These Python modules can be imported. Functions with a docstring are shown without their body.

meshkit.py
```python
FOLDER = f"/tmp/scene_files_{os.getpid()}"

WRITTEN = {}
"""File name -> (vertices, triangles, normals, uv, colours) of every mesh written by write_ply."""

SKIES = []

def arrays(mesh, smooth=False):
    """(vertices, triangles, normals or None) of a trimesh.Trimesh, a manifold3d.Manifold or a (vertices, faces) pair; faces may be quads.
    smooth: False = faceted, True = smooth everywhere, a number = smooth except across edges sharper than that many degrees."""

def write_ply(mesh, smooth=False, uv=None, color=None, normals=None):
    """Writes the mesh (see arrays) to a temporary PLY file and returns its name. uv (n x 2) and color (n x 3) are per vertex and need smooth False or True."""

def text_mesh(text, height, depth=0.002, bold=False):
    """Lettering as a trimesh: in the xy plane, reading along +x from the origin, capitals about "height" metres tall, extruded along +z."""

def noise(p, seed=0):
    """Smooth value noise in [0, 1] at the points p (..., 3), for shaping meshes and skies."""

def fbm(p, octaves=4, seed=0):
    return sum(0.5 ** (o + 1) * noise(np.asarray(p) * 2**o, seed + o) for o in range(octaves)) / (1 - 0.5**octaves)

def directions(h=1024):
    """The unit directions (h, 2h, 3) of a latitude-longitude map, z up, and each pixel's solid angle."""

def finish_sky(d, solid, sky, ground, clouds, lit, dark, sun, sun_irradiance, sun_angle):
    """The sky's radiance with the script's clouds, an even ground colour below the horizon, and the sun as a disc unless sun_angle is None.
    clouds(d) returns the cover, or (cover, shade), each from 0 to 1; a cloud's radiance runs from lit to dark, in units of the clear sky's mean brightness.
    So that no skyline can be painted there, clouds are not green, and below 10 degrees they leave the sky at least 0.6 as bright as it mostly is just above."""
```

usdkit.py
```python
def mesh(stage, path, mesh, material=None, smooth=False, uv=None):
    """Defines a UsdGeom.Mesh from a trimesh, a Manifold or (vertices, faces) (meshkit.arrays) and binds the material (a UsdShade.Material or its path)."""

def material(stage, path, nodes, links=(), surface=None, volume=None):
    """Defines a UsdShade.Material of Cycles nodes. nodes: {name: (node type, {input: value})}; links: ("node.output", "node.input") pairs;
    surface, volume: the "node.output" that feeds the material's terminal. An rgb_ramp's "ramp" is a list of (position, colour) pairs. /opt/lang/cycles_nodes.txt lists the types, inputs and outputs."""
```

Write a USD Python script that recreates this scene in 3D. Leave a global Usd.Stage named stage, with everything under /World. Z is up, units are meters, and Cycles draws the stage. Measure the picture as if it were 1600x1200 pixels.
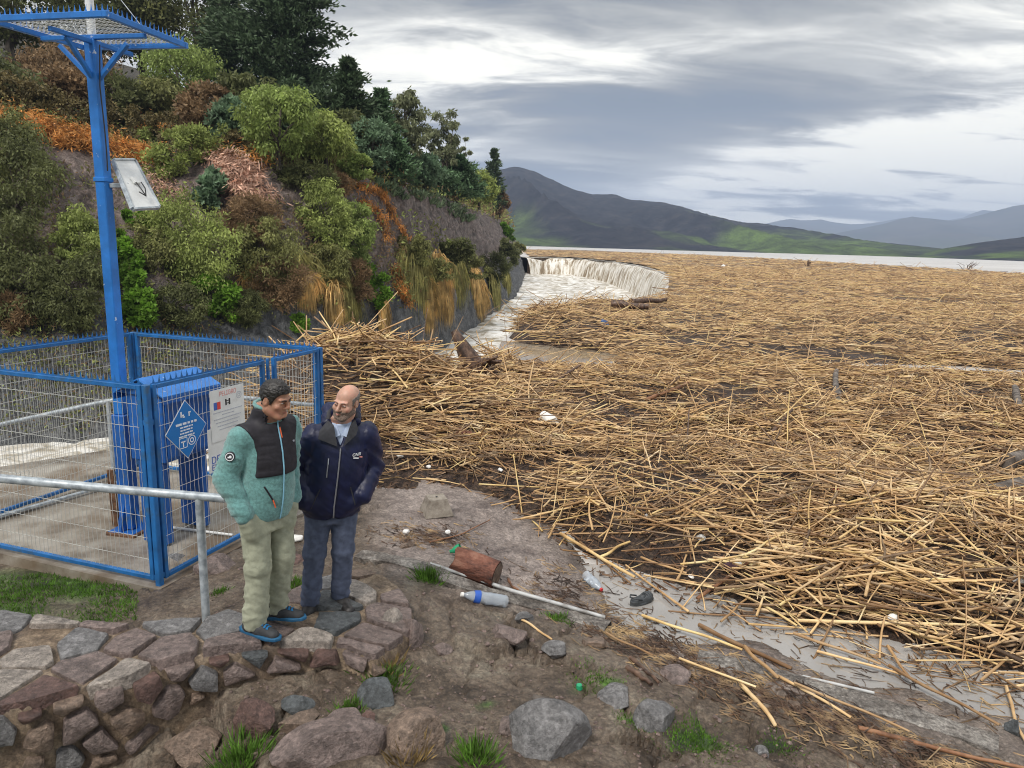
import math, random
import numpy as np, trimesh, manifold3d, usdkit, meshkit
from scipy.interpolate import RBFInterpolator
from scipy.spatial import cKDTree
from pxr import Usd, UsdGeom, UsdLux, UsdShade, Sdf, Gf, Vt
PI = math.pi
random.seed(7)
stage = Usd.Stage.CreateInMemory()
UsdGeom.SetStageUpAxis(stage, UsdGeom.Tokens.z)
UsdGeom.Xform.Define(stage, '/World'); stage.SetDefaultPrim(stage.GetPrimAtPath('/World'))
UsdGeom.Scope.Define(stage, '/World/Looks')

# ------------------------------------------------------------------ camera (eye 3.3 m above the lake level z = 0, looking along +y)
EYE = np.array([0, 0, 3.3]); FPX = 1120.0
PITCH, ROLL, EXPOSURE = math.radians(11.16), math.radians(1.65), 1.0
_f = np.array([0, math.cos(PITCH), -math.sin(PITCH)]); _r0 = np.array([1.0, 0, 0]); _u0 = np.cross(_r0, _f)
RT = math.cos(ROLL) * _r0 + math.sin(ROLL) * _u0
UP = -math.sin(ROLL) * _r0 + math.cos(ROLL) * _u0
FW = _f
cam = UsdGeom.Camera.Define(stage, '/World/camera')
cam.CreateHorizontalApertureAttr(36.0); cam.CreateVerticalApertureAttr(27.0); cam.CreateFocalLengthAttr(36.0 * FPX / 1600)
cam.CreateClippingRangeAttr(Gf.Vec2f(0.05, 60000)); cam.CreateExposureAttr(EXPOSURE)
_m = np.eye(4); _m[0, :3], _m[1, :3], _m[2, :3], _m[3, :3] = RT, UP, -FW, EYE
cam.AddTransformOp().Set(Gf.Matrix4d(*_m.ravel().tolist()))
# ------------------------------------------------------------------ sky and sun
SUN_AZ, SUN_EL = math.radians(205), math.radians(52)          # behind the camera, veiled by cloud
SUND = np.array([math.sin(SUN_AZ) * math.cos(SUN_EL), math.cos(SUN_AZ) * math.cos(SUN_EL), math.sin(SUN_EL)])
SKY_STRENGTH, SUN_INT, SUN_ANGLE = 0.1, 0.4, 14.0

def pray(px, py):
    px, py = np.asarray(px, float), np.asarray(py, float)
    return FW + ((px - 800) / FPX)[..., None] * RT - ((py - 600) / FPX)[..., None] * UP
def at_z(px, py, z): d = pray(px, py); return EYE + d * ((z - EYE[2]) / d[..., 2])[..., None]
def at_y(px, py, y): d = pray(px, py); return EYE + d * (y / d[..., 1])[..., None]
def proj(p):
    q = np.asarray(p, float) - EYE; w = q @ FW
    return np.stack([800 + FPX * (q @ RT) / w, 600 - FPX * (q @ UP) / w, w], -1)
def skyray(px, py): d = pray(px, py); return d / np.linalg.norm(d)

def mat(name, nodes, links, surface='p.BSDF', volume=None):
    return usdkit.material(stage, '/World/Looks/' + name, nodes, links, surface=surface, volume=volume)

def sky_material():
    N, L = {}, []
    N['geo'] = ('geometry', {}); N['sky'] = ('sky_texture', dict(sky_type='single_scattering', sun_disc=False, sun_elevation=SUN_EL, sun_rotation=SUN_AZ, aerosol_density=1.6))
    N['nrm'] = ('vector_math', dict(math_type='normalize')); L.append(('geo.position', 'nrm.vector1'))
    N['sep'] = ('separate_xyz', {}); L.append(('nrm.vector', 'sep.vector'))
    # cloud plane: (x, y) / (z + .12)
    N['zz'] = ('math', dict(math_type='maximum', value2=0.0)); L.append(('sep.z', 'zz.value1'))
    N['zp'] = ('math', dict(math_type='add', value2=0.13)); L.append(('zz.value', 'zp.value1'))
    N['dx'] = ('math', dict(math_type='divide')); L += [('sep.x', 'dx.value1'), ('zp.value', 'dx.value2')]
    N['dy'] = ('math', dict(math_type='divide')); L += [('sep.y', 'dy.value1'), ('zp.value', 'dy.value2')]
    N['cv'] = ('combine_xyz', {}); L += [('dx.value', 'cv.x'), ('dy.value', 'cv.y')]
    N['mp'] = ('mapping', dict(rotation=(0, 0, -0.5), scale=(0.55, 1.15, 1), location=(3.1, 1.7, 0))); L.append(('cv.vector', 'mp.vector'))
    N['n1'] = ('noise_texture', dict(scale=0.95, detail=6, roughness=0.55, distortion=0.4)); L.append(('mp.vector', 'n1.vector'))
    N['n2'] = ('noise_texture', dict(scale=3.6, detail=9, roughness=0.60, distortion=0.5)); L.append(('mp.vector', 'n2.vector'))
    N['nm'] = ('math', dict(math_type='multiply_add', value2=0.62)); L += [('n2.fac', 'nm.value1')]
    N['n1s'] = ('math', dict(math_type='multiply_add', value2=1.35, value3=-0.485)); L += [('n1.fac', 'n1s.value1'), ('n1s.value', 'nm.value3')]
    tot = 'nm.value'
    N['brk'] = ('map_range', dict(from_min=0.32, from_max=0.68, to_min=0.35, to_max=1.6, clamp=True)); L.append(('n2.fac', 'brk.value'))
    # broad bright and dark cloud masses
    blobs = [((770, 100), (0.34, .060), 0.40), ((1310, 245), (0.26, .036), 0.66), ((1480, 285), (.20, .030), .46), ((1120, 165), (.30, .055), -.30), ((1480, 170), (.24, .05), -.10), ((1000, 20), (.40, .05), -.16), ((640, 170), (.24, .07), .10),
             ((1570, 95), (.16, .07), .30), ((880, 225), (.16, .022), .22), ((1330, 335), (.7, .016), .26), ((960, 272), (.16, .022), -.14), ((850, 245), (.14, .030), -.34), ((1130, 330), (.05, .010), .25)]
    for i, (c, (wx, wy), a) in enumerate(blobs):
        d = skyray(*c); az, el = math.atan2(d[0], d[1]), math.asin(d[2])
        if i == 0:
            N['az'] = ('math', dict(math_type='arctan2')); L += [('sep.x', 'az.value1'), ('sep.y', 'az.value2')]
            N['el'] = ('math', dict(math_type='arcsine')); L += [('sep.z', 'el.value1')]
            N['wob'] = ('math', dict(math_type='multiply_add', value2=0.20, value3=-0.10)); L.append(('n1.fac', 'wob.value1'))
            N['elw'] = ('math', dict(math_type='add')); L += [('el.value', 'elw.value1'), ('wob.value', 'elw.value2')]
            N['tilt'] = ('math', dict(math_type='multiply_add', value2=-0.10)); L += [('az.value', 'tilt.value1'), ('elw.value', 'tilt.value3')]
        b = f'b{i}_'; tl = el - 0.10 * az
        for k, (src, c0, w) in enumerate((('az.value', az, wx), ('tilt.value', tl, wy))):
            N[b + f's{k}'] = ('math', dict(math_type='subtract', value2=c0)); L.append((src, b + f's{k}.value1'))
            N[b + f'd{k}'] = ('math', dict(math_type='divide', value2=w)); L.append((b + f's{k}.value', b + f'd{k}.value1'))
            N[b + f'q{k}'] = ('math', dict(math_type='multiply')); L += [(b + f'd{k}.value', b + f'q{k}.value1'), (b + f'd{k}.value', b + f'q{k}.value2')]
        N[b + 'r'] = ('math', dict(math_type='add')); L += [(b + 'q0.value', b + 'r.value1'), (b + 'q1.value', b + 'r.value2')]
        N[b + 'n'] = ('math', dict(math_type='multiply', value2=-1.0)); L.append((b + 'r.value', b + 'n.value1'))
        N[b + 'e'] = ('math', dict(math_type='exponent')); L.append((b + 'n.value', b + 'e.value1'))
        N[b + 'k'] = ('math', dict(math_type='multiply')); L += [(b + 'e.value', b + 'k.value1'), ('brk.result', b + 'k.value2')]
        N[b + 'a'] = ('math', dict(math_type='multiply_add', value2=a * 1.15)); L += [(b + 'k.value', b + 'a.value1'), (tot, b + 'a.value3')]
        tot = b + 'a.value'
    k = 1 / SKY_STRENGTH * 0.66
    col = lambda r, g, b: (r * k, g * k, b * k)
    N['rmp'] = ('rgb_ramp', dict(ramp=[(0.0, (0.106, 0.120, 0.143)), (.25, (0.157, 0.170, 0.191)), (.40, (0.242, 0.250, 0.258)), (.52, (0.369, 0.370, 0.356)), (.63, (0.530, 0.525, 0.492)), (.74, (0.768, 0.755, 0.697)), (.86, (1.030, 1.000, 0.898)), (1.0, (1.131, 1.090, 0.955))]))
    L.append((tot, 'rmp.fac'))
    N['ck'] = ('vector_math', dict(math_type='scale', scale=k)); L.append(('rmp.color', 'ck.vector1'))
    # overcast sky: brighter towards the zenith
    N['zen'] = ('map_range', dict(from_min=0.30, from_max=1.0, to_min=1.0, to_max=3.0, clamp=True)); L.append(('sep.z', 'zen.value'))
    N['cz'] = ('vector_math', dict(math_type='scale')); L += [('ck.vector', 'cz.vector1'), ('zen.result', 'cz.scale')]
    N['cov'] = ('map_range', dict(from_min=0.20, from_max=0.42, to_min=0.92, to_max=1.0, clamp=True)); L.append((tot, 'cov.value'))
    N['mx'] = ('mix_color', dict(use_clamp=False)); L += [('cov.result', 'mx.fac'), ('sky.color', 'mx.a'), ('cz.vector', 'mx.b')]
    N['bg'] = ('background_shader', dict(strength=SKY_STRENGTH)); L.append(('mx.result', 'bg.color'))
    return mat('sky', N, L, surface='bg.background')
dome = UsdLux.DomeLight.Define(stage, '/World/sky')
UsdShade.MaterialBindingAPI.Apply(dome.GetPrim()).Bind(sky_material())
dome.GetPrim().SetCustomDataByKey('kind', 'structure')
sun = UsdLux.DistantLight.Define(stage, '/World/sun')
sun.CreateIntensityAttr(SUN_INT); sun.CreateAngleAttr(SUN_ANGLE); sun.CreateNormalizeAttr(True); sun.CreateColorAttr(Gf.Vec3f(1.0, .95, .88))
sun.AddTransformOp().Set(Gf.Matrix4d().SetRotate(Gf.Rotation(Gf.Vec3d(0, 0, 1), Gf.Vec3d(*SUND.tolist()))))

# ------------------------------------------------------------------ helpers
_used = {}
def numbered(parent, name):
    k = (parent, name); n = _used.get(k, 0); _used[k] = n + 1
    return f'{parent}/{name}' if n == 0 else f'{parent}/{name}_{n:03d}'
BASE = {}
def custom(path, **kw):
    p = stage.GetPrimAtPath(path)
    for k, v in kw.items():
        if v: p.SetCustomDataByKey(k, v)
def island_mesh(path, v, f, m, smooth):
    """usdkit.mesh, plus one random number per loose piece (primvar rnd) where the material varies by piece."""
    if m is None or str(m.GetPath()) not in ISLAND: return usdkit.mesh(stage, path, (v, f), m, smooth)
    from scipy.sparse import coo_matrix; from scipy.sparse.csgraph import connected_components
    g = usdkit.mesh(stage, path, (v, f), m, bool(smooth)); n = len(v); e = np.vstack([f[:, [0, 1]], f[:, [1, 2]]]); k, lab = connected_components(coo_matrix((np.ones(len(e), np.int8), (e[:, 0], e[:, 1])), (n, n)), directed=False)
    r = np.random.default_rng(k + n).random(k); UsdGeom.PrimvarsAPI(g).CreatePrimvar('rnd', Sdf.ValueTypeNames.FloatArray, 'vertex').Set(Vt.FloatArray.FromNumpy(r[lab].astype(np.float32))); return g
def thing(name, label, cat, loc=(0, 0, 0), group=None):
    path = numbered('/World', name); x = UsdGeom.Xform.Define(stage, path); x.AddTranslateOp().Set(Gf.Vec3d(*map(float, loc)))
    custom(path, label=label, category=cat, group=group); BASE[path] = np.array(loc, float); return path
def part(parent, name, mesh, m, smooth=False, label=None, kind=None):
    """A mesh given in world coordinates as a part of the thing (or a sub-part of the part) parent."""
    path = numbered(parent, name); v, f = vf(mesh); top = '/'.join(parent.split('/')[:3])
    g = island_mesh(path, v - BASE[top], f, m, smooth)
    custom(path, label=label, kind=kind); return path
def single(name, label, cat, mesh, m, smooth=False, group=None, kind=None, base=None):
    """A top-level thing that is one mesh, world coordinates."""
    path = numbered('/World', name); v, f = vf(mesh)
    if base is None: base = np.array([*(v.min(0) + v.max(0))[:2] / 2, v[:, 2].min()])
    g = island_mesh(path, v - base, f, m, smooth); g.AddTranslateOp().Set(Gf.Vec3d(*base.tolist()))
    custom(path, label=label, category=cat, group=group, kind=kind); BASE[path] = np.array(base, float); return path
def setting(name, mesh, m, smooth=False, primvars=None, kind='structure'):
    v, f = vf(mesh); use = np.unique(f); lut = np.zeros(len(v), int); lut[use] = np.arange(len(use)); mesh = (v[use], lut[f])
    path = numbered('/World', name); g = usdkit.mesh(stage, path, mesh, m, smooth); custom(path, kind=kind); BASE[path] = np.zeros(3); primvars = {k: np.asarray(a)[use] for k, a in (primvars or {}).items()}
    for k, a in (primvars or {}).items():
        UsdGeom.PrimvarsAPI(g).CreatePrimvar(k, Sdf.ValueTypeNames.FloatArray, 'vertex').Set(Vt.FloatArray.FromNumpy(np.asarray(a, np.float32)))
    return path
def stuff(name, label, cat, mesh, m, smooth=False, group=None): return single(name, label, cat, mesh, m, smooth, group, 'stuff', base=np.zeros(3))
def vf(mesh):
    if isinstance(mesh, (list,)): return cat_(mesh)
    v, f, _ = meshkit.arrays(mesh); return v, f
def cat_(ms):
    vs, fs, n = [], [], 0
    for m in ms:
        v, f = vf(m); vs.append(v); fs.append(f + n); n += len(v)
    return np.vstack(vs), np.vstack(fs)
def rotz(a): c, s = math.cos(a), math.sin(a); return np.array([[c, -s, 0], [s, c, 0], [0, 0, 1.0]])
def rotx(a): c, s = math.cos(a), math.sin(a); return np.array([[1.0, 0, 0], [0, c, -s], [0, s, c]])
def roty(a): c, s = math.cos(a), math.sin(a); return np.array([[c, 0, s], [0, 1.0, 0], [-s, 0, c]])
def xf(mesh, R=None, t=(0, 0, 0), s=1.0):
    v, f = vf(mesh); v = v * s
    if R is not None: v = v @ np.asarray(R).T
    return v + np.asarray(t, float), f
def box(size, c=(0, 0, 0), R=None, bevel=0.0):
    s = np.asarray(size, float) / 2
    if bevel > 0:
        b = min(bevel, s.min() * .45); pts = []
        for sx in (-1, 1):
            for sy in (-1, 1):
                for sz in (-1, 1):
                    q = np.array([sx, sy, sz]) * s
                    for k in range(3): e = q.copy(); o = [i for i in range(3) if i != k]; e[o[0]] -= np.sign(e[o[0]]) * b; e[o[1]] -= np.sign(e[o[1]]) * b; pts.append(e)
        h = trimesh.convex.convex_hull(np.array(pts)); return xf((np.array(h.vertices), np.array(h.faces)), R, c)
    m = trimesh.creation.box(2 * s); return xf((np.array(m.vertices), np.array(m.faces)), R, c)
def frame(d, up=(0, 0, 1)):
    """Rotation whose z axis is d."""
    d = np.asarray(d, float); d = d / np.linalg.norm(d); u = np.asarray(up, float)
    if abs(d @ u) > .98: u = np.array([0, 1.0, 0])
    x = np.cross(u, d); x /= np.linalg.norm(x); return np.stack([x, np.cross(d, x), d], 1)
def beam(a, b, w, h=None, bevel=0.004, up=(0, 0, 1), ext=0.0):
    """Square bar from a to b; w across, h along 'up'."""
    a, b = np.asarray(a, float), np.asarray(b, float); L = np.linalg.norm(b - a) + 2 * ext
    return box((w, h or w, L), (a + b) / 2, frame(b - a, up), bevel)
def tube(pts, r, sides=8, caps=True):
    p = np.asarray(pts, float); n = len(p); r = np.broadcast_to(np.asarray(r, float), (n,))
    t = np.gradient(p, axis=0) if n > 1 else p; t /= np.linalg.norm(t, axis=1, keepdims=True) + 1e-12
    ref = np.array([0, 0, 1.0]) if abs(t[0, 2]) < .9 else np.array([1.0, 0, 0])
    a = np.cross(t, ref); a /= np.linalg.norm(a, axis=1, keepdims=True) + 1e-12; b = np.cross(t, a)
    an = np.arange(sides) * 2 * PI / sides
    v = p[:, None] + r[:, None, None] * (np.cos(an)[None, :, None] * a[:, None] + np.sin(an)[None, :, None] * b[:, None])
    i, j = np.meshgrid(np.arange(n - 1), np.arange(sides), indexing='ij'); j2 = (j + 1) % sides
    q = np.stack([i * sides + j, i * sides + j2, (i + 1) * sides + j2, (i + 1) * sides + j], -1).reshape(-1, 4)[:, ::-1]
    v = v.reshape(-1, 3); f = np.vstack([q[:, [0, 1, 2]], q[:, [0, 2, 3]]])
    if caps:
        m = len(v); v = np.vstack([v, p[0], p[-1]]); k = np.arange(sides); k2 = (k + 1) % sides
        f = np.vstack([f, np.stack([np.full(sides, m), k, k2], 1)[:, ::-1][:, ::-1], np.stack([np.full(sides, m + 1), (n - 1) * sides + k2, (n - 1) * sides + k], 1)])
    return v, f
def lathe(prof, seg=20, c=(0, 0, 0), R=None):
    pr = np.asarray(prof, float); n = len(pr); an = np.arange(seg) * 2 * PI / seg
    v = np.stack([pr[:, 0, None] * np.cos(an), pr[:, 0, None] * np.sin(an), np.repeat(pr[:, 1, None], seg, 1)], -1).reshape(-1, 3)
    i, j = np.meshgrid(np.arange(n - 1), np.arange(seg), indexing='ij'); j2 = (j + 1) % seg
    q = np.stack([i * seg + j, i * seg + j2, (i + 1) * seg + j2, (i + 1) * seg + j], -1).reshape(-1, 4)
    return xf((v, np.vstack([q[:, [0, 1, 2]], q[:, [0, 2, 3]]])), R, c)
def grid_faces(nu, nv):
    i, j = np.meshgrid(np.arange(nu - 1), np.arange(nv - 1), indexing='ij')
    q = np.stack([i * nv + j, (i + 1) * nv + j, (i + 1) * nv + j + 1, i * nv + j + 1], -1).reshape(-1, 4)
    return np.vstack([q[:, [0, 1, 2]], q[:, [0, 2, 3]]])
def fbm(p, s=1.0, o=4, seed=0): return meshkit.fbm(np.asarray(p, float) * s, o, seed) - .5
def spline(pts, t):
    """Smooth curve through pts (n x k) at t in [0, 1]."""
    from scipy.interpolate import CubicSpline
    p = np.asarray(pts, float); s = np.r_[0, np.cumsum(np.linalg.norm(np.diff(p[:, :2], axis=0), axis=1))]; s /= s[-1]
    return CubicSpline(s, p)(t)
def surface_nets(fn, ax, ay, az):
    """Triangle mesh of fn(P) = 0 (negative inside) over the grid of the three axes (they may be unevenly spaced)."""
    X, Y, Z = np.meshgrid(ax, ay, az, indexing='ij'); n = X.shape
    P = np.stack([X, Y, Z], -1); D = fn(P.reshape(-1, 3)).reshape(n)
    sl = lambda a: (slice(a[0], n[0] - 1 + a[0]), slice(a[1], n[1] - 1 + a[1]), slice(a[2], n[2] - 1 + a[2]))
    S = D < 0; cnt = sum(S[sl(c)].astype(np.int8) for c in np.ndindex(2, 2, 2)); cell = (cnt > 0) & (cnt < 8)
    acc = np.zeros((*cell.shape, 3), np.float32); num = np.zeros(cell.shape, np.float32)
    for k in range(3):
        o = [i for i in range(3) if i != k]
        for q in np.ndindex(2, 2):
            a = [0, 0, 0]; a[o[0]], a[o[1]] = q; b = list(a); b[k] = 1
            da, db = D[sl(a)], D[sl(b)]; cr = (da < 0) != (db < 0)
            t = np.where(cr, da / np.where(cr, da - db, 1), 0)
            acc += np.where(cr[..., None], P[sl(a)] * (1 - t[..., None]) + P[sl(b)] * t[..., None], 0); num += cr
    idx = -np.ones(cell.shape, int); idx[cell] = np.arange(cell.sum())
    v = (acc[cell] / num[cell][:, None]).astype(float); F = []
    for k in range(3):
        o = [i for i in range(3) if i != k]
        s0 = [slice(1, m - 1) for m in n]; s1 = list(s0); s0[k] = slice(0, n[k] - 1); s1[k] = slice(1, n[k])
        A, B = S[tuple(s0)], S[tuple(s1)]; cr = A != B; I = np.argwhere(cr)
        if not len(I): continue
        I = I + 1; I[:, k] -= 1; e0, e1 = np.eye(3, dtype=int)[o[0]], np.eye(3, dtype=int)[o[1]]
        g = lambda J: idx[J[:, 0], J[:, 1], J[:, 2]]
        q = np.stack([g(I), g(I - e0), g(I - e0 - e1), g(I - e1)], 1)
        flip = A[cr] == (k != 1); q[flip] = q[flip][:, ::-1]
        F.append(q)
    q = np.vstack(F); q = q[(q >= 0).all(1)][:, ::-1]
    v_, f_ = v, np.vstack([q[:, [0, 1, 2]], q[:, [0, 2, 3]]])
    m = trimesh.Trimesh(v_, f_, process=False)
    if m.volume < 0: f_ = f_[:, ::-1]
    return v_, f_
def taubin(mesh, it=10, lamb=.5, nu=.52):
    v, f = vf(mesh); m = trimesh.Trimesh(v, f, process=False); trimesh.smoothing.filter_taubin(m, lamb, nu, it); w = np.array(m.vertices); e = np.linalg.norm(v[f[:, 0]] - v[f[:, 1]], axis=1).mean(); bad = ~(np.linalg.norm(w - v, axis=1) < e * 1.6); w[bad] = v[bad]; return w, np.array(m.faces)
def vnormals(mesh): return meshkit.arrays(mesh, True)[2]
def rough_up(mesh, amp, s, o=3, seed=0):
    v, f = vf(mesh); n = vnormals((v, f)); return v + n * (fbm(v, s, o, seed) * 2 * amp)[:, None], f
def rock(size, seed, sub=3, cuts=9, rough=.05, R=None, c=(0, 0, 0)):
    """An angular broken stone."""
    rng = np.random.default_rng(seed); s = trimesh.creation.icosphere(sub); v = np.array(s.vertices)
    for k in range(cuts):
        n = rng.normal(size=3); n /= np.linalg.norm(n); d = rng.uniform(.5, .85); h = v @ n; v = v - n * np.maximum(h - d, 0)[:, None]
    v = v / np.abs(v).max(0); v = v + vnormals((v, s.faces)) * (fbm(v, 2.3, 4, seed) * rough * 2.2 + .05 * np.round(fbm(v, 1.7, 3, seed + 9) * 7) / 7)[:, None]
    return xf((v * np.asarray(size) / 2, np.array(s.faces)), R, c)
def rrot(rng): q = rng.normal(size=4); q /= np.linalg.norm(q); return trimesh.transformations.quaternion_matrix(q)[:3, :3]

# ------------------------------------------------------------------ materials
ISLAND = set()
def pbr(name, cols, scale=5., detail=6, rough=.7, rough2=None, bump=0., bscale=None, bdist=.02, stretch=None, island=0., metallic=0., spec=.5, rnd=0., dist=0., nrough=.55, attr=None, sheen=0., translucent=None, coat=0., second=None, speck=None):
    """Noise-graded principled material in world coordinates. cols: ramp. island: brightness spread per loose piece. attr: (primvar, ramp or colour, ...) laid over by a mask.
    second: (colour, scale, low, high) a second tone where a coarser noise is high."""
    N, L = {'g': ('geometry', {}), 'p': ('principled_bsdf', dict(roughness=rough, metallic=metallic, specular_ior_level=spec, sheen_weight=sheen, coat_weight=coat, coat_roughness=.15))}, []
    src = 'g.position'
    if stretch is not None: N['m'] = ('mapping', dict(scale=stretch)); L.append((src, 'm.vector')); src = 'm.vector'
    N['n'] = ('noise_texture', dict(scale=scale, detail=detail, roughness=nrough, distortion=dist)); L.append((src, 'n.vector'))
    cols = [(.5 + (p - .5) * .62, c) for p, c in cols]; N['r'] = ('rgb_ramp', dict(ramp=cols)); L.append(('n.fac', 'r.fac')); out = 'r.color'
    if second:
        c2, s2, lo, hi = second
        N['n2'] = ('noise_texture', dict(scale=s2, detail=5, roughness=.6)); L.append(('g.position', 'n2.vector'))
        N['f2'] = ('map_range', dict(from_min=lo, from_max=hi, clamp=True)); L.append(('n2.fac', 'f2.value'))
        N['x2'] = ('mix_color', dict(b=c2)); L += [('f2.result', 'x2.fac'), (out, 'x2.a')]; out = 'x2.result'
    for i, (pv, c, *_) in enumerate(attr or []):
        N[f'a{i}'] = ('attribute', dict(attribute=pv)); N[f'x{i}a'] = ('mix_color', {}); L += [(f'a{i}.fac', f'x{i}a.fac'), (out, f'x{i}a.a')]
        N[f'c{i}'] = ('rgb_ramp', dict(ramp=[(.5 + (p - .5) * .62, q) for p, q in c])); L += [('n.fac', f'c{i}.fac'), (f'c{i}.color', f'x{i}a.b')]; out = f'x{i}a.result'
    if island or rnd:
        N['h'] = ('hsv', {}); N['v'] = ('map_range', dict(to_min=1 - (island or rnd), to_max=1 + (island or rnd)))
        if island: ISLAND.add('/World/Looks/' + name); N['ri'] = ('attribute', dict(attribute='rnd')); L.append(('ri.fac', 'v.value'))
        else: N['oi'] = ('object_info', {}); L.append(('oi.random', 'v.value'))
        L += [('v.result', 'h.value'), (out, 'h.color')]; out = 'h.color'
    if speck:
        N['sn'] = ('noise_texture', dict(scale=speck[0], detail=6, roughness=.75)); N['sv'] = ('map_range', dict(from_min=.36, from_max=.64, to_min=1 - speck[1], to_max=1 + speck[1], clamp=True)); N['sh'] = ('hsv', {})
        N['vo'] = ('voronoi_texture', dict(scale=speck[0] * .8)); N['vs'] = ('separate_color', {}); N['vr'] = ('map_range', dict(to_min=1 - speck[1] * .6, to_max=1 + speck[1] * .6)); N['vm'] = ('math', dict(math_type='multiply'))
        L += [('g.position', 'sn.vector'), ('sn.fac', 'sv.value'), ('g.position', 'vo.vector'), ('vo.color', 'vs.color'), ('vs.r', 'vr.value'), ('sv.result', 'vm.value1'), ('vr.result', 'vm.value2'), ('vm.value', 'sh.value'), (out, 'sh.color')]; out = 'sh.color'
    L.append((out, 'p.base_color'))
    if rough2 is not None:
        N['rr'] = ('map_range', dict(to_min=rough, to_max=rough2, from_min=.35, from_max=.65, clamp=True)); N['rn'] = ('noise_texture', dict(scale=scale * .37, detail=4)); L += [(src, 'rn.vector'), ('rn.fac', 'rr.value'), ('rr.result', 'p.roughness')]
    if bump:
        N['bn'] = ('noise_texture', dict(scale=bscale or scale * 3, detail=7, roughness=.65)); N['b'] = ('bump', dict(strength=bump, distance=bdist)); L += [(src, 'bn.vector'), ('bn.fac', 'b.height'), ('b.normal', 'p.normal')]
    surf = 'p.BSDF'
    if translucent:
        N['tb'] = ('translucent_bsdf', {}); N['ms'] = ('mix_closure', dict(fac=translucent)); L += [(out, 'tb.color'), ('p.BSDF', 'ms.closure1'), ('tb.BSDF', 'ms.closure2')]; surf = 'ms.closure'
    return mat(name, N, L, surf)
def paint(name, c, rough=.45, var=.12, scale=9, metallic=0., wear=None, bump=.05, spec=.5):
    c = np.asarray(c, float); cols = [(.25, c * (1 - var)), (.75, np.minimum(c * (1 + var), 1))]
    return pbr(name, cols, scale, 5, rough, rough + .15, bump, scale * 6, .004, metallic=metallic, spec=spec, second=wear)
# ================================================================== the large setting
from shapely.geometry import Polygon, Point, LineString
import shapely
def inside(poly, x, y): return shapely.contains_xy(poly, x, y)
def polymesh(poly, z):
    v, f = trimesh.creation.triangulate_polygon(poly, engine='earcut'); v3 = np.c_[v, np.full(len(v), z)]
    n = np.cross(v3[f[:, 1]] - v3[f[:, 0]], v3[f[:, 2]] - v3[f[:, 0]])[:, 2]; f = np.where((n < 0)[:, None], f[:, ::-1], f); return v3, f
def pchip(pts, u):
    from scipy.interpolate import PchipInterpolator
    p = np.asarray(pts, float); return PchipInterpolator(np.linspace(0, 1, len(p)), p)(u)
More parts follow.
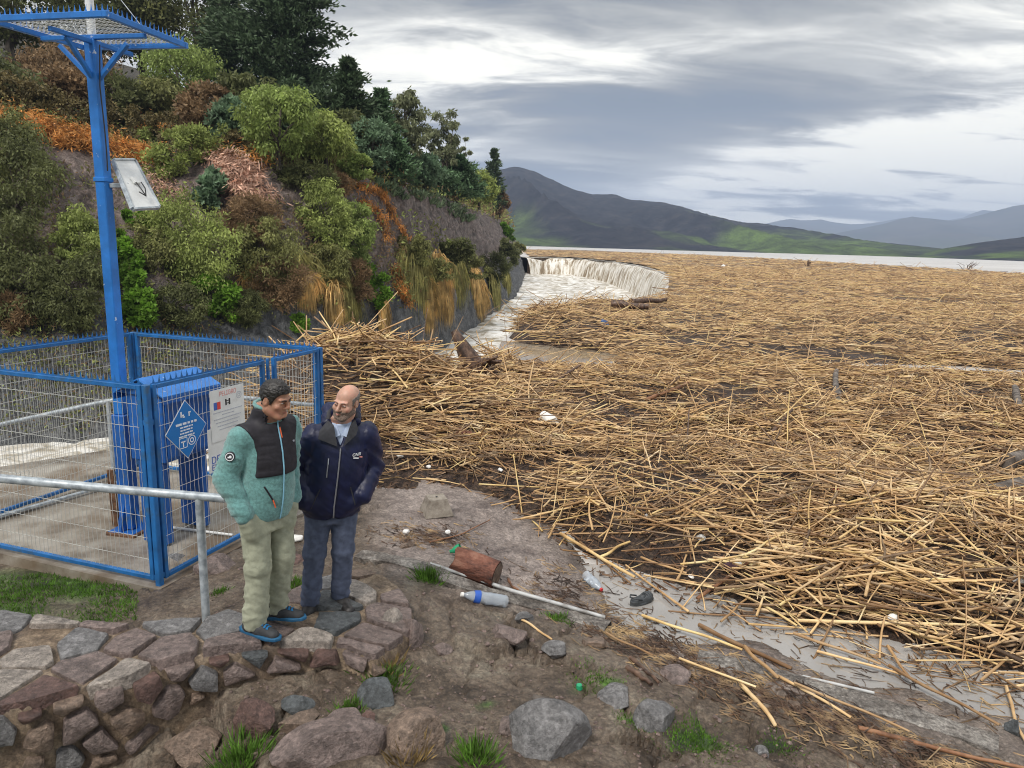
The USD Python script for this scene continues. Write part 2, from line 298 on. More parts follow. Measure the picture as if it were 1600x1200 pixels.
# --- excavated hillside beside the spillway: foot curve, terrace edge, ground above
F_ = [at_z(*q, -5.6) for q in ((-420, 760), (-250, 738), (0, 715), (190, 690), (350, 664), (480, 638), (600, 596), (690, 556), (745, 521), (792, 488), (815, 469), (824, 438))] + [np.array([1, 184, -5.6]), np.array([-10, 192, -5.6])]
T_ = [at_z(-420, 120, 11), at_z(-250, 145, 10.4), at_z(0, 178, 9.6), at_z(100, 200, 9.0), at_z(250, 236, 8.2), at_z(380, 246, 7.8), at_z(560, 275, 7.4), at_z(640, 292, 7.3), at_z(705, 312, 7.5), at_z(752, 328, 7.9), at_z(776, 340, 8.2), at_z(789, 347, 8.1)] + [np.array([-4, 172, 8]), np.array([-12, 178, 8])]
def hill_mesh(nu=380, nt=100, nb=36):
    u = np.r_[np.linspace(0, .62, int(nu * .6)), np.linspace(.62, 1, nu - int(nu * .6) + 1)[1:]]
    F, T = pchip(F_, u), pchip(T_, u)
    out = (T - F)[:, :2]; out /= np.linalg.norm(out, axis=1, keepdims=True)
    k = 25; pad = np.pad(out, ((k, k), (0, 0)), 'edge'); out = np.stack([np.convolve(pad[:, i], np.ones(2 * k + 1) / (2 * k + 1), 'valid') for i in range(2)], 1); out /= np.linalg.norm(out, axis=1, keepdims=True)
    t = np.linspace(0, 1, nt); H = np.empty((len(u), nt + nb, 3)); ss = np.r_[0, np.cumsum(np.linalg.norm(np.diff((F + T) / 2, axis=0), axis=1))]
    prof = 1 - (1 - t) ** 1.3
    H[:, :nt, :2] = F[:, None, :2] * (1 - t[None, :, None]) + T[:, None, :2] * t[None, :, None]
    H[:, :nt, 2] = F[:, 2:3] * (1 - prof) + T[:, 2:3] * prof
    d = 62 * np.linspace(0, 1, nb + 1)[1:] ** 1.6; sl = np.interp(u, [0, .3, .5, .62, .75, 1], [.34, .3, .24, .12, .04, .02])
    H[:, nt:, :2] = T[:, None, :2] + out[:, None] * d[None, :, None]
    H[:, nt:, 2] = T[:, 2:3] + .05 * np.minimum(d, 4) + sl[:, None] * np.maximum(d - 3.5, 0)[None]
    v = H.reshape(-1, 3); f = grid_faces(len(u), nt + nb)
    f = f[:, ::-1] if vnormals((v, f))[:, 2].mean() < 0 else f; n = vnormals((v, f))
    tt = np.r_[t, 1 + np.linspace(0, 1, nb)]; S, TT = np.meshgrid(ss, tt, indexing='ij'); S, TT = S.ravel(), TT.ravel()
    face = np.clip(1.08 - np.abs(TT - .5) * 1.2, .25, 1)
    gul = np.abs(fbm(np.c_[S * .22, TT * 1.6, S * 0], 1, 4, 3)) * 2
    gul2 = np.abs(fbm(np.c_[S * .8 + TT * 3, TT * 4, S * 0], 1, 4, 9)) * 2
    disp = face * (1.2 * (gul - .35) + .6 * (gul2 - .3) + .5 * fbm(v, .35, 4, 5) + .55 * np.abs(fbm(v, 1.1, 4, 6)) + .35 * np.round(fbm(v * [1, 1, 1.6], .8, 4, 7) * 9) / 9 * 2)
    v = v + n * np.where(TT < .02, disp * .3, disp)[:, None]
    low = np.clip((1.2 + 3.2 * fbm(v, .16, 3, 8) - v[:, 2]) / 2.2, 0, 1) * (TT < 1.0)
    red = np.clip(1 - np.abs(TT - .93) / .18 + 1.2 * fbm(v, .25, 3, 12), 0, 1) * np.clip((250 - proj(v)[:, 0]) / 200, 0, 1)
    soil = np.clip((TT - 1.0) * 12, 0, 1)
    return (v, f), dict(low=low, soil=soil, red=red), TT
hill, hill_mask, hill_t = hill_mesh()
ROCKC = [(.25, (0.069, 0.051, 0.043)), (.45, (0.146, 0.109, 0.096)), (.6, (0.208, 0.164, 0.146)), (.78, (0.277, 0.235, 0.215))]
M_hill = pbr('hillside_rock', ROCKC, 1.7, 11, .7, None, 1., 2.6, .55, stretch=(1, 1, .5), nrough=.74, dist=.9, second=((.03, .022, .018), .8, .56, .70), speck=(3.2, .45),
             attr=[('low', [(.3, (0.053, 0.056, 0.061)), (.5, (0.101, 0.104, 0.109)), (.7, (0.160, 0.163, 0.165))]), ('red', [(.3, (0.048, 0.024, 0.016)), (.6, (0.090, 0.046, 0.029)), (.8, (0.117, 0.070, 0.048))]), ('soil', [(.3, (0.019, 0.015, 0.009)), (.6, (0.043, 0.033, 0.019)), (.8, (0.064, 0.053, 0.032))])])
setting('hillside', hill, M_hill, True, hill_mask)
_hp = proj(hill[0]); _hok = _hp[:, 2] > 4
_htree = cKDTree(_hp[_hok][:, :2]); _hidx = np.nonzero(_hok)[0]; HN = vnormals(hill)
def on_hill(px, py, r=9):
    """Nearest visible point of the hillside under a pixel of the photograph."""
    c = _hidx[_htree.query_ball_point((px, py), r)] if len(_htree.query_ball_point((px, py), r)) else _hidx[_htree.query((px, py), 3)[1]]
    w = _hp[c, 2]; i = c[np.argmin(w)]; return hill[0][i], HN[i]

# --- weir crest, channel, lake
CREST = np.array([at_z(*q, 0.) for q in ((1052, 438), (1043, 431), (1028, 423.5), (1000, 416), (960, 409.5), (915, 405.2), (892, 403.8), (860, 402.8), (822, 402.2))])
EDGE = [(-4.7, 10.6), (-4.8, 13.6), (-3.9, 15.2), (-2.3, 15.7), (-1.3, 17), (-.5, 18.6), (.9, 18.9), (2.3, 19.3), (3.0, 20.6), (1.9, 22.6), (.1, 23.6), (-.3, 25), (.2, 28.5), (.9, 32.5), (3.6, 38), (7.0, 41), (9.7, 48), (14.4, 68)]
LEDGE = [(-4.7, 10.6), (-4.8, 13.6), (-3.9, 15.2), (-2.3, 15.8), (-1.0, 17.4), (-.5, 20), (-.5, 23), (-.3, 25), (.2, 28.5), (.9, 32.5), (3.6, 38), (7.0, 41), (9.7, 48), (14.4, 68)]
M_lake = pbr('lake_water', [(.3, (.46, .44, .42)), (.7, (.54, .52, .50))], .02, 4, .42, None, .5, .5, .4, spec=.35)
M_chan = pbr('churning_water', [(.34, (.30, .255, .185)), (.44, (.47, .43, .36)), (.54, (.66, .63, .58)), (.66, (.82, .81, .78))], .55, 10, .35, .6, .6, 2.5, .12, nrough=.65, dist=1.2)
far = [(2.9, 172), (-12, 190), (-500, 260), (-2500, 400), (-2500, 2600), (3500, 2600), (3500, 60), (60, 4), (9, 3.2), (5.2, 4.4), (2.6, 5.3), (1.2, 6.2), (.3, 7.6), (-1.0, 8.6), (-3.2, 9.6)]
lake_poly = Polygon([*LEDGE, *[tuple(c[:2]) for c in CREST], *far]).buffer(0)
setting('lake', polymesh(lake_poly, 0.0), M_lake)
cx, cy = np.meshgrid(np.r_[-60:-26:2.0, -26:24:.6], np.r_[9.6:60:.55, 60:176:1.3], indexing='ij')
cz = -5.35 + .6 * fbm(np.c_[cx.ravel(), cy.ravel() * .6, cx.ravel() * 0], .55, 4, 2) + .012 * np.maximum(cy.ravel() - 40, 0) + .5 * np.exp(-((cx.ravel() - 13) / 3) ** 2) * fbm(np.c_[cx.ravel(), cy.ravel(), cx.ravel() * 0], .8, 3, 4)
setting('spillway_channel_water', (np.c_[cx.ravel(), cy.ravel(), cz], grid_faces(*cx.shape)), M_chan, True)
# falling sheet of water over the crest
def fall():
    u = np.linspace(0, 1, 900); c = pchip(CREST, u); tg = np.gradient(c[:, :2], axis=0); tg /= np.linalg.norm(tg, axis=1, keepdims=True)
    nrm = np.stack([-tg[:, 1], tg[:, 0]], 1); nrm *= np.sign((np.array([4, 110]) - c[:, :2]) * nrm).sum(1)[:, None].clip(-1, 1)
    k = 60; pad = np.pad(nrm, ((k, k), (0, 0)), 'edge'); nrm = np.stack([np.convolve(pad[:, i], np.ones(2 * k + 1) / (2 * k + 1), 'valid') for i in range(2)], 1); nrm /= np.linalg.norm(nrm, axis=1, keepdims=True)
    prof = [(-3.0, .035), (-1.4, .03), (-.5, .02), (-.1, -.02), (.22, -.14), (.5, -.45), (.8, -1.05), (1.1, -1.9), (1.35, -2.9), (1.6, -3.9), (1.85, -4.8), (2.5, -5.2), (3.5, -5.4)]
    S = np.r_[0, np.cumsum(np.linalg.norm(np.diff(c[:, :2], axis=0), axis=1))]; rows = []
    for j, (o, z) in enumerate(prof):
        a = fbm(np.c_[S * .55, np.full(len(S), j * .10), S * 0], 1, 4, 21); b = fbm(np.c_[S * 2.2, np.full(len(S), j * .22), S * 0], 1, 3, 22); w = min(max((j - 2) / 5, 0), 1)
        rows.append(np.c_[c[:, :2] + nrm * (o + w * (.42 * a + .10 * b))[:, None], z + .12 * a * (j > 10)])
    return (np.stack(rows, 1).reshape(-1, 3), grid_faces(len(u), len(prof)))
M_fall = pbr('falling_water', [(.36, (.24, .18, .115)), (.45, (.46, .40, .31)), (.52, (.68, .645, .58)), (.68, (.82, .80, .76))], 1.3, 8, .4, .6, .6, 4, .12, stretch=(1, 1, .09), nrough=.7)
setting('waterfall_over_the_weir', fall(), M_fall, True)
# bank under the floating debris and the weir's body
def wall_along(pts, z0, z1, off=0.):
    p = np.asarray(pts, float)[:, :2]; n = len(p); v = np.vstack([np.c_[p, np.full(n, z0)], np.c_[p, np.full(n, z1)]]); i = np.arange(n - 1)
    return v, np.vstack([np.stack([i, i + 1, n + i + 1], 1), np.stack([i, n + i + 1, n + i], 1)])
M_mud = pbr('wet_mud', [(.3, (.03, .019, .012)), (.55, (.065, .043, .028)), (.8, (.12, .085, .058))], 3, 9, .55, .85, .8, 14, .05)
setting('channel_bank', wall_along(np.array(LEDGE) + [.12, -.1], -.012, -6.5, 0), M_mud)
setting('weir_body', wall_along(CREST[:, :2] + [.35, .2], -.06, -6.5), M_mud)

# --- mountains round the lake
def ridge(name, prof, D0, D1, seed, m, spur=.2, nx=240, ny=70, x0=-300, x1=1900, zbase=-1.0, back=1.25):
    px = np.linspace(x0, x1, nx); P = np.array(prof, float); py = np.interp(px, P[:, 0], P[:, 1])
    top = np.array([at_y(a, b, D1) for a, b in zip(px, py)]); X = top[:, 0]
    w = np.r_[np.linspace(0, 1, ny), np.linspace(1, back, 12)[1:]]; rows = []
    for t in w:
        y = D0 + (D1 - D0) * t; x = X * (y / D1) ** .35
        g = (t ** 1.25 if t <= 1 else 1 - ((t - 1) / (back - 1)) ** 1.5)
        rows.append(np.c_[x, np.full(nx, y), zbase + (top[:, 2] - zbase) * g])
    v = np.stack(rows, 1).reshape(-1, 3); T = np.tile(w, nx); hgt = np.repeat(top[:, 2], len(w)); L = D1 / 9
    sp = np.abs(fbm(np.c_[v[:, 0] / L * 1.3 + T * .8, v[:, 1] / L * .45, T * 0], 1, 5, seed)) * 2
    v[:, 2] += (hgt * spur * (.30 - sp) * np.clip(T * 3, 0, 1) * np.clip((1 - T) * 2.2, 0.0, 1)) + hgt * .035 * fbm(np.c_[v[:, 0], v[:, 1], T * 0], 14 / L, 4, seed + 3) * np.clip(T * 4, 0, 1)
    gr = np.clip((.22 + 1.2 * fbm(np.c_[v[:, 0] / L, v[:, 1] / L, T * 0], 1.6, 4, seed + 7) - v[:, 2] / max(np.percentile(hgt, 90), 1)) * 3.0, 0, 1)
    f = grid_faces(nx, len(w)); f = f[:, ::-1] if vnormals((v, f))[:, 2].mean() < 0 else f
    setting(name, (v, f), m, True, dict(green=gr))
GREEN = [(.3, (.035, .045, .020)), (.5, (.075, .110, .036)), (.7, (.12, .18, .05))]
M_mtn = pbr('scrub_mountain', [(.3, (.013, .015, .024)), (.5, (.025, .027, .038)), (.7, (.052, .048, .052))], .028, 13, .95, None, 1., .06, 9, attr=[('green', GREEN)], spec=.1, nrough=.80)
M_far = pbr('far_mountain_ground', [(.3, (.035, .04, .04)), (.7, (.075, .07, .065))], .003, 9, .95, spec=.1, attr=[('green', [(.3, (.05, .06, .04)), (.7, (.08, .10, .055))])])
ridge('mountain', [(-300, 330), (200, 305), (600, 286), (740, 272), (775, 266), (800, 261), (815, 261.5), (832, 266), (870, 284), (895, 296), (925, 304), (955, 303), (985, 312), (1040, 317), (1065, 323), (1090, 332), (1150, 347), (1195, 349), (1230, 358), (1270, 369), (1330, 377), (1400, 389), (1460, 396), (1900, 410)], 760, 1500, 3, M_mtn, .75, 290, 84)
ridge('far_mountains', [(-300, 340), (900, 352), (1150, 356), (1185, 352), (1215, 345), (1232, 342), (1258, 345), (1284, 343), (1300, 347), (1335, 351), (1360, 349), (1420, 339), (1470, 347), (1510, 339), (1530, 328), (1545, 327), (1600, 345), (1900, 350)], 3900, 6400, 11, M_far, .3, 140, 40)
ridge('distant_mountain', [(-300, 380), (1200, 374), (1300, 366), (1345, 357), (1372, 352), (1400, 344), (1425, 338), (1450, 341), (1490, 345), (1530, 337), (1560, 328), (1588, 321), (1620, 318), (1700, 310), (1900, 330)], 2700, 4300, 14, M_far, .4, 140, 40)
ridge('low_hill', [(-300, 400), (1380, 402), (1430, 397), (1470, 389), (1530, 379), (1600, 370), (1700, 352), (1900, 340)], 560, 860, 17, M_mtn, .3, 160, 50, x0=1340)
M_plain = pbr('green_plain', [(.35, (.06, .075, .045)), (.5, (.09, .115, .06)), (.65, (.115, .115, .075))], .004, 6, .95, spec=.1)
px_, py_ = np.meshgrid(np.linspace(-2500, 4000, 80), np.linspace(900, 4200, 50), indexing='ij'); pz_ = .3 + np.clip((py_ - 1100) / 3300, 0, 1) * 26 + 5 * fbm(np.c_[px_.ravel(), py_.ravel(), 0 * px_.ravel()], .002, 4, 2).reshape(px_.shape)
setting('plain', (np.c_[px_.ravel(), py_.ravel(), pz_.ravel()], grid_faces(*px_.shape)), M_plain, True)
setting('ground', (np.array([[-9000, -3000, -8], [9000, -3000, -8], [9000, 9000, -8], [-9000, 9000, -8.0]]), np.array([[0, 1, 2], [0, 2, 3]])), M_plain)
HAZE = True
if HAZE:
    m_haze = mat('haze', {'v': ('principled_volume', dict(color=(.58, .71, .97), density=.00019, anisotropy=.1))}, [], surface=None, volume='v.volume')
    hv = trimesh.creation.box((17000, 11500, 620)); hv.apply_translation((0, 2800, -9 + 310))
    stuff('haze', 'pale blue haze that fades the far mountains', 'haze', hv, m_haze)
# ================================================================== near ground, platform, floating debris
CTRL = [(0, 900, .16), (-200, 900, .16), (0, 800, .12), (100, 930, .22), (0, 980, .28), (200, 960, .30), (300, 930, .34), (300, 1000, .4), (250, 870, .16), (350, 900, .34), (440, 900, .40), (440, 850, .30), (520, 850, .32), (560, 880, .36), (620, 830, .27), (600, 770, .22), (680, 790, .22),
        (750, 800, .16), (760, 850, .19), (850, 870, .12), (900, 900, .06), (790, 790, .08), (870, 850, .04), (930, 905, .0), (960, 925, -.02), (985, 935, -.10), (1010, 950, -.14), (1060, 966, -.16), (1110, 985, -.14), (1040, 945, -.14), (1100, 965, -.14), (1190, 1005, .02), (1240, 1022, -.12), (1290, 1036, -.14), (1345, 1050, -.12), (1420, 1075, .02), (1500, 1095, .0), (1600, 1120, .01), (1800, 1180, -.0),
        (640, 880, .36), (660, 930, .40), (700, 940, .33), (760, 990, .30), (680, 905, .30), (800, 930, .17), (870, 960, .13), (950, 985, .09), (1150, 1045, .10), (1250, 1080, .10), (1365, 1100, .05), (900, 1000, .22), (1000, 1030, .17), (1100, 1075, .16), (1250, 1130, .15), (1400, 1160, .08), (1550, 1195, .03),
        (650, 1060, .34), (600, 1130, .40), (500, 1150, .40), (400, 1110, .33), (500, 1100, .38), (750, 1150, .36), (900, 1190, .34), (1100, 1190, .27), (1300, 1240, .2), (400, 1190, .34), (300, 1190, .22), (200, 1250, .06), (0, 1270, -.02), (-300, 1330, -.05), (900, 1350, .4), (1600, 1350, .1), (0, 1500, .6),
        (600, 720, .05), (800, 760, -.15), (1000, 860, -.2), (1300, 950, -.25), (1600, 1000, -.25), (1800, 1050, -.3), (400, 740, .1), (430, 790, .2), (500, 700, -.1)]
CP = np.array([at_z(a, b, z) for a, b, z in CTRL])
_rbf = RBFInterpolator(CP[:, :2], CP[:, 2], kernel='thin_plate_spline', smoothing=.002)
def ground_z0(xy): return _rbf(np.asarray(xy, float).reshape(-1, 2))
_rg = np.random.default_rng(12); _cells = np.c_[_rg.uniform(-7, 8, 900), _rg.uniform(1.5, 12, 900)]; _ch = _rg.uniform(-1, 1, 900); _ctilt = _rg.normal(0, .16, (900, 2)); _ctree = cKDTree(_cells * [1, 1.15])
_cells2 = np.c_[_rg.uniform(-7, 8, 9000), _rg.uniform(1.5, 12, 9000)]; _ch2 = _rg.uniform(-1, 1, 9000); _ctree2 = cKDTree(_cells2)
def ground_detail(x, y):
    p = np.c_[x, y, 0 * x]; w = np.c_[fbm(p, 2.4, 4, 71), fbm(p, 2.4, 4, 72)] * .55
    d, i = _ctree.query((np.c_[x, y] + w) * [1, 1.15], k=2); edge = d[:, 1] - d[:, 0]; off = np.c_[x, y] + w - _cells[i[:, 0]]
    plate = .058 * _ch[i[:, 0]] + (off * _ctilt[i[:, 0]]).sum(1) * .5; gap = np.exp(-(edge / .035) ** 2)
    d2, i2 = _ctree2.query(np.c_[x, y] + w * .5 + np.c_[fbm(p, 9, 2, 73), fbm(p, 9, 2, 74)] * .08, k=2); chip = .014 * _ch2[i2[:, 0]] - .016 * np.exp(-((d2[:, 1] - d2[:, 0]) / .012) ** 2)
    rocky = np.clip(.55 + 2.6 * fbm(p, .75, 3, 75), 0, 1)                                                # rock plates breaking through gravel
    q = proj(np.c_[x, y, 0 * x + .1]); slab = np.clip((800 - q[:, 1] + .34 * (q[:, 0] - 700) + 130) / 90, 0, 1) * np.clip((q[:, 0] - 560) / 60, 0, 1)
    r = rocky * (plate - .06 * gap + chip) * (1 - .8 * slab) + .034 * fbm(p, 3, 4, 33) * (1 - slab) + .016 * fbm(p, 14, 4, 35) * (1 - .6 * slab) + slab * (.028 * fbm(p, 1.2, 3, 39) + .35 * chip - .012 * np.exp(-(np.abs(fbm(p, .8, 3, 78)) / .012) ** 2) + .012 * fbm(p, 7, 3, 79))
    return r
_ga, _gd = np.meshgrid(np.linspace(-.78, .74, 470), np.exp(np.linspace(math.log(2.7), math.log(11.2), 310)), indexing='ij'); gx, gy = _gd * np.sin(_ga), _gd * np.cos(_ga)
gxf, gyf = gx.ravel(), gy.ravel(); gz = ground_z0(np.c_[gxf, gyf]); gz = np.clip(gz, -.9, 1.2)
A_, B_, C_ = at_z(247, 914, .25), at_z(490, 792, .25), at_z(199, 744, .25); D_ = A_ + C_ - B_
plat = Polygon([c[:2] for c in (A_ + (A_ - C_) * .03, B_ + (B_ - A_) * .06, C_ + (C_ - A_) * .35 + (C_ - B_) * .1, D_ + (C_ - B_) * .9 + (D_ - B_) * .02)])
flat = inside(plat.buffer(.02), gxf, gyf)
gz = np.where(flat, np.minimum(gz, .16), gz + ground_detail(gxf, gyf) * np.clip(.22 + (gz + .06) / .2, .22, 1)); wet = np.clip((.10 - gz) / .14, 0, 1)
# drop behind the platform and beyond the left end of the debris
gp = proj(np.c_[gxf, gyf, gz])
keep = ~((gyf > 9.0 - .12 * (gxf + 4)) & (gxf < -1.2) & ~flat) & ~(gyf > 10.4)
moss = np.clip((190 - gp[:, 0]) / 60, 0, 1) * np.clip((gp[:, 1] - 885) / 14, 0, 1) * np.clip(.52 + 2.6 * fbm(np.c_[gxf, gyf, 0 * gxf], 1.4, 4, 41) + np.exp(-((gp[:, 1] - 918) / 12) ** 2) * .5, 0, 1)
for cx_, cy_, r_ in ((1090, 1155, 50), (915, 1075, 26), (950, 1065, 22), (600, 1060, 25), (880, 965, 12), (760, 1100, 16), (985, 1125, 14), (1215, 1165, 18), (450, 915, 12), (690, 1140, 14), (840, 1135, 14), (1010, 1095, 12)):
    moss = np.maximum(moss, np.clip(1.15 - np.hypot(gp[:, 0] - cx_, (gp[:, 1] - cy_) * 2.1) / r_ + 2.2 * fbm(np.c_[gxf, gyf, 0 * gxf], 7, 3, 43), 0, 1))
slabm = np.clip((800 - gp[:, 1] + .34 * (gp[:, 0] - 700) + 135) / 60 + 1.2 * fbm(np.c_[gxf, gyf, 0 * gxf], 1.5, 3, 44), 0, 1) * np.clip((gp[:, 0] - 560) / 60, 0, 1)
gf = grid_faces(*gx.shape)[:, ::-1]; gf = gf[keep[gf].all(1)]
M_ground = pbr('wet_rocky_ground', [(.28, (0.033, 0.023, 0.016)), (.42, (0.077, 0.055, 0.038)), (.55, (0.124, 0.094, 0.069)), (.70, (0.172, 0.143, 0.108)), (.82, (0.222, 0.197, 0.152))], 2.1, 12, .26, .75, 1., 34, .02, nrough=.76, dist=.4, speck=(42, .42),
               attr=[('slab', [(.28, (0.098, 0.074, 0.066)), (.45, (0.181, 0.146, 0.130)), (.6, (0.258, 0.212, 0.188)), (.75, (0.320, 0.268, 0.239))]), ('wet', [(.3, (0.033, 0.026, 0.018)), (.55, (0.075, 0.061, 0.044)), (.75, (0.114, 0.099, 0.076))]), ('moss', [(.3, (0.018, 0.031, 0.008)), (.5, (0.038, 0.075, 0.013)), (.68, (0.075, 0.162, 0.018))])])
setting('rocky_ground', (np.c_[gxf, gyf, gz], gf), M_ground, True, dict(moss=moss, slab=slabm, wet=wet * .8))
gtree = cKDTree(np.c_[gxf, gyf])
def gz_at(x, y): return gz[gtree.query(np.c_[np.atleast_1d(x), np.atleast_1d(y)])[1]]
def on_ground(px, py):
    z = .2
    for _ in range(8): p = at_z(px, py, z); z = float(gz_at(p[0], p[1])[0])
    return at_z(px, py, z)
M_pud = pbr('puddle_water', [(.3, (.27, .255, .24)), (.7, (.34, .325, .31))], .8, 3, .02, None, .02, 6, .01)
setting('flood_pool', polymesh(Polygon([(-.45, 18.3), (.9, 18.2), (3.4, 19.0), (3.6, 21), (2.6, 23.2), (.6, 24.2), (-.4, 24.2), (-.5, 21)]), .006), pbr('brown_pool_water', [(.3, (.20, .155, .105)), (.7, (.30, .25, .19))], .6, 5, .06, None, .1, 5, .02))
setting('puddle', polymesh(Polygon([(.3, 7.2), (1.1, 5.0), (2.6, 3.9), (6.4, 3.0), (6.4, 5.2), (3, 6.4)]), .012), M_pud)

# --- concrete platform under the cage
M_conc = pbr('stained_concrete', [(.3, (0.104, 0.080, 0.058)), (.45, (0.192, 0.160, 0.125)), (.58, (0.272, 0.240, 0.199)), (.75, (0.352, 0.328, 0.289))], 1.6, 10, .18, .7, .35, 20, .01, nrough=.7, second=((0.136, 0.092, 0.055), 1.1, .52, .66))
pv = trimesh.creation.extrude_polygon(plat, 1.9, engine='earcut'); pv.apply_translation((0, 0, .25 - 1.9))
setting('concrete_platform', pv, M_conc)

# --- floating mat of broken canes
NEAR = [tuple(at_z(*q, .02)[:2]) for q in ((1900, 1170), (1700, 1112), (1600, 1085), (1420, 1038), (1300, 1008), (1180, 978), (1100, 948), (1000, 918), (935, 900), (885, 872), (845, 838), (800, 806), (745, 776), (640, 764), (590, 752))] + [(-1.9, 8.9), (-2.6, 9.3)]
FARE = [tuple(at_z(*q, 0)[:2]) for q in ((812, 390), (900, 391), (1000, 395), (1100, 399.5), (1200, 405), (1300, 411), (1400, 417), (1500, 423), (1600, 429), (1900, 447))]
NEAR = [(a - .02 - .15 * (k > 10), b - .03 - .38 * (k > 10)) for k, (a, b) in enumerate(NEAR)]
MAT = Polygon([*NEAR, *EDGE, *[tuple(c[:2] + [.25, -.4]) for c in CREST[1:7]], (CREST[6][0] + .2, CREST[6][1] + 2.5), (CREST[8][0] + .5, CREST[8][1] + 3.5), (3, 215), *FARE]).buffer(0)
PILES = [((-3.05, 13.4), (1.6, 1.7), .80), ((-2.0, 12.6), (1.8, 2.0), .42), ((-3.9, 12), (1.0, 1.5), .35), ((1.6, 28), (2.4, 3), .45), ((3.4, 35), (2, 2.5), .30), ((-.7, 12.2), (1.4, 1.4), .16), ((3.5, 9), (1.6, 1.2), .16), ((5.2, 7.6), (1.3, 1.0), .22), ((5.5, 6.2), (.9, .6), .2),
         ((12.6, 20.6), (3.4, 1.1), -.62), ((8.2, 20.8), (1.6, .5), -.5), ((14.5, 31), (3, 1.0), -.3), ((1.3, 20.9), (1.9, 1.6), -.6), ((20, 52), (4, 1.6), -.3), ((26, 48), (3, 1.2), -.25), ((4.4, 15.4), (2.5, .8), .12), ((0.6, 16.4), (2, 1), .14)]
def mat_z(x, y):
    p = np.c_[x, y, 0 * x]; d = np.clip(y / 40, 0, 1); z = .05 + .30 * fbm(p, .33, 3, 51) + .16 * fbm(p, 1.1, 3, 52) + .10 + d * .08
    for (a, b), (wx, wy), h in PILES: z = z + h * np.exp(-((x - a) / wx) ** 2 - ((y - b) / wy) ** 2)
    return z
_nl = LineString(NEAR); _edge = LineString(EDGE)
def mat_final(x, y):
    z = mat_z(x, y); pts = shapely.points(x, y); dn = shapely.distance(pts, _nl); de = shapely.distance(pts, _edge)
    k = np.clip(dn / 1.1, 0, 1); z = z * k + (1 - k) * (.03 + .3 * z * k); e = np.clip(dn / .75, 0, 1); z = np.where(dn < .75, np.maximum(z, .03) * e + (1 - e) * -.07 + .10 * fbm(np.c_[x, y, 0 * x], 2.6, 3, 66) * (1 - e * .5), z)
    return z - .5 * np.clip(1 - de / .8, 0, 1) ** 2
az = np.linspace(-.62, 1.02, 430); dd = np.exp(np.linspace(math.log(4.2), math.log(640), 330))
AZ, DD = np.meshgrid(az, dd, indexing='ij'); mx, my = (DD * np.sin(AZ)).ravel(), (DD * np.cos(AZ)).ravel()
mok = inside(MAT, mx, my); mz = np.full(len(mx), -.5); mz[mok] = mat_final(mx[mok], my[mok])
mp_ = np.c_[mx, my, mz]; amp = np.clip(.03 + .0 * my, 0, .05); mz = mz + np.where(mok & (my < 60), .07 * fbm(mp_, 3.5, 4, 55) + .05 * fbm(mp_, 11, 3, 56), 0)
mz = np.where(my > 60, np.maximum(mz, .02 + .06 * (fbm(mp_, .4, 3, 58) + .45)), mz)
mf = grid_faces(*AZ.shape)[:, ::-1]; mf = mf[mok[mf].all(1)]
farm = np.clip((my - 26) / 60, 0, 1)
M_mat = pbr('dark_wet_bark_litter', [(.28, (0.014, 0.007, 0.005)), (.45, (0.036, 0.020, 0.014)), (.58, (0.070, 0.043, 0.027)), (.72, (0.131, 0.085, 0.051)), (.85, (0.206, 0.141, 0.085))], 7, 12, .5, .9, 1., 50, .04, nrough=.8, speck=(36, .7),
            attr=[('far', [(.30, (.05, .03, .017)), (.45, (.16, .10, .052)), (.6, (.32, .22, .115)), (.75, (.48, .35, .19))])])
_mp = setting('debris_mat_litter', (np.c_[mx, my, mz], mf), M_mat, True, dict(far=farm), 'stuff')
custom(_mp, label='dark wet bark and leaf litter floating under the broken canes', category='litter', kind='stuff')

# --- canes
CANEC = dict(straw=[(.3, (.36, .225, .095)), (.5, (.52, .345, .155)), (.7, (.62, .44, .22))], brown=[(.3, (.12, .07, .035)), (.5, (.22, .13, .062)), (.7, (.32, .20, .10))])
def cane_material(name, cols, tones, sc=2.3):
    ISLAND.add('/World/Looks/' + name); N = {'ri': ('attribute', dict(attribute='rnd')), 'g': ('geometry', {}), 'n': ('noise_texture', dict(scale=sc, detail=7, roughness=.6)), 'r': ('rgb_ramp', dict(ramp=cols)), 't': ('rgb_ramp', dict(ramp=tones)), 'm': ('mix_color', dict(blend_type='multiply', fac=1.0, use_clamp=False)), 'n2': ('noise_texture', dict(scale=1.6, detail=5, roughness=.6)), 'f': ('map_range', dict(from_min=.60, from_max=.74, to_max=.6, clamp=True)), 'x': ('mix_color', dict(b=(.17, .095, .05))), 'n3': ('noise_texture', dict(scale=45, detail=3)), 'b': ('bump', dict(strength=.35, distance=.005)), 'p': ('principled_bsdf', dict(roughness=.5))}
    return mat(name, N, [('g.position', 'n.vector'), ('n.fac', 'r.fac'), ('ri.fac', 't.fac'), ('r.color', 'm.a'), ('t.color', 'm.b'), ('g.position', 'n2.vector'), ('n2.fac', 'f.value'), ('f.result', 'x.fac'), ('m.result', 'x.a'), ('x.result', 'p.base_color'), ('g.position', 'n3.vector'), ('n3.fac', 'b.height'), ('b.normal', 'p.normal')])
M_cane = cane_material('straw_coloured_cane', [(.32, (.34, .20, .095)), (.42, (.50, .325, .16)), (.52, (.63, .43, .225)), (.6, (.70, .52, .30)), (.7, (.76, .62, .43))], [(0, (.20, .15, .13)), (.20, (.42, .35, .30)), (.38, (.72, .65, .58)), (.58, (.94, .91, .86)), (.8, (1.06, 1.02, .92)), (.93, (1.03, 1.08, .84)), (1, (1.08, 1.1, 1.14))])
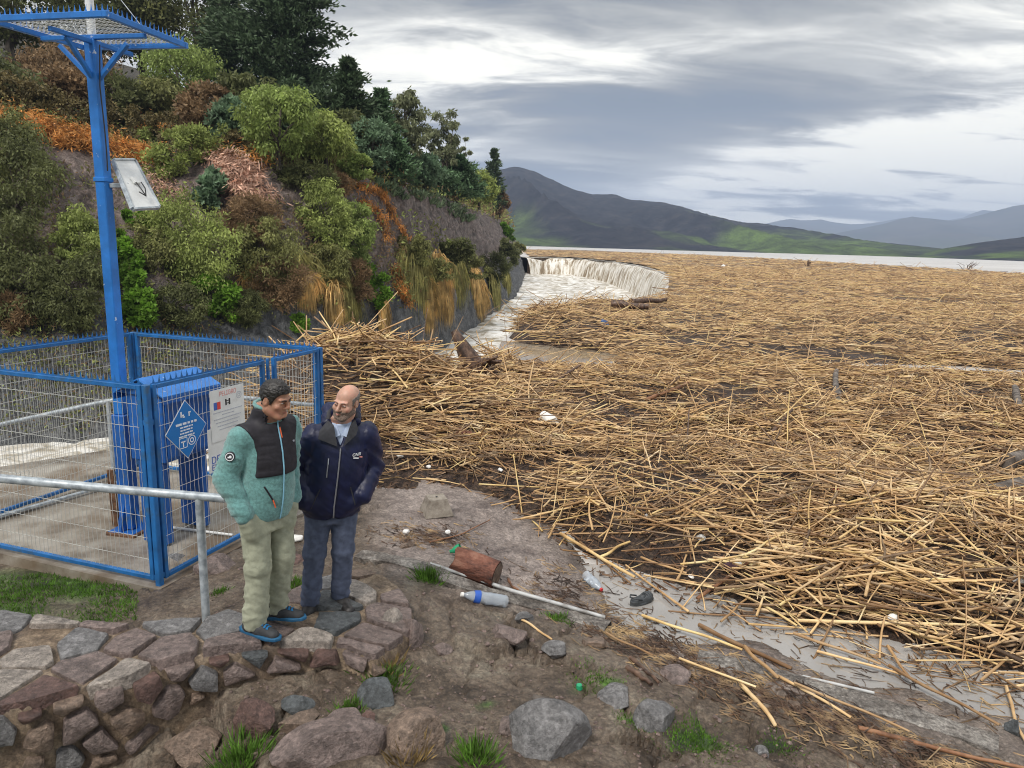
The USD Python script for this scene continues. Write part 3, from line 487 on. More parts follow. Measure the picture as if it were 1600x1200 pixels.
M_canegrey = pbr('grey_wet_cane', [(.3, (.10, .06, .035)), (.5, (.21, .135, .075)), (.7, (.34, .24, .14))], 3.1, 7, .45, .75, .3, 30, .006, island=.35)
M_bark = pbr('wet_brown_wood', [(.28, (.028, .016, .011)), (.45, (.075, .042, .028)), (.6, (.135, .078, .050)), (.78, (.21, .135, .092))], 9, 9, .45, .8, .8, 30, .012, nrough=.7, stretch=(1, 1, .6))
def canes(P, D, L, R, sides, segs, rng, bend=.03, nodes=False):
    """Many tapered tubes joined into one mesh: middle P, direction D, length L, radius R."""
    n = len(P); D = D / np.linalg.norm(D, axis=1, keepdims=True); ref = np.where(np.abs(D[:, 2:]) < .9, [0, 0, 1.0], [1.0, 0, 0]); A = np.cross(D, ref); A /= np.linalg.norm(A, axis=1, keepdims=True); Bv = np.cross(D, A)
    s = np.linspace(-.5, .5, segs + 1); bd = rng.normal(0, bend, n) * L; bdz = rng.normal(0, bend * .6, n) * L
    ctr = P[:, None] + D[:, None] * (s[None, :, None] * L[:, None, None]) + A[:, None] * (bd[:, None] * (4 * s ** 2 - .5)[None])[..., None] + Bv[:, None] * (bdz[:, None] * (4 * s ** 2 - .5)[None])[..., None]
    an = np.arange(sides) * 2 * PI / sides + .3; rr = R[:, None] * (1 - .25 * (s + .5))[None]
    if nodes: rr = rr * (1 + .14 * (np.arange(segs + 1) % 2))[None]
    v = ctr[:, :, None] + rr[:, :, None, None] * (np.cos(an)[None, None, :, None] * A[:, None, None] + np.sin(an)[None, None, :, None] * Bv[:, None, None])
    i, j = np.meshgrid(np.arange(segs), np.arange(sides), indexing='ij'); j2 = (j + 1) % sides
    q = np.stack([i * sides + j, i * sides + j2, (i + 1) * sides + j2, (i + 1) * sides + j], -1).reshape(-1, 4); f = np.vstack([q[:, [0, 1, 2]], q[:, [0, 2, 3]]])
    if sides >= 5:
        for e in (0, segs): k = np.arange(1, sides - 1); c = np.stack([np.zeros_like(k), k, k + 1], 1) + e * sides; f = np.vstack([f, c if e else c[:, ::-1]])
    m = (segs + 1) * sides; F = (f[None] + (np.arange(n) * m)[:, None, None]).reshape(-1, 3)
    return v.reshape(-1, 3), F
def sow(d0, d1, n, rng):
    """n points of the mat between two distances, inside the field of view and a little beyond."""
    out = np.zeros((0, 2))
    while len(out) < n:
        y = np.sqrt(rng.uniform(d0 ** 2, d1 ** 2, n * 2)); x = rng.uniform(-.62, .92, n * 2) * y; k = inside(MAT, x, y); out = np.vstack([out, np.c_[x, y][k]])
    return out[:n]
def cane_set(d0, d1, n, rng, lm, r0, r1, steep=.12):
    xy = sow(d0, d1, n, rng); cl = fbm(np.c_[xy, 0 * xy[:, 0]], .55, 3, 61)            # thinner where the litter shows
    k = rng.random(n) < np.clip(.80 + 3.6 * cl, .12, 1); xy = xy[k]; n = len(xy)
    dn = shapely.distance(shapely.points(xy[:, 0], xy[:, 1]), _nl); k = rng.random(n) < np.clip(.16 + dn / 1.5, 0, 1); xy = xy[k]; n = len(xy)
    zm = mat_final(xy[:, 0], xy[:, 1]); k = (zm > -.03) | (dn[k] < 1.2) | (rng.random(n) < .06); xy = xy[k]; zm = zm[k]; n = len(xy); dn = shapely.distance(shapely.points(xy[:, 0], xy[:, 1]), _nl)
    z = np.maximum(zm, .0) + rng.uniform(.0, .17, n) * np.clip(.25 + dn / 1.2, 0, 1) + .02
    base = 1.2 * fbm(np.c_[xy, 0 * xy[:, 0]], .4, 2, 63) * PI; yaw = np.where(rng.random(n) < .55, base + rng.normal(0, .55, n), rng.uniform(0, PI, n))
    tilt = rng.normal(0, .085, n); st = rng.random(n) < steep; tilt[st] = np.abs(rng.normal(0, .38, st.sum()))
    L = np.clip(rng.lognormal(math.log(lm), .55, n), .2, 3.4)
    D = np.c_[np.cos(yaw) * np.cos(tilt), np.sin(yaw) * np.cos(tilt), np.sin(tilt)]; R = rng.uniform(r0, r1, n) * np.where(rng.random(n) < .3, .6, 1)
    P = np.c_[xy, z + np.where(st, np.abs(np.sin(tilt)) * L * .28, 0)]
    return P, D, L, R
rng = np.random.default_rng(5)
near = cane_set(4.6, 11, 10800, rng, .48, .0052, .0128, .10)
o = np.argsort(-(near[2] * near[3]) / np.linalg.norm(near[0] - EYE, axis=1) ** 2)
pxy = proj(near[0]); vis = [i for i in o if -20 < pxy[i, 0] < 1620 and 560 < pxy[i, 1] < 1210 and near[0][i, 2] > .02 and not (pxy[i, 0] < 640 and near[0][i, 1] > 8.2)][:255]
rest = np.setdiff1d(np.arange(len(near[0])), vis); take = lambda s, i: tuple(a[i] for a in s)
sp = rng.random(len(rest)) < .2
cv, cfs = [], []
sets = [(take(near, rest[~sp]), 5, 4, M_cane, 'near'), (take(near, rest[sp]), 5, 3, M_canegrey, 'wet')]
mid = cane_set(11, 22, 15000, rng, .56, .008, .017, .15); far1 = cane_set(22, 45, 19000, rng, .72, .012, .023, .16); far2 = cane_set(45, 120, 21000, rng, 1.1, .018, .036, .10); far3 = cane_set(120, 330, 6000, rng, 2.0, .04, .08, .05)
edgec = []   # canes bristling out over the channel edge and on top of the pile
for cnt, (a, b), (wx, wy) in ((300, (-2.7, 13.4), (1.8, 1.3)), (120, (1.2, 28), (1.6, 2.0)), (130, (3.8, 36), (2.2, 2.5)), (60, (-.4, 19.9), (.5, .6))):
    xy = rng.normal(0, 1, (cnt, 2)) * [wx * .6, wy * .6] + [a, b]; z = mat_final(xy[:, 0], xy[:, 1]) + rng.uniform(0, .22, cnt); yaw = rng.uniform(0, 2 * PI, cnt); tl = np.abs(rng.normal(.25, .28, cnt))
    edgec.append((np.c_[xy, z + .1], np.c_[np.cos(yaw) * np.cos(tl), np.sin(yaw) * np.cos(tl), np.sin(tl)], np.clip(rng.lognormal(math.log(.85), .45, cnt), .3, 2.2), rng.uniform(.009, .02, cnt)))
edgec = tuple(np.concatenate(x) for x in zip(*edgec))
join = lambda *s: tuple(np.concatenate(x) for x in zip(*s))
stuff('floating_cane', 'countless straw coloured broken canes covering the flooded water', 'canes',
      [canes(*take(near, rest[~sp]), 5, 3, rng, .03), canes(*join(mid, edgec), 4, 2, rng, .045), canes(*far1, 3, 1, rng), canes(*far2, 3, 1, rng), canes(*far3, 3, 1, rng)], M_cane, 50)
wet = cane_set(4.6, 34, 9500, rng, .5, .007, .02, .10)
stuff('wet_cane', 'darker wet brown canes and twigs mixed through the pale cane mat', 'canes', [canes(*take(near, rest[sp]), 5, 3, rng, .04), canes(*wet, 4, 2, rng, .07)], M_canegrey, 50)
# bits of bark and leaf on the litter
nb = 15000; bxy = sow(4.2, 15, nb, rng); bz = np.maximum(mat_final(bxy[:, 0], bxy[:, 1]), 0) + rng.uniform(.0, .05, nb); yb = rng.uniform(0, PI, nb); tb = rng.normal(0, .3, nb)
stuff('bark_litter', 'small dark scraps of bark, leaf and twig scattered on the debris', 'litter', canes(np.c_[bxy, bz], np.c_[np.cos(yb), np.sin(yb), tb], rng.uniform(.03, .2, nb), rng.uniform(.004, .012, nb), 3, 1, rng), cane_material('bark_scraps', [(.35, (.10, .055, .032)), (.5, (.19, .115, .068)), (.62, (.30, .20, .12))], [(0, (.25, .22, .2)), (.5, (.7, .65, .6)), (.85, (1.1, 1.0, .9)), (1, (2.0, 1.9, 1.7))]))
# the largest single canes near the bank: one thing each
CANE_LABEL = 'pale straw coloured broken cane lying loose on the debris mat'
protos = []
for k in range(12):
    r = np.random.default_rng(900 + k); path = f'/World/Looks/cane_{k}'
    v, f = canes(np.zeros((1, 3)), np.array([[1.0, 0, 0]]), np.array([1.0]), np.array([1.0]), 7, 8, r, 0, True)
    s = v[:, 0]; bend = r.normal(0, 1.2); v[:, 1] += bend * (4 * s ** 2 - .5) + .5 * r.normal() * np.sin(s * 9)
    protos.append((v, f))
CLS = UsdGeom.Scope.Define(stage, '/World/Looks'); kinds = []
for k, (v, f) in enumerate(protos):
    cpath = f'/World/_class_cane_{k}'; stage.CreateClassPrim(cpath); g_ = usdkit.mesh(stage, cpath + '/stem', (v, f), M_cane, True); UsdGeom.PrimvarsAPI(g_).CreatePrimvar('rnd', Sdf.ValueTypeNames.FloatArray, 'vertex').Set(Vt.FloatArray.FromNumpy(np.full(len(v), (.12, .9, .45, .7, .3, .97, .55, .8, .2, .62, .38, .85)[k], np.float32))); kinds.append(cpath)
def place_cane(P, D, L, R, label, k, group, name='reed_cane'):
    path = numbered('/World', name); x = UsdGeom.Xform.Define(stage, path); D = np.asarray(D) / np.linalg.norm(D)
    y = np.cross([0, 0, 1.0], D); y /= np.linalg.norm(y); z = np.cross(D, y)
    m = np.eye(4); m[0, :3], m[1, :3], m[2, :3], m[3, :3] = D * L, y * R, z * R, P
    x.AddTransformOp().Set(Gf.Matrix4d(*m.ravel().tolist())); x.GetPrim().GetReferences().AddInternalReference(kinds[k % len(kinds)]); x.GetPrim().SetInstanceable(True)
    custom(path, label=label, category='cane', group=group)
for n_, i in enumerate(vis): place_cane(near[0][i], near[1][i], near[2][i] * 1.15, near[3][i] * 1.05, CANE_LABEL, n_, 'loose canes near the bank')
# ================================================================== blue cage, mast, cabinet, railings
C_BLUE = (.014, .120, .34)
M_blue = paint('blue_gloss_paint', C_BLUE, .38, .22, 7, wear=((.035, .10, .20), 8, .54, .66), bump=.15)
M_bluemast = paint('worn_blue_paint', (.018, .155, .49), .40, .18, 6, wear=((.55, .60, .66), 11, .665, .70))
M_bluebox = paint('cabinet_blue_paint', (.012, .10, .37), .40, .18, 6, wear=((.04, .10, .22), 7, .56, .68), bump=.12)
M_galv = pbr('galvanised_steel', [(.3, (.25, .28, .31)), (.5, (.36, .40, .43)), (.7, (.47, .51, .54))], 16, 6, .42, .6, .12, 70, .003, metallic=.25)
M_wire = pbr('galvanised_wire', [(.3, (.48, .48, .46)), (.7, (.66, .66, .63))], 12, 3, .45, metallic=.3)
M_white = paint('white_sheet', (.70, .71, .70), .5, .07, 7, wear=((.5, .49, .46), 4, .6, .75))
M_dark = paint('black_plastic', (.015, .015, .017), .45, .2, 20)
M_rust = pbr('rusty_base', [(.3, (.06, .028, .015)), (.6, (.16, .08, .04)), (.8, (.24, .14, .08))], 14, 8, .8, None, .5, 60, .006)
H_F = 1.80; ZB = .29; ZT = .25 + H_F
PA, PB, PC = at_z(250, 914, .25), at_z(505, 774, .25), at_z(223, 731, .25); PD = PA + (PC - PB) * 1.0
EX = (PB - PA) / np.linalg.norm(PB - PA)
def lerp(a, b, t): return np.asarray(a) * (1 - t) + np.asarray(b) * t
def wire_panel(P0, P1, z0, z1, dx=.05, dz=.2, r=.0022):
    L = np.linalg.norm((P1 - P0)[:2]); n = int(L / dx); ms = []
    off = np.array([0, 0, 1.0]); e = (P1 - P0) / np.linalg.norm(P1 - P0); nrm = np.cross(e, off)
    for k in range(1, n):
        p = lerp(P0, P1, k / n); ms.append(tube([[p[0], p[1], z0], [p[0], p[1], z1]], r, 4, False))
    for k in range(1, int((z1 - z0) / dz) + 1):
        z = z0 + (k - .3) * dz
        if z < z1 - .02: ms.append(tube([[P0[0], P0[1], z] + nrm * .004, [P1[0], P1[1], z] + nrm * .004], r * 1.15, 4, False))
    return cat_(ms)
def spikes(P0, P1, z, pitch=.064, h=.058, w=.030, skip=0):
    L = np.linalg.norm((P1 - P0)[:2]); n = int(L / pitch); e = (P1 - P0) / np.linalg.norm(P1 - P0); nr = np.cross(e, [0, 0, 1.0]); V, F = [], []
    rng_ = np.random.default_rng(int(L * 1000))
    for k in range(n + 1):
        c = lerp(P0, P1, (k + .5) / (n + 1)); c = np.array([c[0], c[1], z]); b = len(V) and sum(len(x) for x in V); t = rng_.normal(0, .005)
        p = np.array([c - e * w / 2, c - e * w * .2 + [0, 0, h * .42], c + e * t + [0, 0, h], c + e * w * .2 + [0, 0, h * .42], c + e * w / 2])
        V.append(np.vstack([p + nr * .0015, p - nr * .0015])); m = np.array([[0, 1, 3], [0, 3, 4], [1, 2, 3], [5, 8, 6], [5, 9, 8], [6, 8, 7], [0, 5, 6], [0, 6, 1], [1, 6, 7], [1, 7, 2], [2, 7, 8], [2, 8, 3], [3, 8, 9], [3, 9, 4]]); F.append(m + (b or 0))
    m = (np.vstack(V), np.vstack(F)); return cat_([m, beam(np.array([P0[0], P0[1], z - .004]), np.array([P1[0], P1[1], z - .004]), .004, .012, 0)])
def framed(t, P0, P1, spike=True, w=.042):
    P0, P1 = np.array([*P0[:2], 0]), np.array([*P1[:2], 0]); e = (P1 - P0) / np.linalg.norm(P1 - P0); i0, i1 = P0 + e * w / 2, P1 - e * w / 2
    for p in (i0, i1): part(t, 'stile', beam([p[0], p[1], ZB], [p[0], p[1], ZT - .004], w, w, .004, e), M_blue)
    for z in (ZB + w / 2, ZT - w / 2 - .006): part(t, 'rail', beam(np.r_[(P0 + e * (w + .001))[:2], z], np.r_[(P1 - e * (w + .001))[:2], z], w - .003, w - .003, .004), M_blue)
    part(t, 'wire_mesh', wire_panel(i0, i1, ZB + w, ZT - w), M_wire, True, kind='stuff')
    if spike: part(t, 'spike_strip', spikes(P0, P1, ZT + .002), M_blue, kind='stuff')
def post(t, P, w=.052, top=ZT, name='post'): part(t, name, beam([P[0], P[1], .2], [P[0], P[1], top], w, w, .005, EX), M_blue)
eAB, eAD, eBC, eDC = [(b - a) / np.linalg.norm(b - a) for a, b in ((PA, PB), (PA, PD), (PB, PC), (PD, PC))]
cage = thing('wire_cage', 'blue framed wire mesh cage with spiked top rails round the cabinet', 'fence', PA)
for P in (PA, PB, PC, PD): post(cage, P)
PM0, PM1 = lerp(PA, PB, .60), lerp(PA, PB, .655)
post(cage, lerp(PM0, PM1, .5), .03)
framed(cage, PA + eAD * .042, PD - eAD * .05)
framed(cage, PM1 + eAB * .01, PB - eAB * .04, True)
framed(cage, PB + eBC * .045, PC - eBC * .045)
framed(cage, PC - eDC * .045, PD + eDC * .05)
for z in (.62 - .3, 1.72):
    for a, b in ((PA, PA + eAD * .05),): part(cage, 'tie_plate', beam(np.r_[a[:2], z], np.r_[b[:2], z], .03, .045, .003, ext=.02), M_blue)
gate = thing('cage_gate', 'blue wire mesh gate panel carrying the diamond and white notices', 'gate', PA + eAB * .05)
framed(gate, PA + eAB * .05, PM0)
for z in (.33, 1.72): part(gate, 'hinge', beam(np.r_[(PA + eAB * .02)[:2], z], np.r_[(PA + eAB * .055)[:2], z], .028, .045, .003), M_blue)
part(gate, 'latch', beam(np.r_[(PM0 - eAB * .01)[:2], 1.62], np.r_[(PM1 + eAB * .01)[:2], 1.62], .03, .03, .003, ext=.02), M_blue)

# --- mast with spiked canopy
MB = at_z(205, 829, .25); mast = thing('steel_mast', 'tall blue square steel mast with a spiked mesh canopy on top', 'mast', MB)
def mz_(z): return np.array([MB[0], MB[1], z])
ZC = 5.06; cc = np.array([at_z(*q, ZC) for q in ((165, 22), (289, 71), (131, 74), (-20, 30))]); cmid = cc.mean(0)
ex_ = (cc[0] - cc[3] + cc[1] - cc[2]); ex_[2] = 0; ex_ /= np.linalg.norm(ex_); ey_ = np.cross([0, 0, 1.0], ex_)
part(mast, 'pole', beam(mz_(1.5), mz_(ZC - .06), .105, .105, .008, ey_), M_bluemast)
part(mast, 'lower_pole', beam(mz_(.29), mz_(1.5), .145, .145, .01, ey_), M_bluebox)
part(mast, 'base_plate', box((.30, .30, .03), mz_(.272), rotz(math.atan2(ex_[1], ex_[0])), .004), M_bluebox)
for k in range(4):
    d = (ex_, ey_, -ex_, -ey_)[k]; s = np.cross(d, [0, 0, 1.0])
    pts = np.array([mz_(.288) + d * .072, mz_(.288) + d * .145, mz_(.33) + d * .145, mz_(.56) + d * .072]); v = np.vstack([pts + s * .005, pts - s * .005])
    h = trimesh.convex.convex_hull(v); part(mast, 'gusset', (np.array(h.vertices), np.array(h.faces)), M_bluebox)
part(mast, 'concrete_footing', box((.34, .34, .16), mz_(.2), rotz(math.atan2(ex_[1], ex_[0])), .01), M_rust)
zr = at_y(166, 281, MB[1])[2]
part(mast, 'collar', beam(mz_(zr - .02), mz_(zr + .02), .122, .122, .004, ey_), M_bluemast)
hx, hy = .50, .54; cr = [cmid + ex_ * sx * hx + ey_ * sy * hy for sx, sy in ((1, -1), (1, 1), (-1, 1), (-1, -1))]
cr = [np.r_[c[:2], ZC] for c in cc]
for a, b in ((0, 1), (1, 2), (2, 3), (3, 0)):
    part(mast, 'canopy_rail', beam(cr[a], cr[b], .042, .05, .004, ext=-.022), M_bluemast); part(mast, 'canopy_spike_strip', spikes(cr[a], cr[b], ZC + .027, .056, .055, .026), M_bluemast, kind='stuff')
for p in cr: part(mast, 'canopy_corner', box((.045, .045, .052), p, rotz(math.atan2(ex_[1], ex_[0])), .003), M_bluemast)
mids = [lerp(cr[0], cr[1], .5), lerp(cr[2], cr[3], .5), lerp(cr[1], cr[2], .5), lerp(cr[3], cr[0], .5)]
part(mast, 'canopy_crossbar', beam(mids[0] + [0, 0, -.04], mids[1] + [0, 0, -.04], .04, .04, .004, ext=-.03), M_bluemast)
part(mast, 'canopy_crossbar', beam(mids[2] + [0, 0, -.082], mids[3] + [0, 0, -.082], .04, .04, .004, ext=-.03), M_bluemast)
zk = at_y(160, 130, MB[1])[2]
for m_, k in zip(mids, (.62, .62, .6, .6)): part(mast, 'brace', beam(mz_(zk), lerp(np.r_[MB[:2], ZC - .1], np.r_[m_[:2], ZC - .1], k), .038, .038, .004), M_bluemast)
vv, ff = [], []
def sheet_wires():
    ms = []
    for k in range(1, 24): ms.append(tube([lerp(cr[3], cr[0], k / 24) + [0, 0, .012], lerp(cr[2], cr[1], k / 24) + [0, 0, .012]], .002, 4, False))
    for k in range(1, 24): ms.append(tube([lerp(cr[0], cr[1], k / 24) + [0, 0, .017], lerp(cr[3], cr[2], k / 24) + [0, 0, .017]], .002, 4, False))
    return cat_(ms)
part(mast, 'canopy_wire_mesh', sheet_wires(), M_wire, True, kind='stuff')
an = mz_(ZC - .05)
part(mast, 'sensor_pole', tube([an, an + [0, 0, .75]], .036, 12), M_white, 40)
part(mast, 'guy_wire', tube([an + [.0, 0, .7], cr[0] * .6 + cr[1] * .4 + [0, 0, .03]], .004, 5), M_galv, True)
cb = [mz_(ZC - .1) + [.075, -.02, 0]] + [mz_(z) + [.068 + .008 * math.sin(z * 5), -.045, 0] for z in np.linspace(4.6, 3.85, 6)]
part(mast, 'cable', tube(cb, .006, 6), M_dark, True)
# --- solar panel on a bracket
sp_c = [np.array(at_y(px, py, Y)) for px, py, Y in ((176, 250, 7.15), (210, 250, 7.55), (255, 326, 7.25), (207, 327, 6.85))]
e1, e2 = sp_c[1] - sp_c[0], sp_c[3] - sp_c[0]; Rn = np.cross(e1, e2); Rn /= np.linalg.norm(Rn)
solar = thing('solar_panel', 'tilted white backed solar panel fixed to the blue mast', 'solar panel', lerp(sp_c[0], sp_c[2], .5))
def quadslab(c, th): n = np.cross(c[1] - c[0], c[3] - c[0]); n /= np.linalg.norm(n); h = trimesh.convex.convex_hull(np.vstack([c + n * th, c - n * th])); return np.array(h.vertices), np.array(h.faces)
sq = np.array(sp_c); sq[2] = sq[1] + sq[3] - sq[0] + (sq[2] - (sq[1] + sq[3] - sq[0])) * .6
part(solar, 'back_sheet', quadslab(lerp(sq, sq.mean(0), .04), .006), M_white)
for k in range(4): part(solar, 'frame_bar', beam(sq[k], sq[(k + 1) % 4], .022, .04, .003, Rn, ext=-.011), M_galv)
part(solar, 'junction_box', box((.09, .07, .03), lerp(sq[0], sq[2], .45) + lerp(e1, e2, .5) * 0 - Rn * .02, frame(Rn), .006), M_white)
part(solar, 'bracket', beam(mz_(3.72) + [.05, 0, 0], lerp(sq[0], sq[3], .52) + (sq[1] - sq[0]) * .25, .04, .04, .004), M_galv)
for k, s_ in enumerate((-1, 1)):
    a = lerp(sq[0], sq[2], .5); nf = Rn if Rn @ (EYE - a) > 0 else -Rn
    part(solar, 'lead', tube([a + nf * .03 + e1 * .12 * s_, a + nf * .05 + e1 * .1 * s_ + e2 * .15, a + nf * .045 + e2 * .3 + e1 * .02, a + nf * .04 + e2 * .2 - e1 * .2], .006, 5), M_dark, True)

# --- cabinet on legs
cb0 = at_z(222, 858, .25); cab = thing('instrument_cabinet', 'blue steel instrument cabinet with a pitched roof inside the cage', 'cabinet', (0, 0, .25))
ctr = at_y(266, 640, 6.95); ctr = np.array([ctr[0], ctr[1], 0]); ez = np.array([0, 0, 1.0]); ax_ = eAB; ay_ = np.cross(ez, ax_)
RC = np.stack([ax_, ay_, ez], 1); cbz0, cbz1 = 1.12, 1.78; W_, D2_ = .62, .42
BASE[cab] = np.array([ctr[0], ctr[1], .25]); UsdGeom.Xform(stage.GetPrimAtPath(cab)).GetOrderedXformOps()[0].Set(Gf.Vec3d(ctr[0], ctr[1], .25))
part(cab, 'body', box((W_, D2_, cbz1 - cbz0), ctr + [0, 0, (cbz0 + cbz1) / 2], RC, .006), M_bluebox)
part(cab, 'door', box((W_ - .07, .012, cbz1 - cbz0 - .09), ctr - ay_ * (D2_ / 2 + .007) + [0, 0, (cbz0 + cbz1) / 2 - .01], RC, .003), M_bluebox)
rp = np.array([[-1, -1, 0], [1, -1, 0], [1, -1, .03], [-1, -1, .03], [-1, 1, 0], [1, 1, 0], [1, 1, .03], [-1, 1, .03], [-1, -.1, .2], [1, -.1, .2], [-1, -.1, .17], [1, -.1, .17]]) * [W_ / 2 + .06, D2_ / 2 + .08, .72]
for s_ in (-1, 1):
    q = np.array([[-1, s_, 0], [1, s_, 0], [1, 0, .15], [-1, 0, .15]]) * [W_ / 2 + .07, D2_ / 2 + .09, 1.0]; q = np.vstack([q, q + [0, 0, .012]]); h = trimesh.convex.convex_hull(q)
    part(cab, 'roof', xf((np.array(h.vertices), np.array(h.faces)), RC, ctr + [0, 0, cbz1 + .004]), M_bluemast)
    part(cab, 'roof_skirt', box((W_ + .14, .006, .06), ctr + ay_ * s_ * (D2_ / 2 + .093) + [0, 0, cbz1 - .028], RC, .001), M_bluebox)
    q = np.array([[s_, -1, 0], [s_, 1, 0], [s_, 0, .15]]) * [W_ / 2 + .01, D2_ / 2 + .07, 1.0]; q = np.vstack([q, q + [s_ * .008, 0, 0]]); h = trimesh.convex.convex_hull(q)
    part(cab, 'gable', xf((np.array(h.vertices), np.array(h.faces)), RC, ctr + [0, 0, cbz1 - .002]), M_bluebox)
for sx in (-1, 1):
    part(cab, 'leg', box((.09, .30, cbz0 - .27), ctr + ax_ * sx * (W_ / 2 - .06) + [0, 0, (cbz0 + .27) / 2], RC, .006), M_bluebox)
for z in (1.22, 1.62): part(cab, 'hinge', box((.03, .03, .06), ctr + ax_ * (W_ / 2 + .01) - ay_ * D2_ / 2 + [0, 0, z], RC, .003), M_bluebox)

# --- galvanised railings
def rail_run(name, label, pts, zs_post, r=.030, posts=()):
    t = thing(name, label, 'railing', posts[0][0] if posts else pts[0]); part(t, 'top_rail', tube(pts, r, 14), M_galv, 40)
    for a, b in posts: part(t, 'post', tube([a, b], r * .92, 12), M_galv, 40)
    return t
rb = at_z(322, 964, .56); rt = rb + [0, 0, .86]; hlp = proj(rt)
zr0 = at_y(313, 776, rb[1])[2]; rt = np.r_[rb[:2], zr0]
L0 = at_z(-60, 742, zr0 + .02); R0 = at_z(352, 779, zr0); R1 = at_y(352, 779, rb[1])
front_rail = rail_run('handrail', 'grey galvanised handrail along the stone wall ending beside the teal jacket', [at_y(-420, 712, rb[1] - .1), at_y(-60, 742, rb[1] - .05), at_y(200, 766, rb[1]), at_y(352, 779, rb[1])], 0, .031, [(rb - [0, 0, .1], rt)])
br0 = at_z(178, 741, .25); brt = np.r_[br0[:2], at_y(171, 627, br0[1])[2]]
rail_run('handrail', 'pale grey handrail at the back of the platform inside the cage', [at_y(-160, 698, br0[1] - .1), brt, at_y(183, 624.5, br0[1] + .01)], 0, .028, [(br0, brt), (at_y(-140, 800, br0[1] - .1), at_y(-145, 695, br0[1] - .1))])
q0 = at_z(478, 745, .2); zq = at_y(478, 632, q0[1])[2]
rail_run('handrail', 'pale grey handrail behind the cage gate and white notice', [at_y(296, 612, q0[1] + .5), at_y(380, 621, q0[1] + .25), at_y(478, 632, q0[1]), at_y(500, 633, q0[1] - .02)], 0, .026, [(np.r_[at_y(300, 612, q0[1] + .5)[:2], .2], at_y(300, 612, q0[1] + .5))])
# lengths of white conduit on the platform floor
part_c = lambda a, b: tube([a, b], .014, 8)
single('conduit', 'white pipe lying on the platform floor beside the cabinet leg', 'pipe', part_c(at_z(268, 824, .272), at_z(364, 836, .272)), M_white, True)
single('channel_bar', 'grey steel bar lying along the back edge of the platform', 'bar', beam(at_z(-20, 812, .29), at_z(190, 752, .29), .05, .03, .004), M_galv)
single('timber_stake', 'brown timber board standing behind the mast base', 'board', beam(at_z(182, 822, .25), at_z(180, 822, .25) + [0, 0, .62], .07, .03, .003), M_rust)
# foam edge of the channel seen through the cage
# --- notices on the gate
M_signblue = paint('sign_blue', (.006, .16, .48), .35, .05, 3)
M_ink = paint('white_print', (.75, .77, .80), .5, .03, 5); M_red = paint('red_print', (.62, .06, .05), .5, .05, 5); M_redfade = paint('faded_red_print', (.72, .30, .27), .5, .05, 5)
M_navyink = paint('blue_print', (.05, .12, .42), .5, .05, 5); M_blackink = paint('black_print', (.02, .02, .022), .5, .05, 5); M_greyink = paint('grey_print', (.42, .44, .50), .5, .05, 5)
gn = np.cross(eAB, ez); gn = gn / np.linalg.norm(gn); gn = gn if gn @ (EYE - PA) > 0 else -gn
gx_ = eAB
def on_gate(px, py, off=.03):
    d = pray(px, py); P0 = PA + gn * off; return EYE + d * (((P0 - EYE) @ gn) / (d @ gn))
def sign_R(): return np.stack([gx_, ez, np.cross(gx_, ez)], 1)
SR = sign_R(); SR[:, 2] *= np.sign(SR[:, 2] @ gn)
def words(t, s, at, h, m, depth=.0015, name='lettering', bold=False, width=None):
    tm = meshkit.text_mesh(s, h, depth, bold); v, f = np.array(tm.vertices), np.array(tm.faces)
    if width: v[:, 0] *= width / max(v[:, 0].max(), 1e-6)
    part(t, name, (v @ SR.T + at, f), m)
def strip_line(t, c, w, h, m, seed, name='text_line'):
    """A line of print too small to read: word-like dashes."""
    r = np.random.default_rng(seed); x, ms = 0.0, []
    while x < w - h:
        l = min(r.uniform(1.2, 4.5) * h, w - x); ms.append(box((l, h, .0014), np.array([x + l / 2, 0, .0007]))); x += l + h * .7
    v, f = cat_(ms); part(t, name, (v @ SR.T + c - SR[:, 0] * w / 2, f), m, kind='stuff')
dl, dt, dr, db = [on_gate(*q, .036) for q in ((258, 683), (289, 625), (322, 659), (294, 717))]
dc = (dl + dt + dr + db) / 4; rad = (np.linalg.norm((dr - dl)) / 2, np.linalg.norm(dt - db) / 2)
def diamond(k, th, z): q = np.array([[-rad[0] * k, 0, 0], [0, -rad[1] * k, 0], [rad[0] * k, 0, 0], [0, rad[1] * k, 0]]); h = trimesh.convex.convex_hull(np.vstack([q + [0, 0, z], q + [0, 0, z + th]])); return np.array(h.vertices) @ SR.T + dc, np.array(h.faces)
sg = thing('diamond_sign', 'blue diamond shaped notice with white print on the cage gate', 'sign', dc)
part(sg, 'border', diamond(1.0, .003, -.003), M_ink); part(sg, 'plate', diamond(.965, .002, .0006), M_signblue)
L_ = lambda u, w: dc + SR[:, 0] * u * rad[0] + SR[:, 1] * w * rad[1] + SR[:, 2] * .0032
for k, (w_, y_, hh) in enumerate(((1.0, .22, .020), (.62, .10, .012), (.60, .0, .012), (.66, -.10, .012), (.78, -.2, .012))): strip_line(sg, L_(0, y_), w_ * rad[0], hh, M_ink, k)
part(sg, 'emblem', cat_([xf(box((.035, .014, .0014)), SR, L_(-.16, .50)), xf(box((.016, .05, .0014)), SR, L_(-.22, .54)), xf(box((.026, .012, .0014)), SR, L_(-.1, .44))]), M_ink)
part(sg, 'emblem', cat_([xf(box((.012, .04, .0014)), SR, L_(.16, .5)), xf(box((.03, .012, .0014)), SR, L_(.18, .56))]), M_ink)
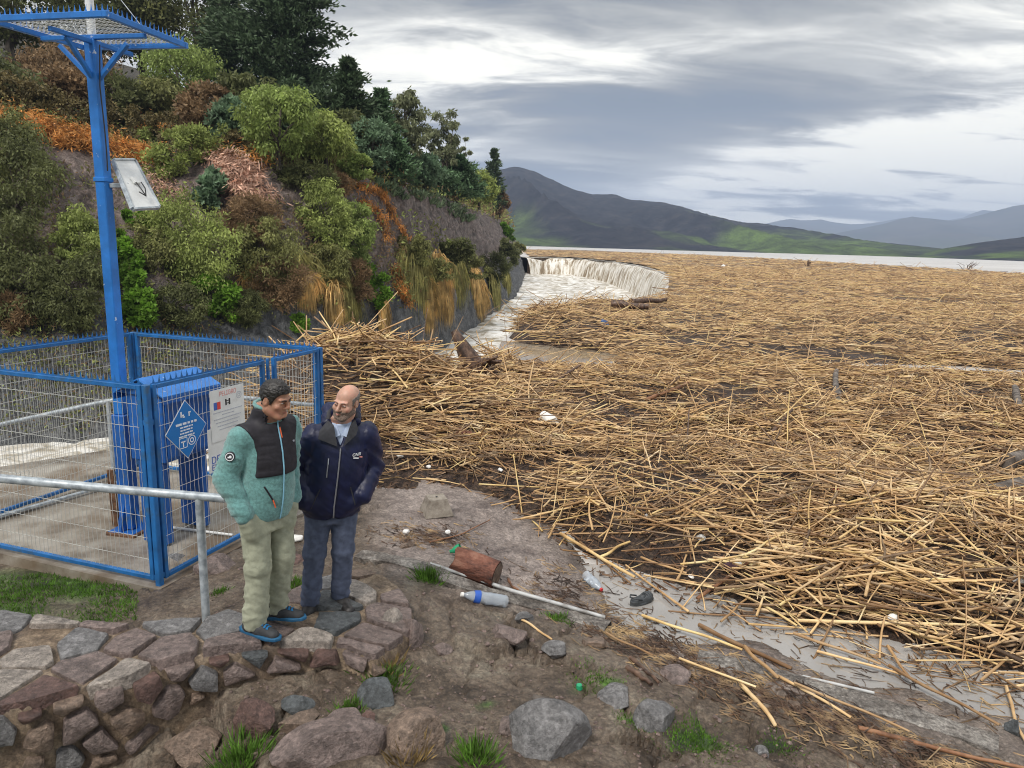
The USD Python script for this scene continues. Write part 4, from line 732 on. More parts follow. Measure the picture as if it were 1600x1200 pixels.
def ring(r0, r1, c, m=None, n=28):
    a = np.linspace(0, 2 * PI, n + 1)[:-1]; v = np.vstack([np.c_[np.cos(a) * r, np.sin(a) * r, a * 0 + .001] for r in (r0, r1)]); i = np.arange(n); j = (i + 1) % n
    return xf((v, np.vstack([np.stack([i, n + i, n + j], 1), np.stack([i, n + j, j], 1)])), SR, c)
s_ = .045
part(sg, 'symbol_frame', cat_([xf(box((s_ * 2, .006, .0014)), SR, L_(-.2, -.42) + SR[:, 1] * s_ * k) for k in (-1, 1)] + [xf(box((.006, s_ * 2, .0014)), SR, L_(-.2, -.42) + SR[:, 0] * s_ * k) for k in (-1, 1)] + [xf(box((.05, .012, .0014)), SR, L_(-.2, -.38)), xf(box((.012, .05, .0014)), SR, L_(-.2, -.46))]), M_ink)
part(sg, 'symbol_ring', cat_([ring(.038, .046, L_(.22, -.40)), ring(.014, .024, L_(.22, -.40))]), M_ink)
# white warning board
wl, wt = on_gate(327, 690, .03), on_gate(327, 612, .03); wr = on_gate(380, 598, .03); wc0 = on_gate(327, 700, .034)
W2 = np.linalg.norm((wr - wt)[:2]); H2 = .50; ctrw = wt + SR[:, 0] * W2 / 2 - SR[:, 1] * H2 / 2
bd = thing('warning_sign', 'white danger notice with red heading and emblems on the gate', 'sign', ctrw)
part(bd, 'plate', box((W2, H2, .004), ctrw, SR, .001), M_white)
Q_ = lambda u, w: ctrw + SR[:, 0] * u * W2 / 2 + SR[:, 1] * w * H2 / 2 + SR[:, 2] * .0026
words(bd, 'PELIGRO', Q_(-.48, .72), .046, M_redfade, width=W2 * .5, name='red_lettering')
part(bd, 'blue_block', xf(box((W2 * .09, .072, .0014)), SR, Q_(-.72, .38)), M_navyink); part(bd, 'red_block', xf(box((W2 * .10, .072, .0014)), SR, Q_(-.52, .38)), M_red)
part(bd, 'black_emblem', cat_([xf(box((.02, .02, .0014)), SR, Q_(0, .44) + SR[:, 0] * a * .024 + SR[:, 1] * b * .02) for a, b in ((-1, -1), (1, -1), (-1, 1), (1, 1), (-1, 0), (1, 0))] + [xf(box((.03, .008, .0014)), SR, Q_(0, .44) + SR[:, 1] * b * .012) for b in (-1, 1)]), M_blackink)
part(bd, 'round_emblem', cat_([ring(.03, .036, Q_(.68, .60)), ring(.012, .018, Q_(.68, .60))]), M_greyink)
for k, (w_, y_) in enumerate(((.86, .12), (.36, .0), (.8, -.14), (.7, -.28), (.6, -.42), (.5, -.56))): strip_line(bd, Q_(0 if k < 2 else -.05, y_), w_ * W2, .009, M_greyink, 20 + k)
ctr2 = wt + SR[:, 0] * (W2 * .40 - .02) - SR[:, 1] * (H2 * .98); ctr2 = ctr2 - SR[:, 2] * .006 - SR[:, 1] * .08
b2 = thing('lower_sign', 'second white board with blue lettering below the danger notice', 'sign', ctr2); W3, H3 = W2 * .92, .42
part(b2, 'plate', box((W3, H3, .004), ctr2, SR, .001), M_white)
words(b2, 'DE', ctr2 + SR[:, 0] * (-W3 / 2 + .03) + SR[:, 1] * (-.13) + SR[:, 2] * .0026, .07, M_navyink, name='blue_lettering')
words(b2, 'EN', ctr2 + SR[:, 0] * (-W3 / 2 + .03) + SR[:, 1] * (-.205 + .01) + SR[:, 2] * .0026, .055, M_navyink, name='blue_lettering')
# ================================================================== mortared stone wall, steps and loose rocks
def stone_mat(name, c, d=.35, sc=7): c = np.asarray(c); return pbr(name, [(.28, c * (1 - d)), (.48, c), (.62, c * (1 + d * .7)), (.78, np.minimum(c * (1 + d * 1.5), .6))], sc, 12, .28, .75, 1., 60, .018, nrough=.78, dist=.3, speck=(38, .38), second=(tuple(c * .55), 3.1, .56, .72))
M_stone = [stone_mat('mauve_stone', (.160, .122, .110)), stone_mat('grey_stone', (.150, .145, .145)), stone_mat('dark_red_stone', (.105, .062, .052)), stone_mat('pale_stone', (.26, .225, .195)), stone_mat('slate_stone', (.075, .082, .086)), stone_mat('brown_stone', (.17, .122, .092))]
M_mortar = pbr('sandy_mortar', [(.26, (.055, .038, .026)), (.42, (.135, .095, .062)), (.55, (.20, .148, .10)), (.70, (.29, .225, .16))], 4, 12, .45, .85, 1.0, 90, .008, nrough=.75, speck=(48, .38), second=((.085, .06, .045), 1.7, .5, .66))
ZW = .64
# outline of the flat top of the wall, as seen, and its foot
TOPB = [(-520, 905), (-200, 925), (0, 948), (100, 962), (190, 975), (250, 968), (330, 962), (420, 935), (500, 902), (560, 885), (600, 893), (630, 915), (648, 950), (650, 985)]
TOPF = [(-520, 1330), (-200, 1180), (0, 1112), (50, 1103), (110, 1082), (205, 1062), (250, 1040), (330, 1020), (400, 1010), (470, 1008), (540, 1012), (585, 1030), (620, 1012)]
wt_ = np.array([at_z(*q, ZW if q[0] < 380 else ZW - (q[0] - 380) / 250 * .16) for q in TOPB]); wf_ = np.array([at_z(*q, ZW if q[0] < 380 else ZW - (q[0] - 380) / 250 * .16) for q in TOPF])
wall_poly = Polygon([tuple(p[:2]) for p in wt_] + [tuple(p[:2]) for p in wf_[::-1]]).buffer(0)
_tx = np.vstack([wt_, wf_]); _trbf = RBFInterpolator(_tx[:, :2], _tx[:, 2], kernel='thin_plate_spline', smoothing=.01)
def wall_z(x, y): return _trbf(np.c_[np.atleast_1d(x), np.atleast_1d(y)])
def wall_body():
    x0, y0, x1, y1 = wall_poly.bounds; xs, ys = np.arange(max(x0, -4.6), x1 + .06, .03), np.arange(y0 - .1, y1 + .06, .03); X, Y = np.meshgrid(xs, ys, indexing='ij'); x, y = X.ravel(), Y.ravel()
    pts = shapely.points(x, y); d = shapely.distance(pts, wall_poly.exterior) * np.where(inside(wall_poly, x, y), 1, -1); d = d + .04 * fbm(np.c_[x, y, 0 * x], 4, 3, 61)
    g = gz_at(x, y); top = wall_z(x, y) + .035 * fbm(np.c_[x, y, 0 * x], 2.2, 4, 62) + .030 * fbm(np.c_[x, y, 0 * x], 9, 4, 63) - .008
    k = np.clip((d + .035) / .07, 0, 1); k = k * k * (3 - 2 * k); z = (g - .15) * (1 - k) + (top - .012) * k
    keep = d > -.06; f = grid_faces(*X.shape); return (np.c_[x, y, z], f[keep[f].all(1)])
wall = thing('stone_wall', 'low mortared wall of mixed red and grey stones under the handrail', 'wall', (-2.5, 4.2, .2))
wb = wall_body(); use = np.unique(wb[1]); lut = np.zeros(len(wb[0]), int); lut[use] = np.arange(len(use)); part(wall, 'mortar', (wb[0][use], lut[wb[1]]), M_mortar, True)
wtree = cKDTree(wb[0][:, :2])
def slab_stone(poly_px, z_of, m, seed, thick=.10, proud=.009, n=(22, 22)):
    """A flat-topped stone of the wall's top face, its outline given in the photograph, standing a little proud of the mortar."""
    P = np.array([at_z(*q, ZW if q[0] < 380 else ZW - (q[0] - 380) / 250 * .16) for q in poly_px])[:, :2]; pg = Polygon(P).buffer(.018).buffer(-.02).buffer(.02)
    if pg.is_empty: return
    if pg.geom_type != 'Polygon': pg = max(pg.geoms, key=lambda q: q.area)
    L = np.linspace(0, 1, 44)[:-1]; out = np.array([pg.exterior.interpolate(t, normalized=True).coords[0] for t in L]); c = np.array(pg.centroid.coords[0]); rings = []
    for k, dz in ((1.0, -thick), (1.0, -.015), (.97, 0), (.7, .003), (.38, .006), (0.02, .006)):
        q = c + (out - c) * k; z = wall_z(q[:, 0], q[:, 1]) + proud + dz + .012 * fbm(np.c_[q, 0 * q[:, 0] + seed], 4, 3, seed) * 1.6; j = .012 * fbm(np.c_[q, 0 * q[:, 0] + dz], 11, 2, seed + 1)
        rings.append(np.c_[q + (q - c) / (np.linalg.norm(q - c, axis=1, keepdims=True) + 1e-6) * j[:, None], z])
    v = np.vstack(rings); f = []; n_ = len(out); i = np.arange(n_); j = (i + 1) % n_
    for r in range(len(rings) - 1): a, b = r * n_, (r + 1) * n_; f += [np.stack([a + i, a + j, b + j], 1), np.stack([a + i, b + j, b + i], 1)]
    f = np.vstack(f); f = f if vnormals((v, f))[:, 2].mean() > 0 else f[:, ::-1]; part(wall, 'stone', (v, f), m, 35)
M_ = M_stone
TOPS = [([(262, 950), (190, 985), (170, 968), (116, 950), (128, 978), (140, 1000)], 0), ([(114, 950), (195, 975), (128, 992), (112, 972)], 0), ([(60, 975), (105, 968), (108, 1000), (55, 1025), (20, 1010)], 0), ([(0, 958), (52, 970), (20, 992), (-60, 995), (-60, 960)], 1), ([(250, 946), (318, 958), (318, 985), (272, 1000), (232, 985), (212, 970)], 1),
        ([(185, 978), (262, 1005), (225, 1015), (150, 1015)], 0), ([(-20, 1015), (50, 1032), (80, 1010), (110, 1000), (60, 1040), (-20, 1060)], 3), ([(90, 1025), (130, 1018), (205, 1060), (160, 1066), (95, 1045)], 0), ([(130, 1015), (218, 1012), (206, 1040), (180, 1030)], 3), ([(320, 985), (395, 990), (445, 1010), (420, 1025), (330, 1012), (305, 998)], 0), ([(452, 1000), (480, 995), (500, 1010), (465, 1022)], 3), ([(455, 975), (520, 985), (540, 1005), (505, 1005), (470, 990)], 1),
        ([(560, 888), (620, 905), (628, 938), (560, 950), (520, 935), (478, 932), (500, 908)], 3), ([(440, 950), (495, 955), (470, 975), (435, 965)], 0), ([(550, 955), (648, 945), (650, 960), (625, 1000), (590, 985)], 0), ([(498, 960), (530, 953), (545, 968), (515, 985)], 4), ([(340, 968), (372, 975), (375, 990), (335, 982)], 1), ([(395, 945), (430, 940), (425, 950), (400, 955)], 0), ([(-200, 985), (-70, 1000), (-60, 1050), (-200, 1080)], 5), ([(-400, 960), (-220, 980), (-220, 1060), (-420, 1080)], 1)]
_pk = np.random.default_rng(14); seeds0 = [np.mean([at_z(*q, ZW if q[0] < 380 else ZW - (q[0] - 380) / 250 * .16) for q in pp], 0)[:2] for pp, mi in TOPS]; seeds, tones = [], []
for c, (pp, mi) in zip(seeds0, TOPS):
    if not seeds or min(np.hypot(*(c - np.array(seeds)).T)) > .20: seeds.append(c); tones.append(mi)
x0, y0, x1, y1 = wall_poly.bounds
for _ in range(4000):
    c = np.array([_pk.uniform(max(x0, -4.4), x1), _pk.uniform(y0, y1)])
    if inside(wall_poly, *c) and min(np.hypot(*(c - np.array(seeds)).T)) > .25: seeds.append(c); tones.append(int(_pk.choice([0, 0, 1, 3, 3, 5, 2, 4, 0])))
cells = shapely.voronoi_polygons(shapely.MultiPoint(np.array(seeds))).geoms; core = wall_poly.buffer(-.012)
def flag_stone(pg, m, seed, proud):
    thick = .09; pg = pg.buffer(.002)
    if pg.geom_type != 'Polygon' or pg.area < .006: return
    L = np.linspace(0, 1, 41)[:-1]; out = np.array([pg.exterior.interpolate(t, normalized=True).coords[0] for t in L]); c = np.array(pg.centroid.coords[0]); out = out + .022 * np.c_[fbm(np.c_[out, 0 * L + seed], 7, 3, seed), fbm(np.c_[out, 0 * L + seed], 7, 3, seed + 1)]; r = np.random.default_rng(seed); tl = r.normal(0, .05, 2); rings = []
    for k, dz in ((1.0, -thick), (1.0, -.012), (.965, 0), (.8, .002), (.55, .004), (.3, .004), (0.02, .004)):
        q = c + (out - c) * k; z = wall_z(q[:, 0], q[:, 1]) + proud + dz + (q - c) @ tl + .022 * fbm(np.c_[q, 0 * q[:, 0] + seed], 5, 4, seed); rings.append(np.c_[q, z])
    v = np.vstack(rings); f = []; n_ = len(out); i = np.arange(n_); j = (i + 1) % n_
    for r_ in range(len(rings) - 1): a, b = r_ * n_, (r_ + 1) * n_; f += [np.stack([a + i, a + j, b + j], 1), np.stack([a + i, b + j, b + i], 1)]
    f = np.vstack(f); f = f if vnormals((v, f))[:, 2].mean() > 0 else f[:, ::-1]; part(wall, 'stone', (v, f), m, 35)
for g_i, cell in enumerate(cells):
    k = int(np.argmin([cell.distance(Point(*s)) + Point(*s).distance(cell.centroid) * .01 for s in seeds])); pg = cell.intersection(core).buffer(-.019, join_style=1).buffer(-.012).buffer(.012)
    if _pk.random() < .06: continue
    flag_stone(pg, M_[tones[k]], 230 + g_i, _pk.uniform(.004, .018))
# stones in the front face
fc = np.array([at_z(*q, ZW if q[0] < 380 else ZW - (q[0] - 380) / 250 * .16) for q in TOPF])
def face_stone(px, py, w, h, m, seed, dep=.24):
    """A stone of the front face, its middle on the face under the pixel."""
    x = np.interp(px, [q[0] for q in TOPF], fc[:, 0]); best = None
    for k in range(40):
        t = k / 39; d = pray(px, py); s = np.interp(EYE[0], [0], [0])
    d = pray(px, py); ts = np.linspace(2.0, 8, 1500); pts = EYE + ts[:, None] * d; yy = np.interp(pts[:, 0], fc[:, 0], fc[:, 1]); i = np.argmax(pts[:, 1] >= yy - .0); c = pts[i]
    ta = np.array([np.interp(c[0] + .1, fc[:, 0], fc[:, 1]) - np.interp(c[0] - .1, fc[:, 0], fc[:, 1])])[0] / .2; yaw = math.atan(ta)
    rs = rock((w, dep, h), seed, 3, 7, .05); v, f = rs; v = v.copy(); v[:, 1] = np.where(v[:, 1] < -dep * .30, -dep * .30 + (v[:, 1] + dep * .30) * .22, v[:, 1]); v[:, [0, 2]] *= 1.34
    part(wall, 'stone', xf((v, f), rotz(yaw), c + np.array([math.sin(yaw), -math.cos(yaw), 0]) * -.066), m, 30)
FACE = [(92, 1085, .26, .13, 1), (180, 1075, .19, .26, 2), (247, 1065, .19, .13, 4), (48, 1128, .13, .14, 4), (220, 1140, .26, .16, 2), (325, 1040, .13, .14, 1), (300, 1060, .10, .20, 2), (345, 1090, .17, .17, 2), (388, 1050, .12, .15, 5), (440, 1050, .07, .20, 4), (470, 1060, .12, .09, 2), (500, 1056, .07, .10, 2), (525, 1040, .11, .15, 5), (95, 1180, .2, .13, 5), (150, 1190, .14, .10, 2), (565, 1042, .17, .15, 0), (0, 1165, .12, .30, 2), (250, 1190, .25, .1, 5), (55, 1160, .1, .1, 4), (130, 1120, .16, .12, 0), (140, 1150, .12, .1, 4), (275, 1040, .1, .1, 0), (380, 1085, .1, .12, 0), (360, 1050, .08, .1, 4), (415, 1055, .1, .12, 0), (430, 1085, .1, .1, 2), (495, 1080, .12, .08, 0), (540, 1065, .12, .07, 2), (200, 1120, .1, .12, 4), (310, 1075, .1, .1, 0), (20, 1200, .2, .1, 0), (60, 1100, .1, .1, 0), (-20, 1120, .18, .16, 5), (300, 1130, .14, .12, 3), (360, 1125, .14, .1, 5), (215, 1185, .1, .1, 0), (415, 1100, .12, .10, 5), (470, 1098, .1, .06, 5), (-60, 1150, .2, .2, 1), (285, 1105, .1, .1, 5)]
_s = np.linspace(0, 1, 200); _pf = np.stack([np.interp(_s, np.linspace(0, 1, len(fc)), fc[:, k]) for k in range(3)], 1); _sl = np.r_[0, np.cumsum(np.linalg.norm(np.diff(_pf[:, :2], axis=0), axis=1))]
_tg = np.gradient(_pf[:, :2], axis=0); _tg /= np.linalg.norm(_tg, axis=1, keepdims=True); _on = np.stack([_tg[:, 1], -_tg[:, 0]], 1); _k = 14; _pd = np.pad(_on, ((_k, _k), (0, 0)), 'edge'); _on = np.stack([np.convolve(_pd[:, i], np.ones(2 * _k + 1) / (2 * _k + 1), 'valid') for i in range(2)], 1); _on /= np.linalg.norm(_on, axis=1, keepdims=True)
_hb = np.array([wall_z(p[0], p[1])[0] - gz1_(p[0] + n[0] * .12, p[1] + n[1] * .12) for p, n in zip(_pf, _on)]) if False else np.array([float(wall_z(p[0], p[1])[0] - gz_at(p[0] + n[0] * .12, p[1] + n[1] * .12)[0]) for p, n in zip(_pf, _on)])
def on_face(q, off):
    """Face coordinates (along the wall, up from the top edge) to world, off metres outwards."""
    p = np.stack([np.interp(q[:, 0], _sl, _pf[:, k]) for k in (0, 1)], 1); n = np.stack([np.interp(q[:, 0], _sl, _on[:, k]) for k in (0, 1)], 1); z = wall_z(p[:, 0], p[:, 1]) + q[:, 1]; return np.c_[p + n * np.reshape(off, (-1, 1)), z]
_s0 = float(np.interp(-3.6, _pf[:, 0], _sl)); face_poly = Polygon([(_s0, -.01)] + [(s, -.015) for s in _sl[::20] if s > _s0] + [(s, -min(max(h, .05), .75) + .03) for s, h in list(zip(_sl, _hb))[::-20] if s > _s0] + [(_s0, -.6)]).buffer(0)
fs = []
for _ in range(4000):
    c = np.array([_pk.uniform(_s0, _sl[-1]), _pk.uniform(-.75, 0)])
    if inside(face_poly, *c) and (not fs or min(np.hypot(*((c - np.array(fs)) * [1, 1.25]).T)) > .175): fs.append(c)
for g_i, cell in enumerate(shapely.voronoi_polygons(shapely.MultiPoint(np.array(fs))).geoms):
    pg = cell.intersection(face_poly).buffer(-.016 - _pk.uniform(0, .014), join_style=1).buffer(-.010).buffer(.010)
    if pg.geom_type != 'Polygon' or pg.area < .003 or _pk.random() < .10: continue
    L = np.linspace(0, 1, 33)[:-1]; out = np.array([pg.exterior.interpolate(t, normalized=True).coords[0] for t in L]); sd = 700 + g_i; out = out + .018 * np.c_[fbm(np.c_[out, 0 * L + sd], 8, 3, sd), fbm(np.c_[out, 0 * L + sd], 8, 3, sd + 1)]; c = np.array(pg.centroid.coords[0]); tl = _pk.normal(0, .10, 2); pr = _pk.uniform(.028, .058); rings = []
    for k, o in ((1.0, -.10), (1.0, -.018), (.94, -.004), (.72, .002), (.4, .006), (.03, .008)): q = c + (out - c) * k; rings.append(on_face(q, pr + o + (q - c) @ tl + .045 * fbm(np.c_[q, 0 * q[:, 0] + sd], 6, 4, sd)))
    v = np.vstack(rings); n_ = len(out); i = np.arange(n_); j = (i + 1) % n_; f = np.vstack([np.vstack([np.stack([r_ * n_ + i, r_ * n_ + j, (r_ + 1) * n_ + j], 1), np.stack([r_ * n_ + i, (r_ + 1) * n_ + j, (r_ + 1) * n_ + i], 1)]) for r_ in range(len(rings) - 1)])
    vn = vnormals((v, f)).mean(0)[:2]; nn_ = np.array([np.interp(c[0], _sl, _on[:, k]) for k in (0, 1)]); f = f if vn @ nn_ > 0 else f[:, ::-1]
    part(wall, 'stone', (v, f), M_[int(_pk.choice([2, 0, 5, 2, 1, 4, 5, 0]))], 35)
# --- loose rocks: (pixel of the middle of the top, width, depth, height, material, label)
def gz1(x, y): return float(gz_at(x, y)[0])
ROCKS = [((850, 1178), .56, .34, .30, 1, 'large grey boulder cut by the lower edge of the picture'), ((515, 1185), .66, .30, .22, 0, 'long mauve boulder lying in front of the wall foot'), ((650, 1168), .34, .30, .20, 5, 'brown boulder between the long mauve boulder and the grey boulder'), ((590, 1096), .27, .20, .14, 4, 'dark slate grey rock at the right end of the wall'),
         ((395, 1142), .27, .2, .18, 2, 'reddish rock in front of the wall beside the mossy gap'), ((462, 1108), .22, .14, .07, 4, 'flat dark slab stone lying along the wall foot'), ((465, 1135), .24, .14, .10, 5, 'sandy brown rock behind the long mauve boulder'), ((540, 1140), .24, .16, .10, 0, 'mauve rock resting below the slate grey rock'), ((690, 1020), .16, .14, .06, 0, 'small flat mauve rock set in the gravel'),
         ((300, 1180), .34, .24, .14, 5, 'sandy rock at the foot of the wall front'), ((965, 1095), .24, .2, .10, 1, 'grey angular rock beside the moss tufts'), ((1025, 1130), .26, .22, .16, 1, 'dark pitted rock near the bright green moss'), ((790, 1010), .30, .18, .07, 0, 'low mauve rock plate near the water bottle'), ((870, 1030), .22, .16, .07, 1, 'low grey rock plate in the gravel'), ((820, 968), .14, .1, .06, 1, 'small grey rock just below the water bottle'),
         ((1060, 1062), .24, .2, .08, 0, 'flat mauve rock under the driftwood line'), ((930, 1010), .2, .12, .07, 5, 'brown rock behind the short twigs'), ((800, 1140), .2, .14, .06, 0, 'small mauve rock beyond the grey boulder'), ((1190, 1180), .09, .07, .05, 1, 'round grey cobble near the lower edge'), ((1585, 1145), .10, .1, .09, 4, 'dark wet stone in the shallow water at the right edge'), ((270, 890), .34, .24, .12, 1, 'grey rock at the foot of the cage corner post'), ((335, 890), .4, .3, .12, 0, 'brown rock hump beside the railing post'), ((455, 885), .4, .26, .10, 2, 'dark red rock hump between the two men'), ((640, 1005), .18, .22, .22, 0, 'mauve block at the broken end of the wall'), ((606, 985), .22, .2, .18, 3, 'pale broken end stone of the wall'),
         ((575, 1128), .11, .08, .06, 2, 'small red stone beside the green tuft'), ((635, 855), .16, .1, .05, 5, 'small brown stone near the litter patch'), ((1240, 1105), .1, .07, .04, 5, 'flat brown pebble under the long cane')]
for k, (q, w, d, h, mi, lb) in enumerate(ROCKS):
    p = on_ground(*q); z = gz1(p[0], p[1]); r = np.random.default_rng(k + 40)
    single('rock', lb, 'rock', rock((w * 1.08, d * 1.15, h * 1.7), 400 + k, 4, 10, .05, rotz(r.uniform(-.5, .5)), (p[0], p[1] + d * .15, z + h * .12)), M_[mi], 32)
rng = np.random.default_rng(77); ms = []
gpx = rng.uniform(300, 1500, 2600); gpy = rng.uniform(900, 1215, 2600); gps = at_z(gpx, gpy, .25)
gz_ = gz_at(gps[:, 0], gps[:, 1]); ok = (gz_ > .06) & ~inside(wall_poly.buffer(.02), gps[:, 0], gps[:, 1]); base_r = [rock((1, .8, .55), 600 + k, 0, 3, .02) for k in range(6)]
for i in np.nonzero(ok)[0]:
    s = min(rng.lognormal(math.log(.013), .5), .05); ms.append(xf(base_r[i % 6], rotz(rng.uniform(0, 6)), (gps[i, 0], gps[i, 1], gz_[i] + s * .1), s))
stuff('gravel', 'small loose stones and grit scattered over the wet ground', 'gravel', ms, stone_mat('grit_stone', (.16, .115, .10), .5, 20))
# ================================================================== the two men
def rc(P, a, b, ra, rb):
    a, b = np.asarray(a, float), np.asarray(b, float); ab = b - a; t = np.clip((P - a) @ ab / (ab @ ab), 0, 1)
    return np.linalg.norm(P - a - t[:, None] * ab, axis=1) - (ra + (rb - ra) * t)
def ell(P, c, r): r = np.asarray(r, float); q = P - np.asarray(c, float); k0 = np.linalg.norm(q / r, axis=1); k1 = np.linalg.norm(q / r ** 2, axis=1); return k0 * (k0 - 1) / np.maximum(k1, 1e-9)
def smin(a, b, k): h = np.clip(.5 + .5 * (b - a) / k, 0, 1); return b * (1 - h) + a * h - k * h * (1 - h)
def smax(a, b, k): return -smin(-a, -b, k)
def loft(P, tab, ex=2.0):
    """Torso of elliptic sections. tab rows: z, half width, half depth, centre x, centre y."""
    from scipy.interpolate import PchipInterpolator
    T = np.asarray(tab, float); z = np.clip(P[:, 2], T[0, 0], T[-1, 0]); w, d, cx, cy = PchipInterpolator(T[:, 0], T[:, 1:])(z).T
    q = (np.abs((P[:, 0] - cx) / w) ** ex + np.abs((P[:, 1] - cy) / d) ** ex) ** (1 / ex); r = (q - 1) * np.minimum(w, d)
    return np.maximum(r, np.maximum(P[:, 2] - T[-1, 0], T[0, 0] - P[:, 2]))
def ax(lo, hi, h): return np.arange(lo, hi + h, h)
def axfine(lo, hi, h, flo, fhi, fh): return np.r_[np.arange(lo, flo, h), np.arange(flo, fhi, fh), np.arange(fhi, hi + h, h)]
def head_sdf(q, jaw=1.0, smile=0., nose=1.0, wide=1.0):
    """A head in its own frame: face towards -y, origin between the ears."""
    q = q / np.array([wide, 1, 1])
    d = ell(q, (0, .014, .040), (.0745, .096, .088)); d = smin(d, ell(q, (0, -.028, -.035), (.060 * jaw, .066, .082)), .03)
    d = smin(d, rc(q, (-.022, -.076, -.098), (.022, -.076, -.098), .020, .020), .022); d = smin(d, rc(q, (-.052 * jaw, .0, -.060), (-.030, -.06, -.095), .022, .018), .03); d = smin(d, rc(q, (.052 * jaw, .0, -.060), (.030, -.06, -.095), .022, .018), .03)
    for s in (-1, 1):
        d = smin(d, ell(q, (s * .044, -.066, -.022), (.022, .022, .020 + .004 * smile)), .016)
        d = smax(d, -ell(q, (s * .031, -.099, .010), (.019, .014, .0125)), .010)
        d = smin(d, rc(q, (s * .012, -.090, .029), (s * .046, -.078, .031), .0095, .009), .012)
        d = smin(d, ell(q, (s * .031, -.082, .008), (.0145, .0125, .0115)), .004)
        d = smin(d, rc(q, (s * .013, -.103, -.026), (s * .013, -.098, -.028), .0085, .008), .007)
        e = ell(q, (s * .0765, .012, -.002), (.0085, .021, .033)); e = smax(e, -ell(q, (s * .086, .007, .002), (.007, .011, .018)), .004); d = smin(d, e, .006)
    d = smin(d, rc(q, (0, -.094, .018), (0, -.117 * nose, -.020), .0085, .0125), .010)
    d = smin(d, rc(q, (-.018 - .005 * smile, -.088, -.054 + .004 * smile), (0, -.0975, -.056), .0055, .007), .008); d = smin(d, rc(q, (.018 + .005 * smile, -.088, -.054 + .004 * smile), (0, -.0975, -.056), .0055, .007), .008)
    d = smin(d, rc(q, (-.013, -.088, -.067), (.013, -.088, -.067), .0075, .0075), .009)
    d = smax(d, -rc(q, (-.022 - .006 * smile, -.094, -.0605 + .007 * smile), (0, -.104, -.0612), .0018, .0025), .004); d = smax(d, -rc(q, (.022 + .006 * smile, -.094, -.0605 + .007 * smile), (0, -.104, -.0612), .0018, .0025), .004)
    return d
def hand_sdf(P, w, fdir, side, palm):
    """A relaxed hand from the wrist w along fdir: palm, four curled fingers of different lengths and a thumb."""
    f = np.asarray(fdir, float); f /= np.linalg.norm(f); s = np.asarray(side, float); s -= f * (s @ f); s /= np.linalg.norm(s); n = np.cross(f, s) * palm
    k = w + f * .085; d = rc(P, w, w + f * .03, .027, .029)
    for o, l in ((-.030, .068), (-.010, .078), (.010, .073), (.028, .057)):
        a = k + s * o; b = a + f * l * .5 + n * .012; c = b + f * l * .36 + n * .028; d = smin(d, rc(P, w + s * o * .5 + f * .02, a, .014, .0105), .012); d = smin(d, rc(P, a, b, .0095, .0088), .004); d = np.minimum(d, rc(P, b, c, .0088, .0075))
    a = w + f * .025 - s * .026; b = a + f * .035 - s * .022 + n * .012; c = b + f * .030 + n * .010; d = smin(d, rc(P, a, b, .013, .011), .010); return smin(d, rc(P, b, c, .0105, .0085), .004)
def folds(mesh, amp, freq, seed, shear=.5, mask=None):
    v, f = vf(mesh); n = vnormals((v, f)); q = np.c_[v[:, 0] * freq[0], v[:, 1] * freq[0], (v[:, 2] + shear * v[:, 0] + .3 * v[:, 1]) * freq[1]]
    a = 1 - np.abs(fbm(q, 1, 3, seed)) * 4; a = np.clip(a, -.6, 1) * amp + fbm(v, 16, 2, seed + 1) * amp * .5
    if mask is not None: a = a * mask(v)
    return v + n * a[:, None], f
def solve(fn, p, d, n=28, lo=-.3, hi=.3):
    """Where the ray p + t d leaves the solid fn (from outside inwards): first root from lo."""
    t = np.linspace(lo, hi, 400); D = fn(np.asarray(p, float) + t[:, None] * np.asarray(d, float)); i = np.argmax(D < 0); return np.asarray(p) + t[i] * np.asarray(d, float)
def skin_mat(name, c, red):
    c, red = np.asarray(c), np.asarray(red)
    N = {'g': ('geometry', {}), 'n': ('noise_texture', dict(scale=22, detail=6)), 'r': ('rgb_ramp', dict(ramp=[(.3, c * .85), (.5, c), (.7, red)])), 'n2': ('noise_texture', dict(scale=240, detail=3)), 'b': ('bump', dict(strength=.15, distance=.002)), 'p': ('principled_bsdf', dict(roughness=.48, subsurface_weight=.12, subsurface_radius=(.012, .005, .003), subsurface_scale=1.0))}
    return mat(name, N, [('g.position', 'n.vector'), ('g.position', 'n2.vector'), ('n.fac', 'r.fac'), ('r.color', 'p.base_color'), ('n2.fac', 'b.height'), ('b.normal', 'p.normal')])
M_skin1 = skin_mat('tanned_skin', (.40, .205, .135), (.44, .20, .14)); M_skin2 = skin_mat('light_skin', (.52, .30, .22), (.56, .28, .21))
def cloth(name, c, var, sc, bump, bsc, rough=.85, sheen=.0, spec=.3): c = np.asarray(c); return pbr(name, [(.28, c * (1 - var)), (.5, c), (.72, np.minimum(c * (1 + var), 1))], sc, 7, rough, None, bump, bsc, .006, sheen=sheen, spec=spec)
M_teal = cloth('teal_fleece', (.135, .295, .285), .2, 60, .85, 240, .95, .35); M_black = cloth('black_shell_fabric', (.022, .020, .025), .2, 30, .25, 300, .6); M_sage = cloth('sage_cotton', (.325, .335, .25), .12, 25, .3, 400, .9)
M_navy = cloth('navy_shell_fabric', (.0068, .0095, .040), .25, 14, .25, 260, .42, spec=.4); M_jean = cloth('grey_blue_denim', (.090, .108, .165), .20, 22, .4, 420, .9); M_char = cloth('charcoal_lining', (.040, .040, .046), .15, 40, .3, 300, .8); M_shirt = cloth('pale_blue_shirt', (.42, .50, .66), .08, 30, .2, 400, .8)
